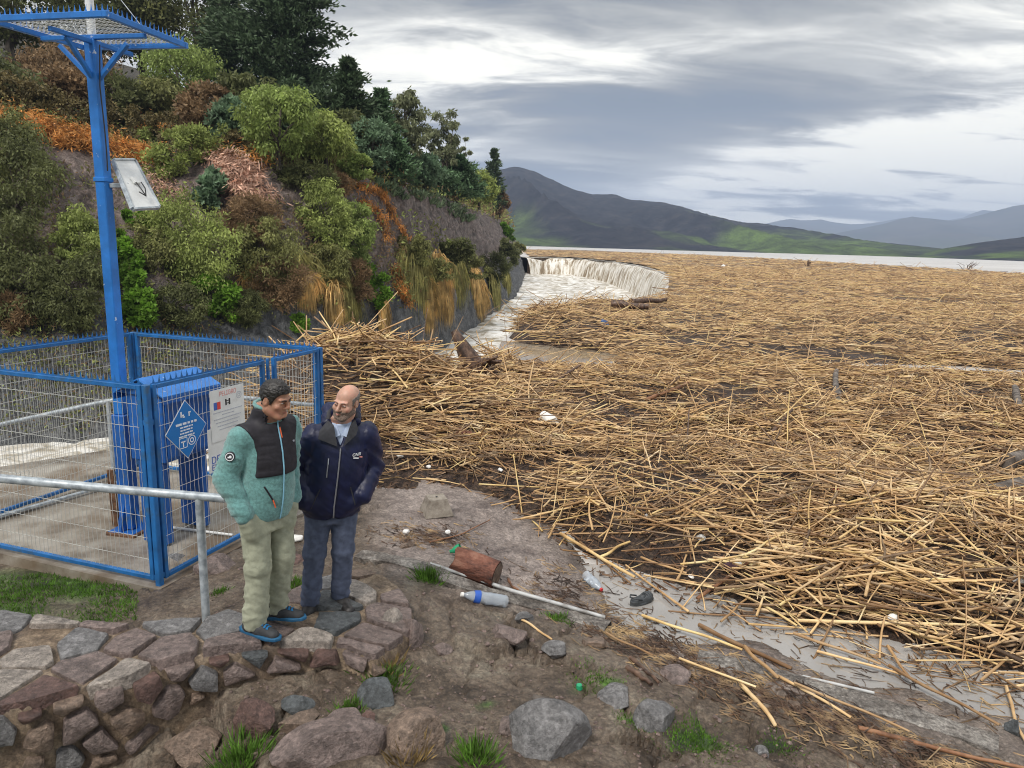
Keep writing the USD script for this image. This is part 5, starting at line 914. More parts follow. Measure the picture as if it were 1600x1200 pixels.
M_hair = pbr('black_hair', [(.3, (.006, .005, .005)), (.7, (.022, .018, .016))], 60, 5, .42, None, .8, 130, .004, stretch=(1, .4, 1)); M_greyhair = pbr('grey_stubble', [(.35, (.10, .085, .075)), (.65, (.22, .19, .17))], 160, 4, .8, None, .4, 300, .002); M_beard = pbr('dark_grey_beard', [(.35, (.10, .066, .052)), (.65, (.26, .19, .155))], 170, 4, .85, None, .5, 300, .002)
M_lid = paint('lash_brown', (.07, .035, .025), .5, .1, 50); M_eye = paint('eye_white', (.42, .37, .34), .25, .05, 50); M_iris = paint('dark_iris', (.02, .012, .008), .15, .1, 50); M_lip1 = paint('lip_brown', (.33, .13, .10), .45, .08, 60); M_lip2 = paint('lip_pink', (.46, .19, .165), .45, .08, 60)
M_boot = pbr('black_leather', [(.3, (.012, .011, .011)), (.7, (.035, .031, .030))], 30, 6, .45, .6, .3, 120, .003); M_sole = paint('dark_rubber', (.03, .028, .027), .8, .15, 30); M_bluesole = paint('blue_rubber', (.012, .09, .19), .6, .15, 30); M_lace = paint('blue_lace', (.01, .14, .33), .6, .15, 40); M_shoegrey = paint('charcoal_shoe', (.03, .032, .036), .7, .2, 40)
M_zip = paint('zip_blue', (.20, .42, .55), .45, .1, 60); M_zipgrey = paint('zip_grey', (.22, .22, .24), .35, .1, 60, .3); M_orange = paint('orange_pull', (.65, .12, .04), .5, .1, 60)
def shoe(h, kind):
    """One shoe, toe towards -y, heel at y = +.10; origin under the ankle."""
    def up(P):
        d = rc(P, (0, .055, .045), (0, -.02, .05), .044, .045); d = smin(d, rc(P, (0, -.03, .042), (-.004, -.135, .030), .045, .034), .03); d = smin(d, rc(P, (0, .045, .06), (0, .030, .150), .048, .050), .03)
        return np.maximum(d, .012 - P[:, 2])
    def sole(P):
        w = np.interp(P[:, 1], [-.19, -.17, -.11, -.03, .05, .10, .115], [0, .032, .051, .046, .042, .036, .02]); d = np.maximum(np.abs(P[:, 0] + .002) - w, np.abs(P[:, 2] - .012) - .013 - .006 * np.clip((P[:, 1]) / .1, 0, 1)); return d
    U = surface_nets(up, ax(-.07, .07, .0055), ax(-.20, .13, .0055), ax(0, .22, .0055)); S = surface_nets(sole, ax(-.07, .07, .005), ax(-.21, .13, .005), ax(-.01, .05, .004))
    return taubin(U, 6), taubin(S, 3), up
def place(mesh, yaw, base): return xf(mesh, rotz(yaw), base)
class Man:
    def __init__(s, label, base, yaw, shift):
        s.base, s.yaw, s.R, s.shift = np.asarray(base, float), yaw, rotz(yaw), shift
        s.t = thing('person', label, 'person', base)
    def w(s, mesh):
        """Local to world, with the lean of the stance."""
        v, f = vf(mesh); return s.wp(v), f
    def wp(s, v):
        v = np.atleast_2d(v); zs, xs, ys = np.array(s.shift).T; o = np.c_[np.interp(v[:, 2], zs, xs), np.interp(v[:, 2], zs, ys), 0 * v[:, 2]]; return v @ s.R.T + s.base + o
    def add(s, name, mesh, m, smooth=True, parent=None, label=None): return part(parent or s.t, name, s.w(mesh), m, smooth, label)
    def loc(s, world): return s.R.T @ (np.asarray(world, float) - s.base)
def build_man(s, hc, hyaw, hpitch, hroll, arms, legs, torso, skin, jaw, smile, wide, gaze=0.):
    Rh = rotz(hyaw) @ rotx(hpitch) @ roty(hroll); hl = lambda P: (P - hc) @ Rh; s.Rh, s.hc = Rh, np.asarray(hc)
    s.hs = lambda q: head_sdf(q, jaw, smile, 1.0, wide); hs = lambda q: s.hs(q / .965) * .965
    def body(P):
        d = hs(hl(P)); nk = Rh @ np.array([0, .030, -.075]) + hc; d = smin(d, rc(P, nk, (hc[0] * .4, .012, torso[-1][0] - .10), .058, .066), .03)
        T = np.array(torso, float); T[:, 1:3] *= .86; d = smin(d, loft(P, T), .05)
        for (sh, el, wr, fd, pn), sd in zip(arms, (-1, 1)): d = smin(d, rc(P, sh, el, .052, .042), .03); d = smin(d, rc(P, el, wr, .041, .028), .01); d = smin(d, hand_sdf(P, np.asarray(wr), fd, (0, -1, .2), pn * sd), .012)
        for hp, kn, an in legs: d = smin(d, rc(P, hp, kn, .085, .055), .03); d = smin(d, rc(P, kn, an, .055, .038), .01); d = smin(d, rc(P, an, np.asarray(an) + [0, -.05, -.045], .032, .022), .02)
        return d
    B = surface_nets(body, axfine(-.40, .40, .018, hc[0] - .10, hc[0] + .10, .0058), axfine(-.32, .28, .018, hc[1] - .14, hc[1] + .12, .0052), axfine(.02, hc[2] + .15, .020, hc[2] - .135, hc[2] + .14, .0052))
    b = s.add('body', taubin(B, 3), skin); s.b = b
    Rh = Rh * .965; s.Rh = Rh
    for sd in (-1, 1):
        ic = trimesh.creation.icosphere(2, 1.0); yw_ = rotz(sd * .28); k = 1 - .35 * smile
        e = xf((np.array(ic.vertices) * [.0135, .006, .0048 * k], ic.faces), yw_, (sd * .031 * wide, -.0905, .0115)); s.add('eye', xf(e, Rh, hc), M_eye, True)
        i = xf((np.array(ic.vertices) * [.0062, .004, .0052 * k], ic.faces), yw_, (sd * .031 * wide + gaze, -.0937, .0115)); s.add('iris', xf(i, Rh, hc), M_iris, True)
        l = xf(tube([(sd * .0165, -.0950, .0105), (sd * .031, -.0972, .0150 - .002 * smile), (sd * .0455, -.0885, .0105)], [.0012, .0022, .0012], 6), None, (0, 0, 0)); s.add('eyelid', xf(l, Rh, hc), M_lid, True)
    return b
def region(s, reg, off, h=.005, noise=0., seed=0, ns=(60, 60, 60)):
    """A shell over the head where reg (local head points) is negative."""
    def fn(q):
        d = s.hs(q) - off
        for sd in (-1, 1): d = np.maximum(d, -ell(q, (sd * .088, .008, -.004), (.030, .025, .038)))
        if noise: d = d - noise * fbm(q * np.asarray(ns), 1, 2, seed)
        return smax(d, reg(q), .004)
    m = surface_nets(fn, ax(-.11, .11, h), ax(-.14, .13, h), ax(-.13, .15, h)); return xf(taubin(m, 3), s.Rh, s.hc)

# ---- the man in the teal fleece
zf1 = .64
m1 = Man('person in teal fleece with black chest panel and sage trousers, looking aside', (-1.645, 4.56, zf1), math.radians(55), [(.05, 0, 0), (.9, .02, 0), (1.4, .045, 0), (1.75, .07, -.02)])
fr, fl = m1.loc((-1.685, 4.45, zf1)), m1.loc((-1.61, 4.67, zf1))
T1 = [(.815, .162, .125, 0, .0), (.88, .176, .142, 0, -.004), (1.0, .180, .152, 0, -.012), (1.14, .184, .154, 0, -.012), (1.26, .190, .146, 0, -.006), (1.37, .190, .128, 0, .004), (1.43, .166, .116, 0, .012), (1.48, .118, .100, 0, .010), (1.515, .096, .098, 0, -.006), (1.595, .092, .102, 0, -.020)]
arms1 = [((-.175, .015, 1.385), (-.248, .080, 1.13), (-.205, -.050, .885), (.34, -.10, -.93), 1), ((.175, .015, 1.385), (.215, .07, 1.13), (.170, -.040, .89), (-.30, -.16, -.94), 1)]
legs1 = [((-.092, .0, .86), (fr[0] * .5 - .045, -.035, .49), (fr[0], fr[1] + .02, .10)), ((.092, .0, .86), (fl[0] * .5 + .045, -.045 + fl[1] * .5, .49), (fl[0], fl[1] + .02, .10))]
hc1 = np.array([-.01, -.088, 1.632])
build_man(m1, hc1, math.radians(14), math.radians(15), math.radians(-3), arms1, legs1, T1, M_skin1, 1.08, 0, 1.06, .003)
def sleeve(P, a, r): return smin(rc(P, a[0], a[1], r[0], r[1]), rc(P, a[1], np.asarray(a[2]) + (np.asarray(a[2]) - np.asarray(a[1])) * -.02, r[1], r[2]), .01)
def jack1(P):
    d = loft(P, T1)
    for a in arms1: d = smin(d, sleeve(P, a, (.083, .076, .060)), np.interp(P[:, 2], [1.2, 1.36], [.008, .045]))
    return d
def neckcut(P, hc): return np.maximum(rc(P, (0, hc[1] + .06, 1.46), (0, hc[1] + .03, 1.70), .074, .084), 1.475 - P[:, 2])
jm = surface_nets(lambda P: np.maximum(jack1(P), -neckcut(P, hc1)), ax(-.38, .38, .0115), ax(-.26, .26, .0115), ax(.79, 1.63, .0115))
j1 = folds(taubin(jm, 4), .013, (3, 15), 71, .5, lambda v: np.clip(.12 + np.clip((np.abs(v[:, 0]) - .19) / .03, 0, 1) * .9 + .4 * (v[:, 2] < 1.10), 0, 1)); jk1 = m1.add('fleece_jacket', j1, M_teal)
side = lambda P: np.abs(P[:, 0]) - np.interp(P[:, 2], [1.10, 1.30, 1.38, 1.44, 1.6], [.156, .144, .158, .186, .25])
pm = surface_nets(lambda P: np.maximum(np.maximum(np.maximum(jack1(P) - .0075, -neckcut(P, hc1) + .004), side(P)), np.maximum(1.135 + .10 * P[:, 0] ** 2 - P[:, 2], P[:, 2] - 1.568)), ax(-.27, .27, .007), ax(-.22, .22, .007), ax(1.11, 1.58, .007))
m1.add('chest_panel', folds(taubin(pm, 4), .004, (4, 16), 73, .2), M_black, True, jk1)
def zipline(fn, z0, z1, x=0., n=26, off=.004): return np.array([solve(fn, (x, -.40, z), (0, 1, 0), lo=0, hi=.5) + [0, -off, 0] for z in np.linspace(z0, z1, n)])
zl = zipline(jack1, .825, 1.545, 0., 30, .014); m1.add('zip', tube(zl, .0048, 6), M_zip, True, jk1)
m1.add('zip_pull', tube([zl[-5] + [.006, -.007, 0], zl[-7] + [.012, -.009, -.02]], .004, 6), M_orange, True, jk1)
pk = [solve(jack1, (-.12 + .012 * k, -.40, 1.075 - .024 * k), (0, 1, 0), lo=0, hi=.5) + [0, -.011, 0] for k in range(6)]; m1.add('pocket_zip', tube(pk, .006, 6), M_black, True, jk1); m1.add('pocket_pull', tube([pk[4] + [0, -.006, 0], pk[5] + [.002, -.012, -.03]], .0045, 6), M_orange, True, jk1)
rim = np.array([[.090 * math.cos(a), -.020 + .100 * math.sin(a), 1.583 + .014 * math.sin(a)] for a in np.linspace(0, 2 * PI, 33)[:-1]]); rim = np.vstack([rim, rim[:1]]); m1.add('collar_rim', tube(rim, .013, 8), M_teal, True, jk1)
m1.add('collar_flap', tube([(.012, -.118, 1.545), (.03, -.122, 1.52), (.03, -.12, 1.50)], .017, 8), M_teal, True, jk1)
sd_ = np.array([-.8, -.6, 0.05]); c = solve(jack1, np.array([-.225, .035, 1.285]) + sd_ * .3, -sd_, lo=0, hi=.4); Rp = frame(sd_)
disc = lambda r0, r1, z: xf(ring(r0, r1, np.zeros(3)) if False else lathe([(r0, z), (r1, z)], 24), Rp, c + sd_ * .006)
pt = m1.add('sleeve_patch', xf(lathe([(0, .004), (.030, .004), (.032, 0), (.032, -.012)], 24), Rp, c + sd_ * .012), M_char, False, jk1)
p_ = lambda nm, msh, m_: part(jk1, nm, m1.w(msh), m_)
p_('patch_ring', xf(lathe([(.022, .0052), (.027, .0052)], 24), Rp, c + sd_ * .012), M_ink); p_('patch_emblem', cat_([xf(lathe([(0, .0053), (.009, .0053)], 12), Rp, c + sd_ * .012 + Rp[:, 0] * .004), xf(box((.024, .008, .001)), Rp, c + sd_ * .0176 - Rp[:, 1] * .004)]), M_ink)
c2 = solve(jack1, (.105, -.4, 1.33), (0, 1, 0), lo=0, hi=.5); p_('chest_mark', box((.035, .004, .012), c2 + [0, -.008, 0]), M_greyink)
for a in arms1:
    w_ = np.asarray(a[2]); d_ = w_ - np.asarray(a[1]); d_ /= np.linalg.norm(d_); m1.add('cuff', tube([w_ - d_ * .03, w_ + d_ * .01, w_ + d_ * .024], [.062, .060, .054], 16), M_teal, 40, jk1)
def tr1(P):
    d = loft(P, [(.74, .152, .114, 0, 0), (.84, .158, .120, 0, 0), (.93, .155, .116, 0, 0)])
    for hp, kn, an in legs1: d = smin(d, smin(rc(P, hp, kn, .098, .076), rc(P, kn, np.asarray(an) + [0, 0, -.02], .076, .070), .02), .03)
    for a in arms1: w_ = np.asarray(a[2]); f_ = np.asarray(a[3]); d = smin(d, rc(P, w_ + f_ * .045, w_ + f_ * .15, .050, .046), .035)
    return np.maximum(d, .052 - P[:, 2])
tm_ = surface_nets(tr1, ax(-.32, .32, .0115), ax(-.26, .22, .0115), ax(.03, .96, .0115))
m1.add('trousers', folds(taubin(tm_, 4), .016, (6.5, 13), 75, .9, lambda v: np.clip(.5 + np.exp(-((v[:, 2] - .16) / .12) ** 2) * .7 + np.exp(-((v[:, 2] - .5) / .1) ** 2) * .4, 0, 1.2)), M_sage)
Uh, Sh, upf = shoe(.12, 0); Uh, Sh = [xf(m_, np.diag([1.08, 1.08, 1.0])) for m_ in (Uh, Sh)]
for q, yw, nm in ((fr, math.radians(12), 'right'), (fl, math.radians(32), 'left')):
    Rs = rotz(yw); q0 = np.array([q[0], q[1], 0]); mv = lambda msh: xf(msh, Rs, q0)
    sh = m1.add('hiking_shoe', mv(Uh), M_shoegrey); part(sh, 'sole', m1.w(mv(Sh)), M_bluesole, 40)
    lc = []
    for k in range(6):
        y_ = -.10 + .022 * k; a_ = [solve(upf, (x_, y_, .25), (0, 0, -1), lo=0, hi=.25) + [0, 0, .004] for x_ in np.linspace(-.024, .024, 5)]; lc.append(tube(a_, .0052, 5)); b_ = np.array(a_); b_[:, 1] += np.linspace(-.01, .012, 5); lc.append(tube(b_, .0045, 5))
    lc.append(tube([(0, .01, .125), (.03, -.0, .12), (.045, -.02, .10)], .005, 5)); lc.append(tube([(0, .01, .125), (-.03, -.005, .115), (-.045, -.03, .09)], .005, 5))
    part(sh, 'laces', m1.w(mv(cat_(lc))), M_lace, True, kind='stuff')
zb = lambda q: np.interp(q[:, 1], [-.13, -.092, -.072, -.056, -.042, -.030, -.012, .0, .04, .12], [.076, .074, .070, .052, .024, -.012, -.016, .012, -.050, -.078]) + .5 * 0 * q[:, 0] - q[:, 2]
hm = region(m1, lambda q: zb(q) + .008 * fbm(q, 60, 2, 5), .0075, .0038, .012, 81, (150, 50, 110)); m1.add('hair', hm, M_hair)
qf = region(m1, lambda q: np.maximum(np.maximum(zb(q) - .002, q[:, 1] + .045), -(q[:, 2] - .066)), .0125, .0038, .016, 83, (150, 50, 90)); m1.add('fringe', qf, M_hair)
for sd in (-1, 1): m1.add('eyebrow', xf(tube([(sd * .012, -.1015, .027), (sd * .03, -.0985, .0325), (sd * .047, -.0865, .028)], [.0038, .0045, .0028], 6), m1.Rh, m1.hc), M_hair)
m1.add('lips', xf(tube([(-.020, -.0955, -.0600), (0, -.1065, -.0605), (.020, -.0955, -.0600)], [.0022, .0042, .0022], 6), m1.Rh, m1.hc), M_lip1)

# ---- the man in the navy jacket
zf2 = .50
m2 = Man('balding person in a navy blue jacket and grey blue jeans, hands in pockets, smiling', (-1.355, 5.03, zf2), math.radians(17), [(.05, 0, 0), (.9, .05, 0), (1.4, .115, 0), (1.75, .155, 0)])
gr_, gl_ = m2.loc((-1.475, 4.97, zf2)), m2.loc((-1.275, 5.10, zf2))
T2 = [(.80, .186, .128, 0, 0), (.83, .205, .148, 0, 0), (.95, .212, .158, 0, -.008), (1.12, .214, .160, 0, -.012), (1.27, .214, .148, 0, -.004), (1.38, .208, .128, 0, .006), (1.435, .175, .115, 0, .014), (1.48, .125, .105, 0, .012), (1.53, .100, .098, 0, .004)]
arms2 = [((-.180, .015, 1.385), (-.275, .075, 1.12), (-.190, -.085, .945), (.80, -.02, -.5), 1), ((.180, .015, 1.385), (.275, .065, 1.12), (.190, -.09, .945), (-.80, -.02, -.5), 1)]
legs2 = [((-.09, 0, .86), (gr_[0] * .55 - .04, -.02, .49), (gr_[0], gr_[1] + .02, .10)), ((.09, 0, .86), (gl_[0] * .55 + .04, -.015, .49), (gl_[0], gl_[1] + .02, .10))]
hc2 = np.array([0.02, -.05, 1.648])
build_man(m2, hc2, math.radians(-36), math.radians(9), math.radians(7), arms2, legs2, T2, M_skin2, 1.06, 1.0, 1.07, -.003)
def jack2(P):
    d = loft(P, T2)
    for a in arms2: d = smin(d, sleeve(P, a, (.090, .082, .070)), np.interp(P[:, 2], [1.15, 1.36], [.010, .045]))
    for a in arms2: w_ = np.asarray(a[2]); f_ = np.asarray(a[3]); d = smin(d, rc(P, w_, w_ + f_ * .14, .062, .052), .03)
    return d
vcut = lambda P: np.maximum(np.abs(P[:, 0]) - np.interp(P[:, 2], [1.33, 1.36, 1.60], [0, .008, .105]), P[:, 1] - .0)
jm = surface_nets(lambda P: np.maximum(np.maximum(jack2(P), -neckcut(P, (0, -.05)) if False else -np.maximum(rc(P, (0, .0, 1.45), (0, -.02, 1.7), .072, .082), 1.44 - P[:, 2])), -np.maximum(vcut(P), -.055 - P[:, 1] if False else P[:, 1] + .01)), ax(-.40, .40, .0115), ax(-.27, .26, .0115), ax(.78, 1.56, .0115))
j2 = folds(taubin(jm, 4), .015, (3.2, 13), 91, .8, lambda v: np.clip(.45 + (np.abs(v[:, 0]) > .18) * .55 + np.clip((.98 - v[:, 2]) * 3, 0, .5), 0, 1)); jk2 = m2.add('navy_jacket', j2, M_navy)
zl = zipline(jack2, .815, 1.335, .004, 26, .015); m2.add('zip', tube(zl, .0055, 6), M_zipgrey, True, jk2)
zc_ = zipline(jack2, 1.13, 1.27, -.072, 8, .012); m2.add('chest_zip', tube(zc_, .0048, 6), M_zipgrey, True, jk2); m2.add('zip_pull', tube([zc_[-1] + [0, -.006, -.005], zc_[-1] + [.002, -.009, -.045]], .0042, 6), M_greyink, True, jk2)
for sd in (-1, 1):
    pz = [solve(jack2, (sd * (.105 + .012 * k), -.4, 1.04 - .034 * k), (0, 1, 0), lo=0, hi=.5) + [0, -.008, 0] for k in range(6)]; m2.add('pocket_edge', tube(pz, .0045, 6), M_char, True, jk2)
# open collar, lining, hood folded at the nape, shirt
def flap(pts, th): 
    q = np.array(pts, float); h = trimesh.convex.convex_hull(np.vstack([q, q + [0, th, 0]])); return rough_up(trimesh.remesh.subdivide(*trimesh.remesh.subdivide(np.array(h.vertices), np.array(h.faces))), .003, 18, 2, 4)
m2.add('collar_flap', flap([(-.155, -.125, 1.405), (-.022, -.168, 1.355), (-.058, -.135, 1.50), (-.098, -.075, 1.525), (-.150, -.10, 1.455)], .02), M_char, 40, jk2)
m2.add('collar_flap', flap([(.105, -.135, 1.425), (.022, -.168, 1.355), (.055, -.135, 1.49), (.092, -.07, 1.525), (.118, -.10, 1.46)], .02), M_char, 40, jk2)
def hood(P):
    a = rc(P, (-.105, -.03, 1.50), (-.085, .085, 1.565), .032, .046); a = smin(a, rc(P, (.105, -.03, 1.50), (.085, .085, 1.565), .032, .046), .02); a = smin(a, rc(P, (-.085, .085, 1.565), (.085, .085, 1.565), .046, .046), .02); a = smin(a, rc(P, (-.07, .12, 1.47), (.07, .12, 1.47), .045, .045), .03); return a
m2.add('hood', folds(taubin(surface_nets(hood, ax(-.19, .19, .008), ax(-.09, .2, .008), ax(1.38, 1.66, .008)), 4), .010, (12, 14), 95), M_navy, True, jk2)
m2.add('hood_lining', tube([(-.098, -.045, 1.52), (-.090, .02, 1.565), (-.06, .060, 1.59), (.06, .060, 1.59), (.090, .02, 1.565), (.098, -.045, 1.52)], .020, 8), M_char, True, jk2)
m2.add('shirt', surface_nets(lambda P: np.maximum(loft(P, [(1.28, .14, .125, 0, 0), (1.42, .13, .105, 0, .004), (1.475, .085, .088, 0, -.006), (1.50, .074, .082, 0, -.014)]), -rc(P, (0, -.01, 1.46), (0, -.03, 1.6), .062, .066)), ax(-.16, .16, .007), ax(-.16, .13, .007), ax(1.27, 1.52, .007)), M_shirt)
for sd in (-1, 1): m2.add('shirt_collar', flap([(sd * .006, -.118, 1.425), (sd * .045, -.122, 1.405), (sd * .068, -.075, 1.508), (sd * .040, -.085, 1.500)], .008), M_shirt, 40)
def jtext(s, x, z, h, m, name):
    tm = meshkit.text_mesh(s, h, .002, True); v = np.array(tm.vertices); f = np.array(tm.faces); q = np.c_[v[:, 0] + x, 0 * v[:, 0], v[:, 1] + z]; y0 = [solve(jack2, (xx, -.4, z), (0, 1, 0), lo=0, hi=.5)[1] for xx in (x, x + .04, x + .08)]
    q[:, 1] = np.interp(q[:, 0], [x, x + .04, x + .08], y0) - .012 - v[:, 2]; part(jk2, name, m2.w((q, f[:, ::-1])), m)
jtext('CNR', .092, 1.268, .022, M_ink, 'chest_lettering')
for x_, wd, m_ in ((.113, .055, M_ink), (.152, .03, M_redfade)): y_ = solve(jack2, (x_, -.4, 1.255), (0, 1, 0), lo=0, hi=.5); part(jk2, 'lettering_bar', m2.w(box((wd, .003, .007), y_ + [0, -.012, 0], rotz(-.25))), m_)
sd_ = np.array([-.75, -.66, 0.0]); c = solve(jack2, np.array([-.21, .01, 1.345]) + sd_ * .3, -sd_, lo=0, hi=.4); part(jk2, 'sleeve_mark', m2.w(xf(box((.022, .028, .003)), frame(sd_), c + sd_ * .006)), M_greyink)
def tr2(P):
    d = loft(P, [(.74, .160, .115, 0, 0), (.84, .168, .120, 0, 0), (.93, .165, .118, 0, 0)])
    for hp, kn, an in legs2: d = smin(d, smin(rc(P, hp, kn, .104, .075), rc(P, kn, np.asarray(an) + [0, 0, -.02], .075, .064), .02), .025)
    return np.maximum(d, .075 - P[:, 2])
tm_ = surface_nets(tr2, ax(-.32, .32, .0115), ax(-.22, .22, .0115), ax(.06, .96, .0115))
m2.add('jeans', folds(taubin(tm_, 4), .012, (7, 15), 97, .6, lambda v: np.clip(.35 + np.exp(-((v[:, 2] - .17) / .1) ** 2) * .7 + np.exp(-((v[:, 2] - .48) / .1) ** 2) * .6, 0, 1.2)), M_jean)
for q, yw in ((gr_, math.radians(-24)), (gl_, math.radians(24))):
    Rs = rotz(yw); q0 = np.array([q[0], q[1], 0]); mv = lambda msh: xf(msh, Rs, q0)
    sh = m2.add('ankle_boot', mv(Uh), M_boot); part(sh, 'sole', m2.w(mv(Sh)), M_sole, 40)
hm = region(m2, lambda q: np.maximum(np.interp(q[:, 1], [-.052, -.042, -.030, -.018, -.004, .04, .12], [.12, .075, .0, -.02, .012, -.05, -.075]) - q[:, 2], q[:, 2] - np.interp(q[:, 1], [-.06, -.03, .03, .09, .12], [.03, .052, .072, .085, .08])) + .012 * fbm(q, 40, 2, 5), .0032, .0036); m2.add('cropped_hair', hm, M_greyhair)
bm = region(m2, lambda q: np.maximum(np.maximum(q[:, 2] - np.interp(q[:, 1], [-.13, -.098, -.085, -.06, -.03, -.018, .0, .05], [-.037, -.037, -.040, -.046, -.036, -.01, -.05, -.09]), -(ell(q, (0, -.100, -.0615), (.021, .02, .0115)))), -.125 - q[:, 2]) + .010 * fbm(q, 55, 2, 6), .0030, .0036); m2.add('beard', bm, M_beard)
for sd in (-1, 1): m2.add('eyebrow', xf(tube([(sd * .012, -.1005, .029), (sd * .03, -.0975, .034), (sd * .047, -.0855, .029)], [.0020, .0026, .0016], 6), m2.Rh, m2.hc), M_beard)
m2.add('lips', xf(tube([(-.024, -.0935, -.0545), (0, -.1065, -.0615), (.024, -.0935, -.0545)], [.002, .0042, .002], 6), m2.Rh, m2.hc), M_lip2)
# ================================================================== vegetation of the hillside
def leaf_mat(name, c, var=.34, tl=.32, second=None, sc=1.3):
    c = np.asarray(c); return pbr(name, [(.25, c * .55), (.5, c), (.75, np.minimum(c * 1.55, 1))], sc, 5, .6, None, 0, island=var, translucent=tl, spec=.25, second=second)
LM = dict(olive=leaf_mat('olive_leaves', (0.193, 0.198, 0.070)), dark=leaf_mat('dark_needles', (0.063, 0.095, 0.046), .35, .12), darkolive=leaf_mat('dark_olive_leaves', (0.111, 0.122, 0.046)), light=leaf_mat('light_green_leaves', (0.266, 0.313, 0.091)), pepper=leaf_mat('fresh_drooping_leaves', (0.228, 0.290, 0.082)), vivid=leaf_mat('vivid_green_leaves', (0.124, 0.236, 0.025)), blue=leaf_mat('blue_green_leaves', (0.140, 0.210, 0.122)),
          brown=leaf_mat('brown_twiggy_leaves', (0.223, 0.146, 0.078)), straw=leaf_mat('straw_grass', (0.557, 0.380, 0.152), .4, .3), grass=leaf_mat('tussock_grass', (0.317, 0.290, 0.099), .4, .3), orange=leaf_mat('orange_dry_creeper', (0.461, 0.205, 0.053), .45, .15), hedge=leaf_mat('hedge_leaves', (0.129, 0.102, 0.041), .5, .15), pink=leaf_mat('dry_pinkish_brush', (0.506, 0.313, 0.228), .4, .1), agave=leaf_mat('pale_agave_blades', (0.143, 0.197, 0.112), .3, .1), euc=leaf_mat('grey_green_leaves', (0.171, 0.187, 0.100), .45, .25), pine=leaf_mat('pine_needles', (0.082, 0.140, 0.065), .5, .15))
M_trunk = pbr('rough_bark', [(.3, (.035, .028, .022)), (.5, (.085, .068, .054)), (.7, (.15, .125, .10))], 6, 8, .9, None, .8, 24, .02, stretch=(1, 1, .25))
def leafy(P, A, L, W, rng, curl=.0):
    """Diamond leaves at P pointing along A."""
    n = len(P); A = A / (np.linalg.norm(A, axis=1, keepdims=True) + 1e-9); r = rng.normal(size=(n, 3)); B = np.cross(A, r); B /= np.linalg.norm(B, axis=1, keepdims=True) + 1e-9
    v = np.stack([P, P + A * (L * .45)[:, None] + B * (W / 2)[:, None], P + A * L[:, None], P + A * (L * .45)[:, None] - B * (W / 2)[:, None]], 1)
    f = (np.array([[0, 1, 2], [0, 2, 3]])[None] + 4 * np.arange(n)[:, None, None]).reshape(-1, 3); return v.reshape(-1, 3), f
def ball(n, rng): q = rng.normal(size=(n, 3)); return q / np.linalg.norm(q, axis=1, keepdims=True)
def crown_clumps(n, rad, rng, fill=.55):
    """Clump centres in a lumpy ellipsoid, most of them near its surface."""
    q = ball(n, rng); r = rng.uniform(fill, 1, n) ** .6 * (.82 + .55 * fbm(q, 1.6, 2, int(rng.integers(1e6)))); return q * r[:, None] * rad
def foliage(C, cr, per, L, W, rng, droop=0., up=0., outward=.6):
    """Leaves of a crown: clumps C with radius cr."""
    n = len(C) * per; k = np.repeat(np.arange(len(C)), per); s = ball(n, rng) * (rng.random(n) ** .45)[:, None]; s[:, 2] *= .75; P = C[k] + s * (cr[k] if np.ndim(cr) else cr)[:, None] if np.ndim(cr) else C[k] + s * cr
    A = s * outward + rng.normal(size=(n, 3)) * .5; A[:, 2] += up - droop; return leafy(P, A, L * rng.uniform(.6, 1.3, n), W * rng.uniform(.7, 1.2, n), rng)
def limbs(base, C, r0, rng, n=7):
    """Trunk forking into limbs that reach some of the clumps."""
    top = C.mean(0) * .6 + base * .4; top[:2] = base[:2] * .6 + C.mean(0)[:2] * .4; ms = [tube([base - [0, 0, .3], lerp(base, top, .5) + rng.normal(0, r0 * .6, 3), top], [r0, r0 * .8, r0 * .6], 7)]
    for i in rng.choice(len(C), min(n, len(C)), False): m = lerp(top, C[i], .5) + rng.normal(0, r0, 3) + [0, 0, r0]; ms.append(tube([lerp(base, top, rng.uniform(.55, 1)), m, C[i]], [r0 * .5, r0 * .32, r0 * .10], 5))
    return cat_(ms)
_top = hill_t > .97; _toptree = cKDTree(hill[0][_top][:, :2]); _topz = hill[0][_top][:, 2]
def hill_top_z(x, y): return float(_topz[_toptree.query((x, y))[1]])
def ground_under(px, py, back):
    P, N = on_hill(px, py); 
    if back: d = P - EYE; d[2] = 0; d /= np.linalg.norm(d); Q = P + d * back; Q[2] = hill_top_z(Q[0], Q[1]); return Q
    return P.copy()
SEED = [100]
def new_rng(): SEED[0] += 1; return np.random.default_rng(SEED[0])
def plant(name, cat, label, trunk, crown, base, mt, group=None, crown_name='crown', trunk_name='trunk', trunk_mat=None):
    t = thing(name, label, cat, base, group)
    if trunk is not None: part(t, trunk_name, trunk, trunk_mat or M_trunk, True)
    part(t, crown_name, crown, mt); return t
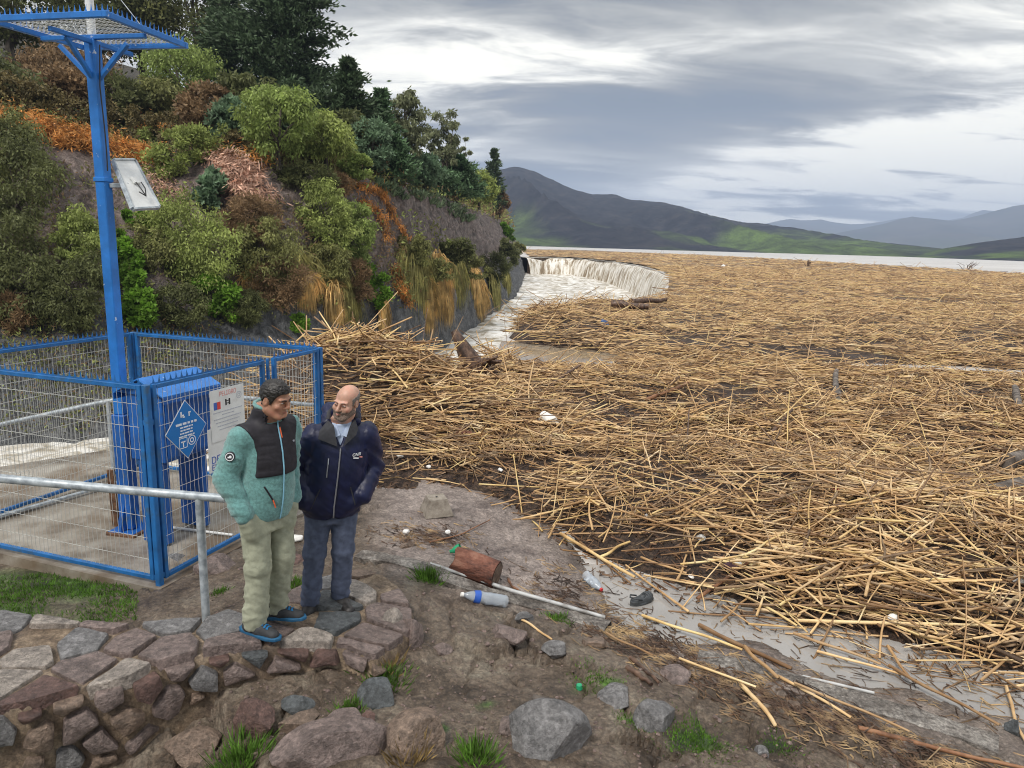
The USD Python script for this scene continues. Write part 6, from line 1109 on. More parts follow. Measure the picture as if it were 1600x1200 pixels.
def tree(label, px, py, back, top, wpx, m, kind='round', name='tree', dens=1.0, leaf=.16, bare=.25):
    leaf *= {'round': 1.7, 'droop': 1.8, 'airy': 1.5, 'conifer': 1.25}[kind]
    rng = new_rng(); B = ground_under(px, py, back); dep = proj(B)[2]; pb = proj(B); H = (pb[1] - top) * dep / FPX; W = wpx * dep / FPX
    if kind == 'conifer':   # tiers of drooping, upturned branches
        tr = [tube([B - [0, 0, .4], B + [0, 0, H * .5], B + [0, 0, H]], [W * .035, W * .022, .02], 7)]; C, cr, A = [], [], []
        nt = int(15 * dens + 8)
        for k in range(nt):
            z = H * (.10 + .88 * (k / (nt - 1))); rr = W / 2 * (1 - (k / nt) ** 1.5) * rng.uniform(.75, 1.15) + .06
            for j in range(rng.integers(5, 8)):
                a = rng.uniform(0, 2 * PI); d = np.array([math.cos(a), math.sin(a), 0]); R_ = rr * rng.uniform(.6, 1.15); e = B + [0, 0, z + R_ * rng.uniform(-.05, .28)] + d * R_; o = B + [0, 0, z]; tr.append(tube([o, lerp(o, e, .6) + [0, 0, -R_ * .05], e], [.03 + R_ * .008, .02, .008], 3, False))
                for u in np.linspace(.25, 1.05, max(4, int(R_ * 3.2))): C.append(lerp(o, e, u) + rng.normal(0, .06, 3)); cr.append(.10 + .15 * R_ * (1.1 - u * .5)); A.append(d)
        C, cr, A = np.array(C), np.array(cr), np.array(A); per = max(5, int(13 * dens)); n = len(C) * per; k = np.repeat(np.arange(len(C)), per)
        P = C[k] + rng.normal(size=(n, 3)) * cr[k][:, None] * [1, 1, .38]; cw = leafy(P, A[k] * .8 + rng.normal(size=(n, 3)) * .45 + [0, 0, .22], leaf * 1.7 * rng.uniform(.6, 1.3, n), leaf * .62 * rng.uniform(.7, 1.3, n), rng); return plant(name, 'tree', label, cat_(tr), cw, B, m)
    if kind == 'airy':     # eucalyptus: bare forks, clumps of hanging leaves
        n = int(26 * dens); C = crown_clumps(n, np.array([W / 2, W / 2, H * (1 - bare) / 2]), rng, .2) + B + [0, 0, H * (1 + bare) / 2]; cr = rng.uniform(.16, .30, n) * W * .55; cw = foliage(C, cr, int(150), leaf, leaf * .36, rng, .9, 0, .3); return plant(name, 'tree', label, limbs(B, C, W * .028 + .03, rng, 16), cw, B, m)
    n = int(60 * dens); C = crown_clumps(n, np.array([W / 2, W / 2 * .9, H * (1 - bare) / 2]), rng) + B + [0, 0, H * (1 + bare) / 2]; cr = rng.uniform(.13, .26, n) * W * .62
    cw = foliage(C, cr, int(95), leaf, leaf * (.42 if kind == 'droop' else .5), rng, .8 if kind == 'droop' else .0, .15 if kind == 'round' else 0); return plant(name, 'tree', label, limbs(B, C, W * .03 + .04, rng), cw, B, m)
def shrub(label, px, py, wpx, hpx, m, kind='round', name='shrub', leaf=.11, dens=1.0, out=.30, cat='shrub', lean=0):
    rng = new_rng(); P, N = on_hill(px, py); dep = proj(P)[2]; W, H = wpx * dep / FPX, hpx * dep / FPX; c = P + N * (out * min(W, H)); c = c + [0, 0, .05 * H]; n = int(46 * dens)
    rt = RT * W / 2; C0 = crown_clumps(n, np.array([1, 1, 1.]), rng, .45); slope = np.cross(N, np.cross([0, 0, 1.0], N)); slope /= np.linalg.norm(slope) + 1e-9; dn = slope if slope[2] > 0 else -slope
    C = c + C0[:, :1] * RT * W / 2 + C0[:, 1:2] * N * min(W, H) * .34 + C0[:, 2:3] * dn * H / 2 / max(.45, dn[2] + .15 * 0) * .95
    cr = rng.uniform(.14, .25, n) * min(W, H) * .62 + .05; lw = {'round': .5, 'droop': .40, 'twig': .22, 'vine': .75}[kind]
    leaf *= 1.75; cw = foliage(C, cr, int(112 * (1.2 if kind == 'twig' else 1)), leaf * (1.3 if kind == 'twig' else 1), leaf * lw, rng, .75 if kind == 'droop' else 0, .2 if kind == 'round' else 0)
    base = P - N * .2; return plant(name, cat, label, limbs(base, C, .02 + W * .012, rng, 9), cw, base, m, crown_name='foliage', trunk_name='stem')
def tussock(label, px, py, wpx, hpx, m, n=950):
    """Pampas-like grass hanging down the face from its crown."""
    rng = new_rng(); P, N = on_hill(px, py - hpx * .32); dep = proj(P)[2]; W, H = wpx * dep / FPX, hpx * dep / FPX; Nh = N.copy(); Nh[2] = 0; Nh /= np.linalg.norm(Nh); sd = np.cross([0, 0, 1.0], Nh); V, F = [], []
    o = P + N * .1 + rng.normal(0, 1, (n, 1)) * sd * W * .14 + np.c_[np.zeros((n, 2)), rng.normal(0, H * .07, n)]; a = rng.normal(0, 1, (n, 1)) * sd * .7 + Nh * rng.uniform(.25, 1.0, (n, 1)); L = H * rng.uniform(.35, .85, n); u = np.linspace(0, 1, 5); wd = rng.uniform(.014, .032, n) * (dep / 30 + .3)
    upz = rng.uniform(.25, .75, n); pts = o[:, None] + a[:, None] * (W * .48 * u ** .8)[None, :, None] + np.array([0, 0, 1.0]) * ((upz[:, None] * np.sin(u * 2.2)[None] * .5 - 1.15 * u[None] ** 2) * L[:, None])[..., None]
    b = np.cross(a, rng.normal(size=(n, 3))); b /= np.linalg.norm(b, axis=1, keepdims=True); ww = wd[:, None] * (1 - u ** 2)[None]; v = np.stack([pts + b[:, None] * ww[..., None], pts - b[:, None] * ww[..., None]], 2).reshape(n, -1, 3)
    f = np.vstack([[[2 * k, 2 * k + 1, 2 * k + 3], [2 * k, 2 * k + 3, 2 * k + 2]] for k in range(4)]); cw = (v.reshape(-1, 3), (f[None] + 10 * np.arange(n)[:, None, None]).reshape(-1, 3)); return single('grass_tussock', label, 'grass tussock', cw, m, base=P)
def creeper(label, pts, wpx, m, n=2600, leaf=.16, name='dry_creeper', off=.12, cat='creeper'):
    """Ground-hugging growth along a line of points on the hillside."""
    n = int(n * 1.5); rng = new_rng(); p = np.array(pts, float); t = np.r_[0, np.cumsum(np.linalg.norm(np.diff(p, axis=0), axis=1))]; t /= t[-1]; nk = 160; u = rng.random(nk); q = np.stack([np.interp(u, t, p[:, 0]), np.interp(u, t, p[:, 1])], 1) + rng.normal(0, 1, (nk, 2)) * [wpx * .5, wpx * .3]
    H = [on_hill(*x, 6) for x in q]; P = np.array([h[0] for h in H]); N = np.array([h[1] for h in H]); k = rng.integers(0, nk, n); dep = proj(P)[:, 2].mean(); s = .30 * (dep / 35) * min(1, wpx / 14); tn = rng.normal(size=(n, 3)); A = tn - N[k] * (tn * N[k]).sum(1)[:, None] * .75 + [0, 0, -.35]
    cw = leafy(P[k] + N[k] * (off * rng.uniform(.3, 2, n))[:, None] + rng.normal(0, s, (n, 3)) * .8, A, leaf * rng.uniform(.8, 2.4, n), leaf * .30 * rng.uniform(.7, 1.3, n), rng); return single(name, label, cat, cw, m, kind='stuff', base=P.mean(0))
# --- trees on and behind the terrace
tree('large dark cypress with sweeping layered branches against the sky', 455, 222, 7, -75, 235, LM['dark'], 'conifer', 'cypress_tree', 1.5, .24)
tree('narrow dark conifer left of the large cypress', 362, 200, 12, -60, 90, LM['dark'], 'conifer', 'conifer_tree', 1.2, .2)
tree('dark green conifer filling the gap right of the large cypress', 545, 250, 6, 105, 120, LM['dark'], 'conifer', 'conifer_tree', 1.4, .18)
tree('slim dark conifer in front of the first eucalyptus', 600, 268, 5, 150, 70, LM['pine'], 'conifer', 'conifer_tree', 1.0, .17)
tree('olive green tree at the upper left corner behind the canopy', 40, 150, 14, -90, 240, LM['darkolive'], 'round', 'tree', 1.6, .26, .1)
tree('olive tree behind the blue mast top', 165, 160, 16, -95, 200, LM['darkolive'], 'round', 'tree', 1.5, .26, .1)
tree('dim green tree between the mast and the yellow green tree', 225, 170, 18, -70, 190, LM['olive'], 'round', 'tree', 1.5, .26, .1)
tree('dark tree behind the narrow conifer', 318, 180, 18, -50, 170, LM['darkolive'], 'round', 'tree', 1.4, .26, .1)
tree('yellow green feathery tree standing behind the hedge', 285, 190, 5, 62, 140, LM['pepper'], 'droop', 'tree', 1.1, .17, .2)
tree('brownish twiggy tree behind the hedge under the canopy', 120, 165, 6, 75, 170, LM['brown'], 'droop', 'tree', 1.0, .18, .1)
tree('bright green pepper tree hanging over the terrace edge', 440, 285, .6, 128, 130, LM['pepper'], 'droop', 'pepper_tree', 1.3, .15, .08)
tree('smaller light green pepper tree right of the bright one', 512, 290, .8, 172, 105, LM['light'], 'droop', 'pepper_tree', 1.1, .15, .08)
tree('grey green eucalyptus with hanging leaves left of the lone one', 636, 262, 5, 138, 84, LM['euc'], 'airy', 'eucalyptus_tree', 1.5, .24, .22)
tree('lone airy eucalyptus standing against the sky', 703, 278, 4, 166, 66, LM['euc'], 'airy', 'eucalyptus_tree', 1.2, .26, .25)
tree('thin low eucalyptus shoot right of the lone eucalyptus', 738, 296, 4, 205, 26, LM['euc'], 'airy', 'eucalyptus_tree', .5, .24, .25)
tree('dark eucalyptus crown rising between cypress and grey green one', 585, 250, 8, 118, 60, LM['euc'], 'airy', 'eucalyptus_tree', 1.1, .24, .3)
tree('blue green bushy tree below the eucalyptuses', 585, 280, 2, 185, 78, LM['blue'], 'round', 'tree', 1.0, .16, .05)
tree('spiky young pine in front of the eucalyptus trunks', 628, 292, 1.5, 218, 66, LM['pine'], 'conifer', 'pine_tree', .8, .18)
tree('soft green bush tree left of the right end conifers', 668, 300, 2, 236, 74, LM['blue'], 'round', 'tree', .9, .18, .05)
tree('dark green spreading conifer near the end of the cliff top', 722, 325, 2, 248, 90, LM['pine'], 'conifer', 'conifer_tree', 1.2, .24)
tree('bright green bush tree at the end of the cliff top', 756, 336, 1, 266, 62, LM['light'], 'round', 'tree', .9, .24, .0)
tree('thin pine with a bare leader at the end of the cliff top', 778, 336, 1.5, 238, 34, LM['dark'], 'conifer', 'pine_tree', .7, .3)
tree('small brown bush tree at the very end of the cliff', 788, 350, .5, 298, 34, LM['brown'], 'round', 'tree', .6, .28, .0)
shrub('bright green low shrub below the brown bush at the cliff end', 796, 362, 18, 36, LM['vivid'], leaf=.3, dens=.5)
for k, (px, py, bk, tp, w, m_n, lb) in enumerate([(20, 175, 6, 92, 130, 'darkolive', 'dusky bush tree behind the hedge at the left edge'), (105, 190, 9, 100, 120, 'brown', 'brown bush tree behind the hedge left of the mast'), (190, 215, 7, 120, 110, 'darkolive', 'dark bush tree behind the hedge right of the mast'), (245, 225, 9, 120, 100, 'olive', 'olive bush tree under the yellow green tree'), (330, 235, 6, 130, 110, 'brown', 'grey brown bare bush tree right of the yellow green tree'), (365, 238, 4, 150, 70, 'blue', 'blue green bush tree below the narrow conifer'), (395, 245, 8, 110, 110, 'darkolive', 'dark bush tree left of the pepper tree'),
        (470, 262, 8, 120, 130, 'dark', 'dark thicket tree under the large cypress'), (540, 270, 5, 165, 110, 'darkolive', 'dark thicket tree right of the pepper trees'), (575, 276, 4, 200, 70, 'brown', 'brown thicket tree below the dark conifers'), (610, 284, 4, 225, 80, 'pine', 'green thicket tree under the eucalyptuses'), (690, 308, 4, 262, 80, 'pine', 'dark green thicket tree right of the soft bush tree')]): tree(lb, px, py, bk, tp, w, LM[m_n], 'round' if k % 3 else 'droop', 'thicket_tree', .9, .2, .0)
# --- hedge along the terrace
def hedge():
    rng = new_rng(); C = []
    for px in np.linspace(-30, 560, 220):
        py = np.interp(px, [-30, 0, 100, 250, 380, 420, 560], [172, 176, 196, 232, 243, 250, 274]); B = ground_under(px, py - 2, rng.uniform(1.5, 3.6)); h = np.interp(px, [-30, 60, 150, 300, 420, 560], [2.1, 2.3, 2.0, 1.7, 1.5, 1.0]) * rng.uniform(.15, 1.0); C.append(B + [0, 0, h])
    C = np.array(C); return foliage(C, rng.uniform(.28, .55, len(C)), 95, .20, .11, rng, .1)
single('hedge', 'long clipped dark brownish hedge running along the terrace edge', 'hedge', hedge(), LM['hedge'], base=on_hill(200, 215)[0])
# --- shrubs on the slope
SH = [('tall dark olive shrub at the left edge of the slope', 35, 330, 150, 300, 'darkolive', 'droop', .12, 2.0), ('pale green shrub crown at the upper left edge', 20, 250, 110, 130, 'olive', 'droop', .12, 1.0), ('dense green shrub at the left edge just above the cage', 50, 465, 150, 130, 'darkolive', 'droop', .11, 1.4), ('brown grassy shrub at the lower left behind the cage', 15, 495, 90, 60, 'brown', 'twig', .14, .7),
      ('light grey green shrub left of the mast', 125, 380, 84, 120, 'light', 'droop', .11, 1.1), ('shadowed olive shrub below the light shrub left of the mast', 130, 470, 110, 110, 'darkolive', 'droop', .11, 1.1), ('big light green shrub right of the mast', 285, 410, 150, 170, 'light', 'droop', .11, 2.2), ('dark green growth under the big light green shrub', 265, 480, 130, 80, 'darkolive', 'droop', .1, 1.2),
      ('vivid green leafy vine climbing just right of the mast', 205, 420, 40, 130, 'vivid', 'vine', .13, .9), ('vivid green vine above the cage near the mast', 225, 490, 56, 60, 'vivid', 'vine', .13, .6), ('vivid green vine spreading right of the big shrub base', 325, 475, 80, 80, 'vivid', 'vine', .12, .8), ('vivid leaves beside the solar panel', 215, 345, 46, 30, 'vivid', 'vine', .12, .4),
      ('yellow green bush with pale flowers above the solar panel', 300, 250, 84, 110, 'light', 'round', .12, 1.1), ('small yellow green bush in the orange growth', 222, 218, 36, 34, 'light', 'round', .11, .5), ('blue green broad leaved plant right of the solar panel', 330, 300, 46, 60, 'blue', 'vine', .2, .5), ('dark olive undergrowth right of the broad leaved plant', 400, 355, 100, 90, 'brown', 'twig', .13, 1.1),
      ('olive brown bush in the middle of the slope', 405, 400, 120, 120, 'olive', 'droop', .11, 1.4), ('brown dry scrub below the olive brown bush', 440, 450, 110, 90, 'brown', 'twig', .13, 1.1), ('pale green pepper bush in the middle of the cliff', 500, 345, 90, 130, 'light', 'droop', .12, 1.4), ('fresh green pepper bush overhanging the grey rock', 548, 370, 70, 140, 'pepper', 'droop', .12, 1.3),
      ('vivid green vine on the grey rock left of the cracks', 575, 450, 50, 110, 'vivid', 'vine', .13, .8), ('small vivid plant low on the grey rock', 470, 505, 30, 26, 'vivid', 'vine', .12, .35), ('dark undergrowth under the bright pepper tree', 470, 290, 130, 60, 'darkolive', 'twig', .14, 1.0), ('green shrub in front of the hedge end', 555, 262, 50, 46, 'pepper', 'round', .12, .6),
      ('grey green bush among the hanging grasses', 640, 395, 60, 60, 'olive', 'droop', .14, .7), ('dark bush above the hanging grasses near the cliff end', 700, 395, 56, 56, 'darkolive', 'round', .16, .7), ('dark green bush at the foot of the cliff end', 790, 400, 38, 50, 'darkolive', 'round', .22, .6), ('dim bush low on the cliff near the white water', 765, 425, 50, 60, 'darkolive', 'twig', .2, .7), ('round green bush at the far cliff foot beside the weir', 812, 392, 22, 20, 'olive', 'round', .3, .3)]
SH += [('olive shrub between the mast and the big light shrub', 235, 390, 70, 90, 'olive', 'droop', .11, .9), ('dark shrub above the cage right corner', 385, 490, 80, 60, 'darkolive', 'twig', .12, .9), ('green undergrowth below the pepper bushes', 500, 410, 90, 70, 'olive', 'droop', .11, 1.0), ('brown scrub between the tussocks and the vivid vine', 545, 440, 50, 90, 'brown', 'twig', .12, .7), ('dark low scrub left of the mast above the cage', 120, 500, 90, 50, 'darkolive', 'droop', .11, .9), ('grey brown scrub on the gully left of the orange strands', 530, 290, 40, 40, 'brown', 'twig', .13, .5), ('green brown growth behind the hanging tussock row', 720, 415, 70, 50, 'olive', 'droop', .15, .9), ('thin olive growth at the top of the tussock row', 675, 420, 50, 50, 'olive', 'droop', .14, .7), ('light sprig growing from the bare rock', 700, 385, 20, 30, 'light', 'droop', .15, .3)]
for lb, px, py, w, h, m, kd, lf, dn in SH: shrub(lb, px, py, w, h, LM[m], kd, leaf=lf, dens=dn)
TU = [('straw tussock hanging just above the cage spikes', 408, 470, 44, 110, 'straw'), ('tall green and straw tussock above the cage corner', 507, 440, 66, 120, 'grass'), ('drooping tussock below the tall green one', 522, 485, 46, 90, 'straw'), ('small tussock at the top left of the rock rib', 455, 425, 50, 60, 'grass'), ('long straw beard of grass left of the wet grey rock', 600, 505, 30, 90, 'straw'),
      ('first large hanging tussock on the bare cliff', 648, 440, 56, 120, 'grass'), ('lowest pale tussock reaching towards the debris', 664, 475, 36, 100, 'straw'), ('yellow tussock right of the first large one', 688, 455, 48, 110, 'straw'), ('green tussock in the middle of the hanging row', 712, 445, 44, 90, 'grass'), ('orange tinged tussock in the hanging row', 738, 455, 48, 90, 'straw'), ('last yellow tussock of the hanging row', 770, 455, 44, 70, 'grass'), ('dim tussock beside the far white water', 790, 440, 30, 56, 'grass')]
TU += [('fluffy green tussock at the start of the hanging row', 632, 425, 40, 80, 'grass'), ('pale tussock tucked under the yellow one', 700, 480, 34, 60, 'straw'), ('straw tussock low in the middle of the hanging row', 752, 470, 40, 60, 'straw'), ('small straw tussock above the vivid vine', 480, 455, 40, 70, 'straw'), ('hanging straw tussock left of the vivid vine', 545, 480, 40, 80, 'grass')]
for lb, px, py, w, h, m in TU: tussock(lb, px, py, w, h, LM[m])
creeper('orange dead creeper covering the slope left of the mast', [(-10, 180), (60, 196), (110, 215), (150, 222)], 30, LM['orange'], 5200, .2)
creeper('orange dead creeper right of the mast below the hedge', [(165, 215), (205, 238), (250, 246)], 20, LM['orange'], 2600, .2)
creeper('orange creeper patch behind the yellow green bush', [(225, 195), (262, 205)], 12, LM['orange'], 1000, .2)
creeper('orange creeper patch above the dry pinkish brush', [(350, 232), (408, 246)], 16, LM['orange'], 1700, .2)
creeper('orange creeper spilling over the edge below the young pine', [(545, 284), (590, 296), (606, 306)], 6, LM['orange'], 700, .18)
creeper('orange creeper strand down the gully', [(566, 310), (592, 330), (605, 352), (606, 376)], 5, LM['orange'], 650, .18)
creeper('orange creeper strand right of the gully strand', [(606, 312), (618, 340), (640, 372)], 3, LM['orange'], 420, .18)
creeper('rusty creeper hanging left of the first large tussock', [(618, 420), (626, 450), (640, 470)], 6, LM['orange'], 800, .2)
creeper('dry pinkish brush hanging from the terrace edge', [(345, 240), (375, 270), (410, 310)], 26, LM['pink'], 3600, .26, 'dry_brush', .1, 'brush')
creeper('pale dry stubble on the slope right of the solar panel', [(235, 270), (270, 300), (290, 320)], 22, LM['pink'], 900, .14, 'dry_brush', .03, 'brush')
# --- agaves along the edge of the cliff
def agave_mesh(seed):
    rng = np.random.default_rng(seed); V = []
    for k in range(22):
        a = k * 2.4 + rng.normal(0, .2); el = rng.uniform(.35, 1.25); d = np.array([math.cos(a) * math.cos(el), math.sin(a) * math.cos(el), math.sin(el)]); s = np.array([-math.sin(a), math.cos(a), 0]); L = rng.uniform(.6, 1.0); w = .055
        p = [np.zeros(3), d * L * .4, d * L * .75 + [0, 0, .0], d * L + [0, 0, -.12 * L]]; V.append(np.array([p[0] - s * w * .6, p[0] + s * w * .6, p[1] - s * w, p[1] + s * w, p[2] - s * w * .7, p[2] + s * w * .7, p[3]]))
    f = np.array([[0, 1, 3], [0, 3, 2], [2, 3, 5], [2, 5, 4], [4, 5, 6]]); return np.vstack(V), (f[None] + 7 * np.arange(22)[:, None, None]).reshape(-1, 3)
for k in range(3): stage.CreateClassPrim(f'/World/_class_agave_{k}'); island_mesh(f'/World/_class_agave_{k}/blades', *agave_mesh(k), LM['agave'], False)
rng = np.random.default_rng(8)
for k in range(64):
    px = rng.uniform(592, 742); py = np.interp(px, [592, 640, 700, 742], [288, 297, 316, 338]) + rng.uniform(-4, 16); P, N = on_hill(px, py, 6); s = rng.uniform(.75, 1.25) * proj(P)[2] / 62
    path = numbered('/World', 'agave'); x = UsdGeom.Xform.Define(stage, path); R_ = rotz(rng.uniform(0, 6)); m = np.eye(4); m[:3, :3] = (R_ * s).T; m[3, :3] = P + [0, 0, .05]; x.AddTransformOp().Set(Gf.Matrix4d(*m.ravel().tolist())); x.GetPrim().GetReferences().AddInternalReference(f'/World/_class_agave_{k % 3}'); x.GetPrim().SetInstanceable(True)
    custom(path, label='pale green agave rosette growing along the rocky cliff edge', category='agave', group='agaves along the cliff edge')
# --- grass and moss tufts on the near ground
def tuft(label, px, py, r, h, m, n=260, name='grass_tuft'):
    rng = new_rng(); c = on_ground(px, py); q = rng.normal(0, 1, (n, 2)) * r * .5; P = np.c_[c[0] + q[:, 0], c[1] + q[:, 1], gz_at(c[0] + q[:, 0], c[1] + q[:, 1]) - .01]; A = np.c_[q / r * .6 + rng.normal(0, .3, (n, 2)), np.ones(n)]
    return single(name, label, 'grass tuft', kind='stuff', mesh=leafy(P, A, h * rng.uniform(.4, 1.2, n), np.full(n, .006 + h * .03), rng), m=m, base=c)
MG = leaf_mat('moss_green_blades', (.085, .17, .025), .4, .3, sc=9); MS = leaf_mat('dry_grass_blades', (.26, .18, .075), .4, .3, sc=9)
for lb, px, py, r, h, m, n in (('green tuft at the upper end of the white pipe', 670, 905, .10, .12, MG, 420), ('green tuft between the two men behind their feet', 455, 915, .10, .06, MG, 350), ('green tuft under the broken wall end', 600, 1062, .14, .09, MG, 420), ('bright green tuft against the slate grey rock', 545, 1108, .09, .06, MG, 380), ('dry straw tuft below the brown boulder', 640, 1190, .10, .16, MS, 90), ('green tuft left of the long mauve boulder', 375, 1190, .16, .12, MG, 420), ('short green tuft below the white pipe', 872, 968, .10, .06, MG, 260), ('green grass between brown boulder and grey boulder', 745, 1185, .10, .12, MG, 260), ('dry stems under the broken wall end', 612, 1040, .07, .16, MS, 40),
                               ('bright moss patch near the dark pitted rock', 1085, 1158, .22, .035, MG, 1500), ('moss patch around the green cap', 925, 1075, .17, .03, MG, 700), ('moss strip beside the grey angular rock', 985, 1125, .10, .03, MG, 300), ('moss speckles near the lower right pebbles', 1220, 1165, .13, .03, MG, 350), ('green tuft beside the railing post foot', 345, 925, .06, .05, MG, 160)): tuft(lb, px, py, r, h, m, n)
rng = new_rng(); n = 9000; mpx = rng.uniform(-40, 215, n); mpy = rng.uniform(885, 985, n); q = at_z(mpx, mpy, .24); q[:, 2] = gz_at(q[:, 0], q[:, 1]); k = rng.random(n) < np.clip(.35 + 2.4 * fbm(q, 2.2, 3, 41) + np.exp(-((mpy - 918) / 14) ** 2), 0, 1); q = q[k & ~inside(wall_poly, q[:, 0], q[:, 1]) & ~inside(plat, q[:, 0], q[:, 1])]
stuff('moss_grass', 'short bright green grass and moss between the cage and the stone wall', 'grass', leafy(q - [0, 0, .005], np.c_[rng.normal(0, .5, (len(q), 2)), np.ones(len(q))], rng.uniform(.015, .055, len(q)), np.full(len(q), .008), rng), MG)

# --- low growth between the shrubs
def undergrowth(name, label, m, n, seed, leaf, mask_seed, thr, wid=.45):
    rng = np.random.default_rng(seed); V, F_h = hill; nn = HN; tt = hill_t; ok = np.nonzero((tt > .04) & (tt < 1.5) & (_hp[:, 0] > -60) & (_hp[:, 0] < 800) & (_hp[:, 2] > 8) & (_hp[:, 1] > -50))[0]
    w = np.clip((fbm(V[ok], .28, 4, mask_seed) + thr + .25 * (tt[ok] > 1.0) - .55 * np.clip((V[ok, 1] - 48) / 30, 0, 1) * (tt[ok] < .98) - .4 * (tt[ok] < .3) * np.clip((_hp[ok, 0] - 330) / 120, -.6, 1) - .25 * (np.abs(tt[ok] - .86) < .12)) * 5, 0, 1); ok = ok[rng.random(len(ok)) < w]; k = rng.choice(ok, n); s = .35 * proj(V[k])[:, 2] / 35
    P = V[k] + rng.normal(0, 1, (n, 3)) * s[:, None] * .6 + nn[k] * (rng.random(n) ** 2 * .9 * s)[:, None]; A = nn[k] * .5 + rng.normal(size=(n, 3)) * .7 + [0, 0, .2]; z = leaf * proj(V[k])[:, 2] / 35
    stuff(name, label, 'undergrowth', leafy(P, A, z * rng.uniform(.5, 1.4, n), z * wid * rng.uniform(.6, 1.2, n), rng), m)
undergrowth('olive_undergrowth', 'low olive green growth covering the slope between the shrubs', LM['olive'], 21000, 31, .22, 91, .13)
undergrowth('brown_undergrowth', 'dry brown stems and leaves covering the slope between the shrubs', LM['brown'], 16000, 32, .24, 92, .10, .25)
undergrowth('green_undergrowth', 'patches of fresh green leaves low on the slope', LM['light'], 9000, 33, .20, 93, .02)
# ================================================================== things washed ashore and lying about
M_concblock = pbr('grey_concrete', [(.3, (.15, .125, .10)), (.5, (.22, .19, .155)), (.7, (.29, .255, .215))], 9, 10, .8, None, .5, 60, .006, nrough=.7)
M_clear = mat('clear_plastic', {'t': ('transparent_bsdf', dict(color=(.86, .89, .92))), 'g': ('glossy_bsdf', dict(color=(.9, .92, .95), roughness=.08)), 'd': ('principled_bsdf', dict(base_color=(.55, .60, .66), roughness=.25)), 'f': ('fresnel', dict(IOR=1.5)), 'm': ('mix_closure', {}), 'm2': ('mix_closure', dict(fac=.42))}, [('f.fac', 'm.fac'), ('t.BSDF', 'm.closure1'), ('g.BSDF', 'm.closure2'), ('m.closure', 'm2.closure1'), ('d.BSDF', 'm2.closure2')], 'm2.closure')
M_foam = paint('white_foam', (.72, .71, .68), .7, .08, 14); M_bluelabel = paint('blue_label', (.02, .09, .42), .4, .1, 20); M_redcap = paint('red_cap', (.55, .03, .03), .4, .1, 20); M_greencap = paint('green_plastic', (.02, .30, .14), .4, .15, 20); M_croc = paint('dark_grey_rubber', (.045, .05, .055), .55, .15, 20); M_pipe = pbr('scuffed_white_pipe', [(.3, (.22, .21, .20)), (.5, (.38, .385, .385)), (.7, (.48, .485, .48))], 9, 6, .5, None, .1, 60, .003)
M_log = pbr('red_brown_bark', [(.28, (.03, .012, .008)), (.45, (.12, .042, .025)), (.58, (.20, .075, .045)), (.72, (.27, .13, .085))], 7, 10, .5, .8, 1., 22, .03, nrough=.75, stretch=(.5, .5, 1.2)); M_cut = pbr('dark_cut_wood', [(.3, (.035, .02, .014)), (.6, (.10, .065, .045)), (.8, (.17, .12, .085))], 20, 6, .6, None, .4, 40, .006)
M_drift = pbr('grey_driftwood', [(.3, (.05, .04, .034)), (.5, (.115, .095, .080)), (.7, (.20, .17, .145))], 6, 9, .75, None, .8, 20, .02, stretch=(1, 1, .4)); M_orangewood = pbr('orange_brown_branch', [(.3, (.10, .045, .022)), (.5, (.21, .095, .045)), (.7, (.30, .15, .075))], 8, 7, .6, None, .4, 30, .01)
def on_mat(px, py):
    z = .2
    for _ in range(10): p = at_z(px, py, z); z = float(mat_final(np.array([p[0]]), np.array([p[1]]))[0]) if inside(MAT, p[0], p[1]) else float(gz_at(p[0], p[1])[0])
    return at_z(px, py, max(z, .0))
# concrete block with a pin hole
c = on_ground(682, 800); s_ = .30; yawb = .35
fr_ = np.array([[-1, -1, -.02], [1, -1, -.02], [1, 1, -.02], [-1, 1, -.02], [-.62, -.62, .78], [.62, -.62, .78], [.62, .62, .78], [-.62, .62, .78]]) * [s_ / 2 * 1.1, s_ / 2 * 1.1, s_ * .78]; h_ = trimesh.convex.convex_hull(fr_); v_, f_ = trimesh.remesh.subdivide_to_size(np.array(h_.vertices), np.array(h_.faces), .05)
blk = thing('concrete_block', 'small tapered concrete block standing on the wet rock slab', 'block', c); part(blk, 'body', xf(rough_up((v_, f_), .004, 14, 3, 2), rotz(yawb), c), M_concblock, 30); part(blk, 'pin', tube([c + [0, 0, s_ * .59], c + [0, 0, s_ * .63]], .012, 8), M_dark)
# red-brown log
a_, b_ = on_ground(716, 892) + [0, 0, .10], on_ground(776, 915) + [0, 0, .105]; ax_l = (b_ - a_) / np.linalg.norm(b_ - a_); lg = thing('log', 'short red brown sawn log lying on the rock slab', 'log', a_)
n_ = 40; ang = np.linspace(0, 2 * PI, n_ + 1)[:-1]; Fl = frame(ax_l); ls = np.linspace(-.06, 1.0, 26); ll = np.linalg.norm(b_ - a_); rows = []
for t in ls: r = .128 * (1 + .10 * fbm(np.c_[np.cos(ang) * 2, np.sin(ang) * 2, np.full(n_, t * 1.2)], 1, 3, 3) * 2 + .035 * np.sign(fbm(np.c_[np.cos(ang) * 9, np.sin(ang) * 9, np.full(n_, t * 2)], 1, 2, 5)) - (.012 if t in (ls[0], ls[-1]) else 0)); rows.append(a_ + ax_l * (t * ll + .02 * np.sin(ang * 3) * (t < 0))[:, None] + (np.cos(ang) * r)[:, None] * Fl[:, 0] + (np.sin(ang) * r)[:, None] * Fl[:, 1])
v = np.vstack(rows); i = np.arange(n_); j = (i + 1) % n_; f = np.vstack([np.stack([k * n_ + i, k * n_ + j, (k + 1) * n_ + j, (k + 1) * n_ + i], 1) for k in range(len(ls) - 1)]); part(lg, 'bark', (v, f), M_log, 50)
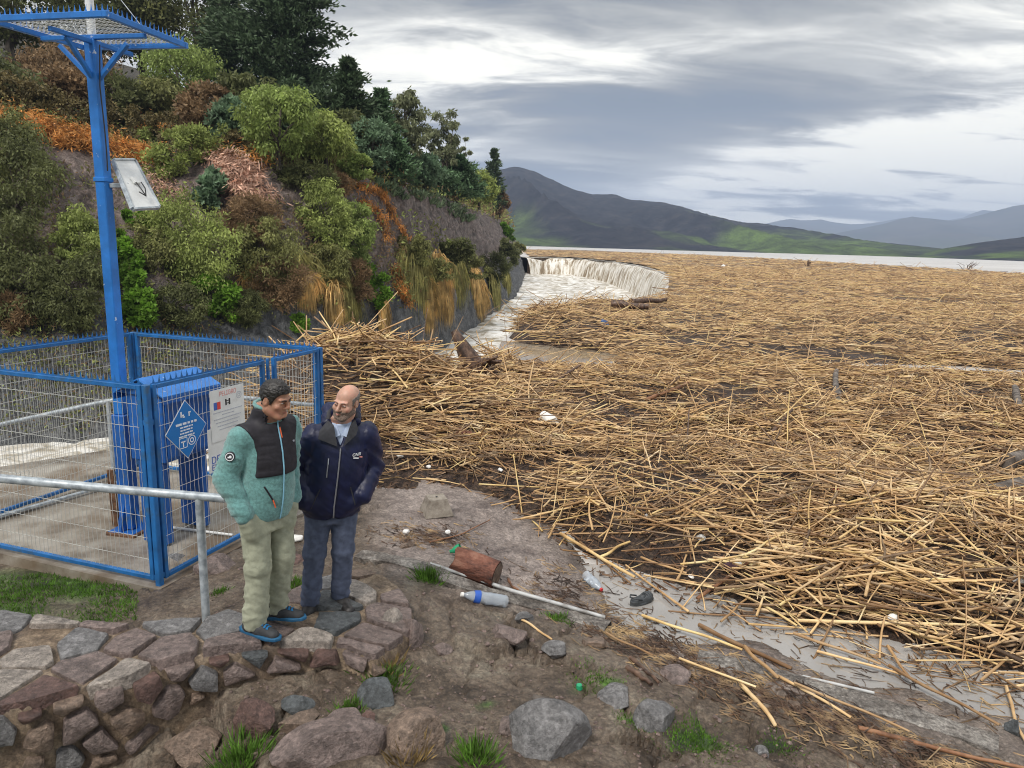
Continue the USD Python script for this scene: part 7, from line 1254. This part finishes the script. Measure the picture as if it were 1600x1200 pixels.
for row, sg_, nm in ((rows[-1], 1, 'cut_end'), (rows[0], -1, 'cut_end')): cc_ = row.mean(0); vv = np.vstack([lerp(row, cc_, .06) + ax_l * .003 * sg_, cc_ + ax_l * .006 * sg_]); part(lg, nm, (vv, np.stack([i, j, np.full(n_, n_)], 1) if sg_ > 0 else np.stack([j, i, np.full(n_, n_)], 1)), M_cut)
# bottles
def bottle(label, p0, p1, r, mats, body_label=True, name='plastic_bottle', seed=0):
    """A crushed drinks bottle lying from its base p0 to its neck p1."""
    p0, p1 = np.asarray(p0), np.asarray(p1); L = np.linalg.norm(p1 - p0); R = frame(p1 - p0); t = thing(name, label, 'bottle', (p0 + p1) / 2)
    pr = [(0, .0), (r * .8, 0), (r, .03 * L), (r * .98, .25 * L), (r * .93, .3 * L), (r * .99, .36 * L), (r, .62 * L), (r * .85, .74 * L), (r * .45, .88 * L), (r * .30, .91 * L), (r * .30, .955 * L)]
    pr = [(np.interp(z, [q[1] for q in pr], [q[0] for q in pr]), z) for z in np.linspace(0, .955 * L, 40)]; v, f = lathe(pr, 24); dent = 1 - .22 * np.clip(fbm(v, 14, 2, seed) * 2 + .1, 0, .6); v = v * np.c_[dent, dent, np.ones(len(v))]
    part(t, 'body', xf((v, f), R, p0), mats[0], True); part(t, 'cap', lathe([(0, L), (r * .34, L), (r * .36, .945 * L), (r * .31, .943 * L)], 16, p0, R), mats[1], 30)
    if mats[2] is not None: rl = np.interp(.68 * L, [q[1] for q in pr], [q[0] for q in pr]); part(t, 'label', lathe([(np.interp(z, [q[1] for q in pr], [q[0] for q in pr]) + .002, z) for z in np.linspace(.60 * L, .73 * L, 6)], 24, p0, R), mats[2], True)
    return t
pb = on_ground(792, 948) + [0, 0, .05]; pc_ = on_ground(720, 936) + [0, 0, .045]; bottle('large clear water bottle with a blue label lying beside the white pipe', pb, pc_, .055, (M_clear, M_foam, M_bluelabel), seed=2)
pb = on_mat(914, 905) + [0, 0, .05]; pc_ = on_mat(940, 928) + [0, 0, .04]; bottle('cloudy bottle with a red cap at the edge of the puddle', pb, pc_, .05, (M_clear, M_redcap, None), seed=5)
pb = on_mat(846, 662) + [0, 0, .14]; pc_ = on_mat(872, 672) + [0, 0, .10]; bottle('white bottle lying on the canes above the concrete block', pb, pc_, .10, (M_foam, M_foam, None), seed=6)
gb = on_ground(703, 868) + [0, 0, .04]; single('plastic_funnel', 'green plastic funnel shaped scrap behind the red brown log', 'litter', lathe([(0, 0), (.016, 0), (.018, .02), (.045, .075), (.05, .11)], 12, gb, roty(1.2)), M_greencap, True)
single('litter_scrap', 'tiny green plastic disc lying in the moss', 'litter', rough_up(lathe([(0, .03), (.02, .03), (.024, 0)], 12, on_ground(905, 1076)), .006, 40, 2), M_greencap)
# white pipes along the edge of the slab
def kerb(pxs, w, h, sd):
    C_ = np.array([on_ground(*q) for q in pxs]); t = np.linspace(0, 1, 70); C_ = pchip(C_, t); tg = np.gradient(C_[:, :2], axis=0); tg /= np.linalg.norm(tg, axis=1, keepdims=True); nr = np.stack([-tg[:, 1], tg[:, 0]], 1); nz = fbm(np.c_[t * 9, 0 * t, 0 * t], 1, 3, sd); prof = [(-.5, -.12), (-.5, .7), (-.40, 1), (.40, 1), (.5, .7), (.5, -.12)]
    return np.stack([np.c_[C_[:, :2] + nr * (o * w * (1 + .5 * fbm(np.c_[t * 14, 0 * t + o, 0 * t], 1, 3, sd + 3)))[:, None], C_[:, 2] + h * z * (1 + .9 * fbm(np.c_[t * 11, 0 * t + o, 0 * t], 1, 3, sd + 4)) - .05 * (z < 0)] for o, z in prof], 1).reshape(-1, 3), grid_faces(70, 6)
M_kerb = pbr('worn_concrete_edge', [(.30, (.055, .045, .038)), (.44, (.115, .10, .087)), (.56, (.18, .162, .145)), (.72, (.26, .24, .215))], 5, 12, .35, .8, .9, 50, .014, nrough=.75, speck=(40, .4))
setting('concrete_edge', kerb(((560, 868), (640, 882), (735, 918), (830, 946), (950, 982)), .17, .030, 5), M_kerb, 40); setting('concrete_edge', kerb(((1090, 1028), (1180, 1050), (1290, 1082), (1420, 1118), (1560, 1165)), .22, .018, 6), M_kerb, 40)
def pipe(label, pts, r): return single('white_pipe', label, 'pipe', tube(pts, r, 10), M_pipe, 40)
pipe('upper white pipe running along the slab below the log', [on_ground(a, b) + [0, 0, .044] for a, b in ((672, 888), (735, 908), (800, 930), (860, 947), (945, 972))], .017)
pipe('lower thin white pipe lying in the puddle at the right', [np.r_[at_z(a, b, .055)] for a, b in ((1158, 1034), (1260, 1058), (1366, 1083))], .012)
# rubber clog in the puddle
cg = at_z(1001, 942, .015); R_c = rotz(math.radians(118))
def clog(P):
    d = rc(P, (0, .07, .035), (0, -.06, .036), .042, .046); d = smin(d, ell(P, (0, -.075, .045), (.053, .062, .045)), .02); d = smax(d, -rc(P, (0, .09, .085), (0, -.015, .075), .040, .035), .008); d = smin(d, np.maximum(np.abs(P[:, 2] - .008) - .010, np.hypot(P[:, 0] / .050, (P[:, 1] + .015) / .135) * .05 - .05), .006)
    for a in (-.026, 0, .026):
        for b in (-.105, -.08, -.055): d = np.maximum(d, -(np.hypot(P[:, 0] - a, P[:, 1] - b) - .006) if True else d) if False else np.where(P[:, 2] > .05, np.maximum(d, .006 - np.hypot(P[:, 0] - a, P[:, 1] - b)), d)
    return d
cl = thing('rubber_clog', 'dark grey rubber clog lying in the shallow puddle', 'shoe', cg); part(cl, 'shell', xf(taubin(surface_nets(clog, ax(-.07, .07, .006), ax(-.16, .14, .006), ax(-.01, .11, .006)), 3), R_c @ rotx(-.1), cg), M_croc, True); part(cl, 'heel_strap', xf(tube([(-.044, .02, .06), (-.045, .09, .08), (0, .128, .085), (.045, .09, .08), (.044, .02, .06)], [.007, .008, .008, .008, .007], 6), R_c, cg), M_croc, True)
# foam lumps, bags and other pale rubbish
def lump(label, p, sx, sy, sz, m, seed, name, cat): return single(name, label, cat, rough_up(rock((sx, sy, sz), seed, 3, 6, .08, rotz(seed), p), .10 * sz, 3 / sx, 3, seed), m, 45)
lump('white foam lump leaning behind the legs of the teal jacket man', on_ground(447, 836) + [0, 0, .05], .16, .12, .14, M_foam, 3, 'foam_lump', 'foam'); lump('second white foam lump lying flat beside the first', on_ground(464, 845) + [0, 0, .03], .17, .12, .08, M_foam, 4, 'foam_lump', 'foam'); lump('third small foam lump half hidden by the trousers', on_ground(438, 846) + [0, 0, .03], .10, .1, .08, M_foam, 8, 'foam_lump', 'foam')
for k, (px, py, s, lb) in enumerate(((1094, 850, .13, 'crumpled white bag on the dark litter above the clog'), (1079, 908, .07, 'small white scrap on the litter beside a twig'), (1394, 973, .10, 'white foam scrap on the canes near the right'), (1590, 916, .14, 'white foam piece at the right edge on the canes'), (1152, 888, .09, 'white scrap leaning on a purple rag'), (635, 838, .08, 'pale stone like scrap on the wet slab'), (700, 838, .07, 'small pale scrap by the bark heap on the slab'),
                                   (1130, 418, .9, 'large white drum floating on the far debris'), (1086, 757, .09, 'white scrap under the canes in the middle'), (1270, 706, .12, 'flat white lid in the middle of the canes'), (650, 690, .09, 'white bag scrap left on the canes beside the navy jacket'), (625, 718, .10, 'torn pale bag near the navy sleeve'), (670, 735, .08, 'white cup scrap near the slab edge'), (782, 740, .09, 'bluish white scrap on canes near the slab'), (1370, 745, .1, 'pale scrap among grey logs'), (1010, 812, .07, 'little white scrap in the dark litter'), (1495, 550, .22, 'white box on the far canes'), (1310, 575, .15, 'white foam block beside the upright stump'))):
    p = on_mat(px, py); lump(lb, p + [0, 0, s * .28 + .03], s, s * .8, s * .6, M_foam, 20 + k, 'litter_scrap', 'litter')
M_rag = paint('purple_rag', (.075, .035, .05), .8, .2, 15); lump('crumpled purple rag under a long stick', on_mat(1140, 893) + [0, 0, .05], .16, .13, .09, M_rag, 51, 'rag', 'rag'); M_bluerag = paint('blue_plastic', (.06, .11, .24), .5, .2, 12); lump('blue plastic bag on the far heap by the channel', on_mat(942, 518) + [0, 0, .3], .55, .4, .3, M_bluerag, 52, 'plastic_bag', 'bag')
for k, (px, py, lb) in enumerate(((1245, 877, 'rusty red can in the litter'), (1305, 770, 'red scrap of plastic among the canes'))): lump(lb, on_mat(px, py) + [0, 0, .05], .13, .1, .09, M_redcap if k else M_rust, 60 + k, 'can' if not k else 'plastic_scrap', 'litter')
# planks, twigs and driftwood
def stick(label, pts, r, m, name='branch', cat='branch', seed=0, sides=8):
    p = np.array([q for q in pts], float); t = np.linspace(0, 1, 12); s = np.r_[0, np.cumsum(np.linalg.norm(np.diff(p, axis=0), axis=1))]; s /= s[-1]; q = np.stack([np.interp(t, s, p[:, k]) for k in range(3)], 1); q = q + .25 * np.c_[fbm(np.c_[t * 4, 0 * t, 0 * t], 1, 2, seed), fbm(np.c_[t * 4, 0 * t, 0 * t], 1, 2, seed + 1), fbm(np.c_[t * 4, 0 * t, 0 * t], 1, 2, seed + 2) * .4] * r * 5
    rr = np.interp(t, [0, 1], [r, r * .6]) * (1 + .25 * fbm(np.c_[t * 7, 0 * t, 0 * t], 1, 2, seed + 5)); return single(name, label, cat, tube(q, rr, sides), m, 50)
pl = on_ground(857, 1100) + [0, 0, .02]; single('wood_offcut', 'small dark square wooden offcut on the gravel', 'board', box((.22, .045, .035), pl, rotz(-.25), .004), M_drift)
g_ = lambda px, py, h=.02: on_ground(px, py) + [0, 0, h]
m_ = lambda px, py, h=.06: on_mat(px, py) + [0, 0, h]
for k, (lb, pts, r, mt) in enumerate([('dark wet twig lying on gravel below the bottle', [g_(755, 985), (g_(785, 1000))], .008, M_bark), ('dark stick on the gravel above the brown boulder', [g_(985, 1030), g_(1030, 1070)], .018, M_bark), ('dark root piece beside the drift line', [g_(980, 1045), g_(1020, 1075)], .025, M_bark), ('thin brown twig on the slab above the log', [g_(672, 850), g_(720, 838), g_(765, 815)], .009, M_orangewood), ('twisted twig lying across the white pipe', [g_(795, 908), g_(800, 920), (g_(810, 925))], .014, M_orangewood),
      ('long orange brown stick at the lower right corner', [g_(1340, 1140), g_(1430, 1165), g_(1530, 1190), g_(1650, 1215)], .018, M_orangewood), ('brown stick pushing up out of the litter by the purple rag', [m_(1090, 938, .02), m_(1195, 880, .14)], .020, M_orangewood), ('pale forked branch lying left of the canes centre', [m_(1010, 632, .10), m_(1075, 612, .2)], .045, M_orangewood), ('dark stump standing upright out of the canes', [m_(1312, 640, .0), m_(1302, 598, .30)], .09, M_drift), ('sawn post sticking out at the right edge of the canes', [m_(1600, 655, .0), m_(1583, 622, .25)], .10, M_drift),
      ('large dark grey trunk half sunk at the right edge', [m_(1545, 780, .06), m_(1600, 768, .14), m_(1690, 755, .2)], .16, M_drift), ('weathered grey log above the dark trunk at the right edge', [m_(1575, 735, .14), m_(1660, 715, .2)], .14, M_drift), ('dark log on the heap left of the pool', [m_(955, 485, .3), m_(1010, 490, .35)], .22, M_bark), ('second dark log on the heap left of the falls', [m_(985, 480, .3), m_(1040, 478, .3)], .16, M_bark), ('grey log stub near the top of the pile by the cage', [m_(515, 568, .25), m_(540, 580, .25)], .07, M_drift), ('dark log end beside the navy sleeve', [m_(585, 678, .2), m_(612, 690, .2)], .06, M_bark),
      ('reddish log lying in the canes above the slab', [m_(718, 682, .08), m_(770, 692, .08)], .075, M_log), ('thin dark stem sticking up left of the pool', [m_(655, 580, .1), m_(668, 520, .9)], .016, M_bark), ('thin dark branch standing in the canes centre', [m_(1072, 720, .0), m_(1075, 668, .35)], .018, M_bark), ('tall dry stem standing right of the centre', [m_(1255, 600, .0), m_(1272, 520, 1.1)], .014, M_cane), ('dark branch lying on the canes right of the stump', [m_(1200, 690, .1), m_(1235, 665, .3)], .035, M_bark), ('orange brown branch among the canes below centre', [m_(1140, 672, .08), m_(1190, 695, .08)], .035, M_orangewood), ('short dark branch on canes at the pool edge', [m_(860, 612, .15), m_(905, 590, .3)], .04, M_bark)]): stick(lb, pts, r, mt, seed=k)
# root snag at the edge of the channel
sn = m_(742, 590, 0); sg2 = thing('root_snag', 'dark upturned root snag leaning over the edge of the channel', 'driftwood', sn); sc_ = proj(sn)[2] / FPX
U_ = lambda dx, dy, dz=0.: sn + RT * dx * sc_ + np.array([0, 0, 1.]) * dy * sc_ + np.array([0, 1., 0]) * dz
part(sg2, 'trunk', tube([U_(14, -4), U_(-10, 30), U_(-22, 52), U_(-34, 74)], [.26, .22, .15, .08], 9), M_bark, True)
rg = np.random.default_rng(3)
for k in range(11): a = rg.uniform(-.5, 1.4); l = rg.uniform(18, 42); part(sg2, 'root', tube([U_(rg.uniform(-8, 14), rg.uniform(0, 26), rg.uniform(-.2, .2)), U_(l * .5 * math.cos(a) + 4, l * .5 * abs(math.sin(a)) + 14, rg.uniform(-.4, .1)), U_(l * math.cos(a) + 8, l * math.sin(a) + 6, rg.uniform(-.6, .2))], [.10, .06, .02], 6), M_bark, True)
# long canes strewn over the muddy edge, each its own thing
KN = [((1090, 985), (1236, 1050), .019, 'long thick cane lying across the mud from the clog towards the lower pipe'), ((1002, 972), (1160, 1022), .013, 'thin greenish cane beside the long thick cane'), ((1160, 1022), (1215, 1072), .016, 'thick bent cane below the long thick cane'), ((1158, 1075), (1214, 1140), .017, 'short thick cane lying alone on the gravel at the lower right'), ((1238, 1000), (1375, 1048), .013, 'cane lying over the lower puddle'), ((1245, 984), (1602, 990), .016, 'very long straight cane lying level above the lower puddle'), ((1180, 958), (1245, 966), .016, 'short pale cane floating at the puddle edge'), ((1275, 1028), (1420, 1068), .011, 'thin cane pointing down to the right over the puddle'), ((1385, 1055), (1560, 1145), .013, 'green tinged cane slanting to the lower right corner'), ((1240, 978), (1278, 935), .012, 'short cane leaning up out of the puddle'),
      ((1385, 1020), (1418, 1070), .013, 'reddish cane lying across the green tinged one'), ((875, 845), (990, 915), .018, 'pale cane lying down the edge of the slab'), ((905, 850), (985, 918), .012, 'thin cane next to the pale cane at the slab edge'), ((935, 882), (982, 852), .016, 'short cane leaning against the slab edge canes'), ((1000, 880), (1072, 905), .013, 'brown cane on the litter above the clog'), ((1215, 1060), (1330, 1125), .012, 'brownish cane in the drift line'), ((1240, 1075), (1420, 1150), .010, 'thin cane following the drift line'), ((1060, 1040), (1180, 1085), .010, 'thin brown cane in the drift line near the pitted rock'), ((1570, 1080), (1602, 1170), .012, 'cane pointing at the dark stone in the right corner'), ((1265, 1000), (1300, 950), .010, 'slim cane stub standing in the mud'), ((945, 1000), (1020, 1035), .009, 'slim straw cane below the clog'), ((810, 968), (862, 1003), .010, 'brown cane just below the upper white pipe'), ((1420, 930), (1602, 1015), .018, 'green flecked cane sloping to the right edge')]
for k, (a, b, r, lb) in enumerate(KN):
    A, B = (on_mat(*q) for q in (a, b)); A, B = [np.r_[p[:2], max(p[2], .02) + r + .012 + .02 * (k % 3)] for p in (A, B)]; place_cane((A + B) / 2, B - A, np.linalg.norm(B - A), r, lb, k, None)
# drift line of twigs and scraps along the bank
rng = np.random.default_rng(21); n = 2600; t = rng.random(n); lx = np.array([[860, 905], [960, 985], [1050, 1030], [1150, 1080], [1280, 1135], [1420, 1180], [1560, 1220]]); li = t * (len(lx) - 1); dpx = np.stack([np.interp(li, np.arange(len(lx)), lx[:, k]) for k in (0, 1)], 1) + rng.normal(0, 1, (n, 2)) * [42, 16]
ex2 = np.stack([rng.uniform(860, 1620, 1100), rng.uniform(880, 1130, 1100)], 1); ex2 = ex2[(ex2[:, 1] > 885 + (ex2[:, 0] - 900) * .27) & (ex2[:, 1] < 985 + (ex2[:, 0] - 900) * .27)]; dpx = np.vstack([dpx, ex2, np.stack([rng.normal(665, 40, 420), rng.normal(862, 12, 420)], 1)]); n = len(dpx)
q = at_z(dpx[:, 0], dpx[:, 1], .08); q[:, 2] = np.maximum(gz_at(q[:, 0], q[:, 1]), .012) + .006; yw = rng.normal(-.75, .6, n); tl = rng.normal(0, .08, n)
stuff('drift_litter', 'brown twigs and cane scraps washed up in a line along the bank', 'litter', canes(q, np.c_[np.cos(yw), np.sin(yw), tl], np.clip(rng.lognormal(math.log(.085), .7, n), .02, .5), rng.uniform(.002, .0065, n), 4, 2, rng, .08), pbr('drift_twigs', [(.3, (.03, .016, .010)), (.45, (.09, .05, .03)), (.55, (.20, .13, .07)), (.7, (.36, .25, .13))], 4, 6, .6, island=.4))
# bare bushes standing in the flooded lake
def bare_bush(label, px, py, h, w, seed):
    rg = np.random.default_rng(seed); B = at_z(px, py, 0); s = proj(B)[2] / FPX; t = thing('bare_bush', label, 'bush', B)
    for k in range(16): a = rg.normal(0, w * s); part(t, 'twig', tube([B + [rg.normal(0, w * s * .2), 0, -.2], B + [a * .6, rg.normal(0, .3), h * s * .55], B + [a, rg.normal(0, .5), h * s * rg.uniform(.6, 1.05)]], [.06, .045, .02], 4), M_bark)
bare_bush('small bare bush standing in the lake at the far debris edge', 1262, 418, 12, 6, 1); bare_bush('wider bare bush in the lake towards the right edge', 1510, 424, 17, 13, 2); bare_bush('dark low bush on the far debris beside the small bare bush', 1300, 417, 5, 9, 3)
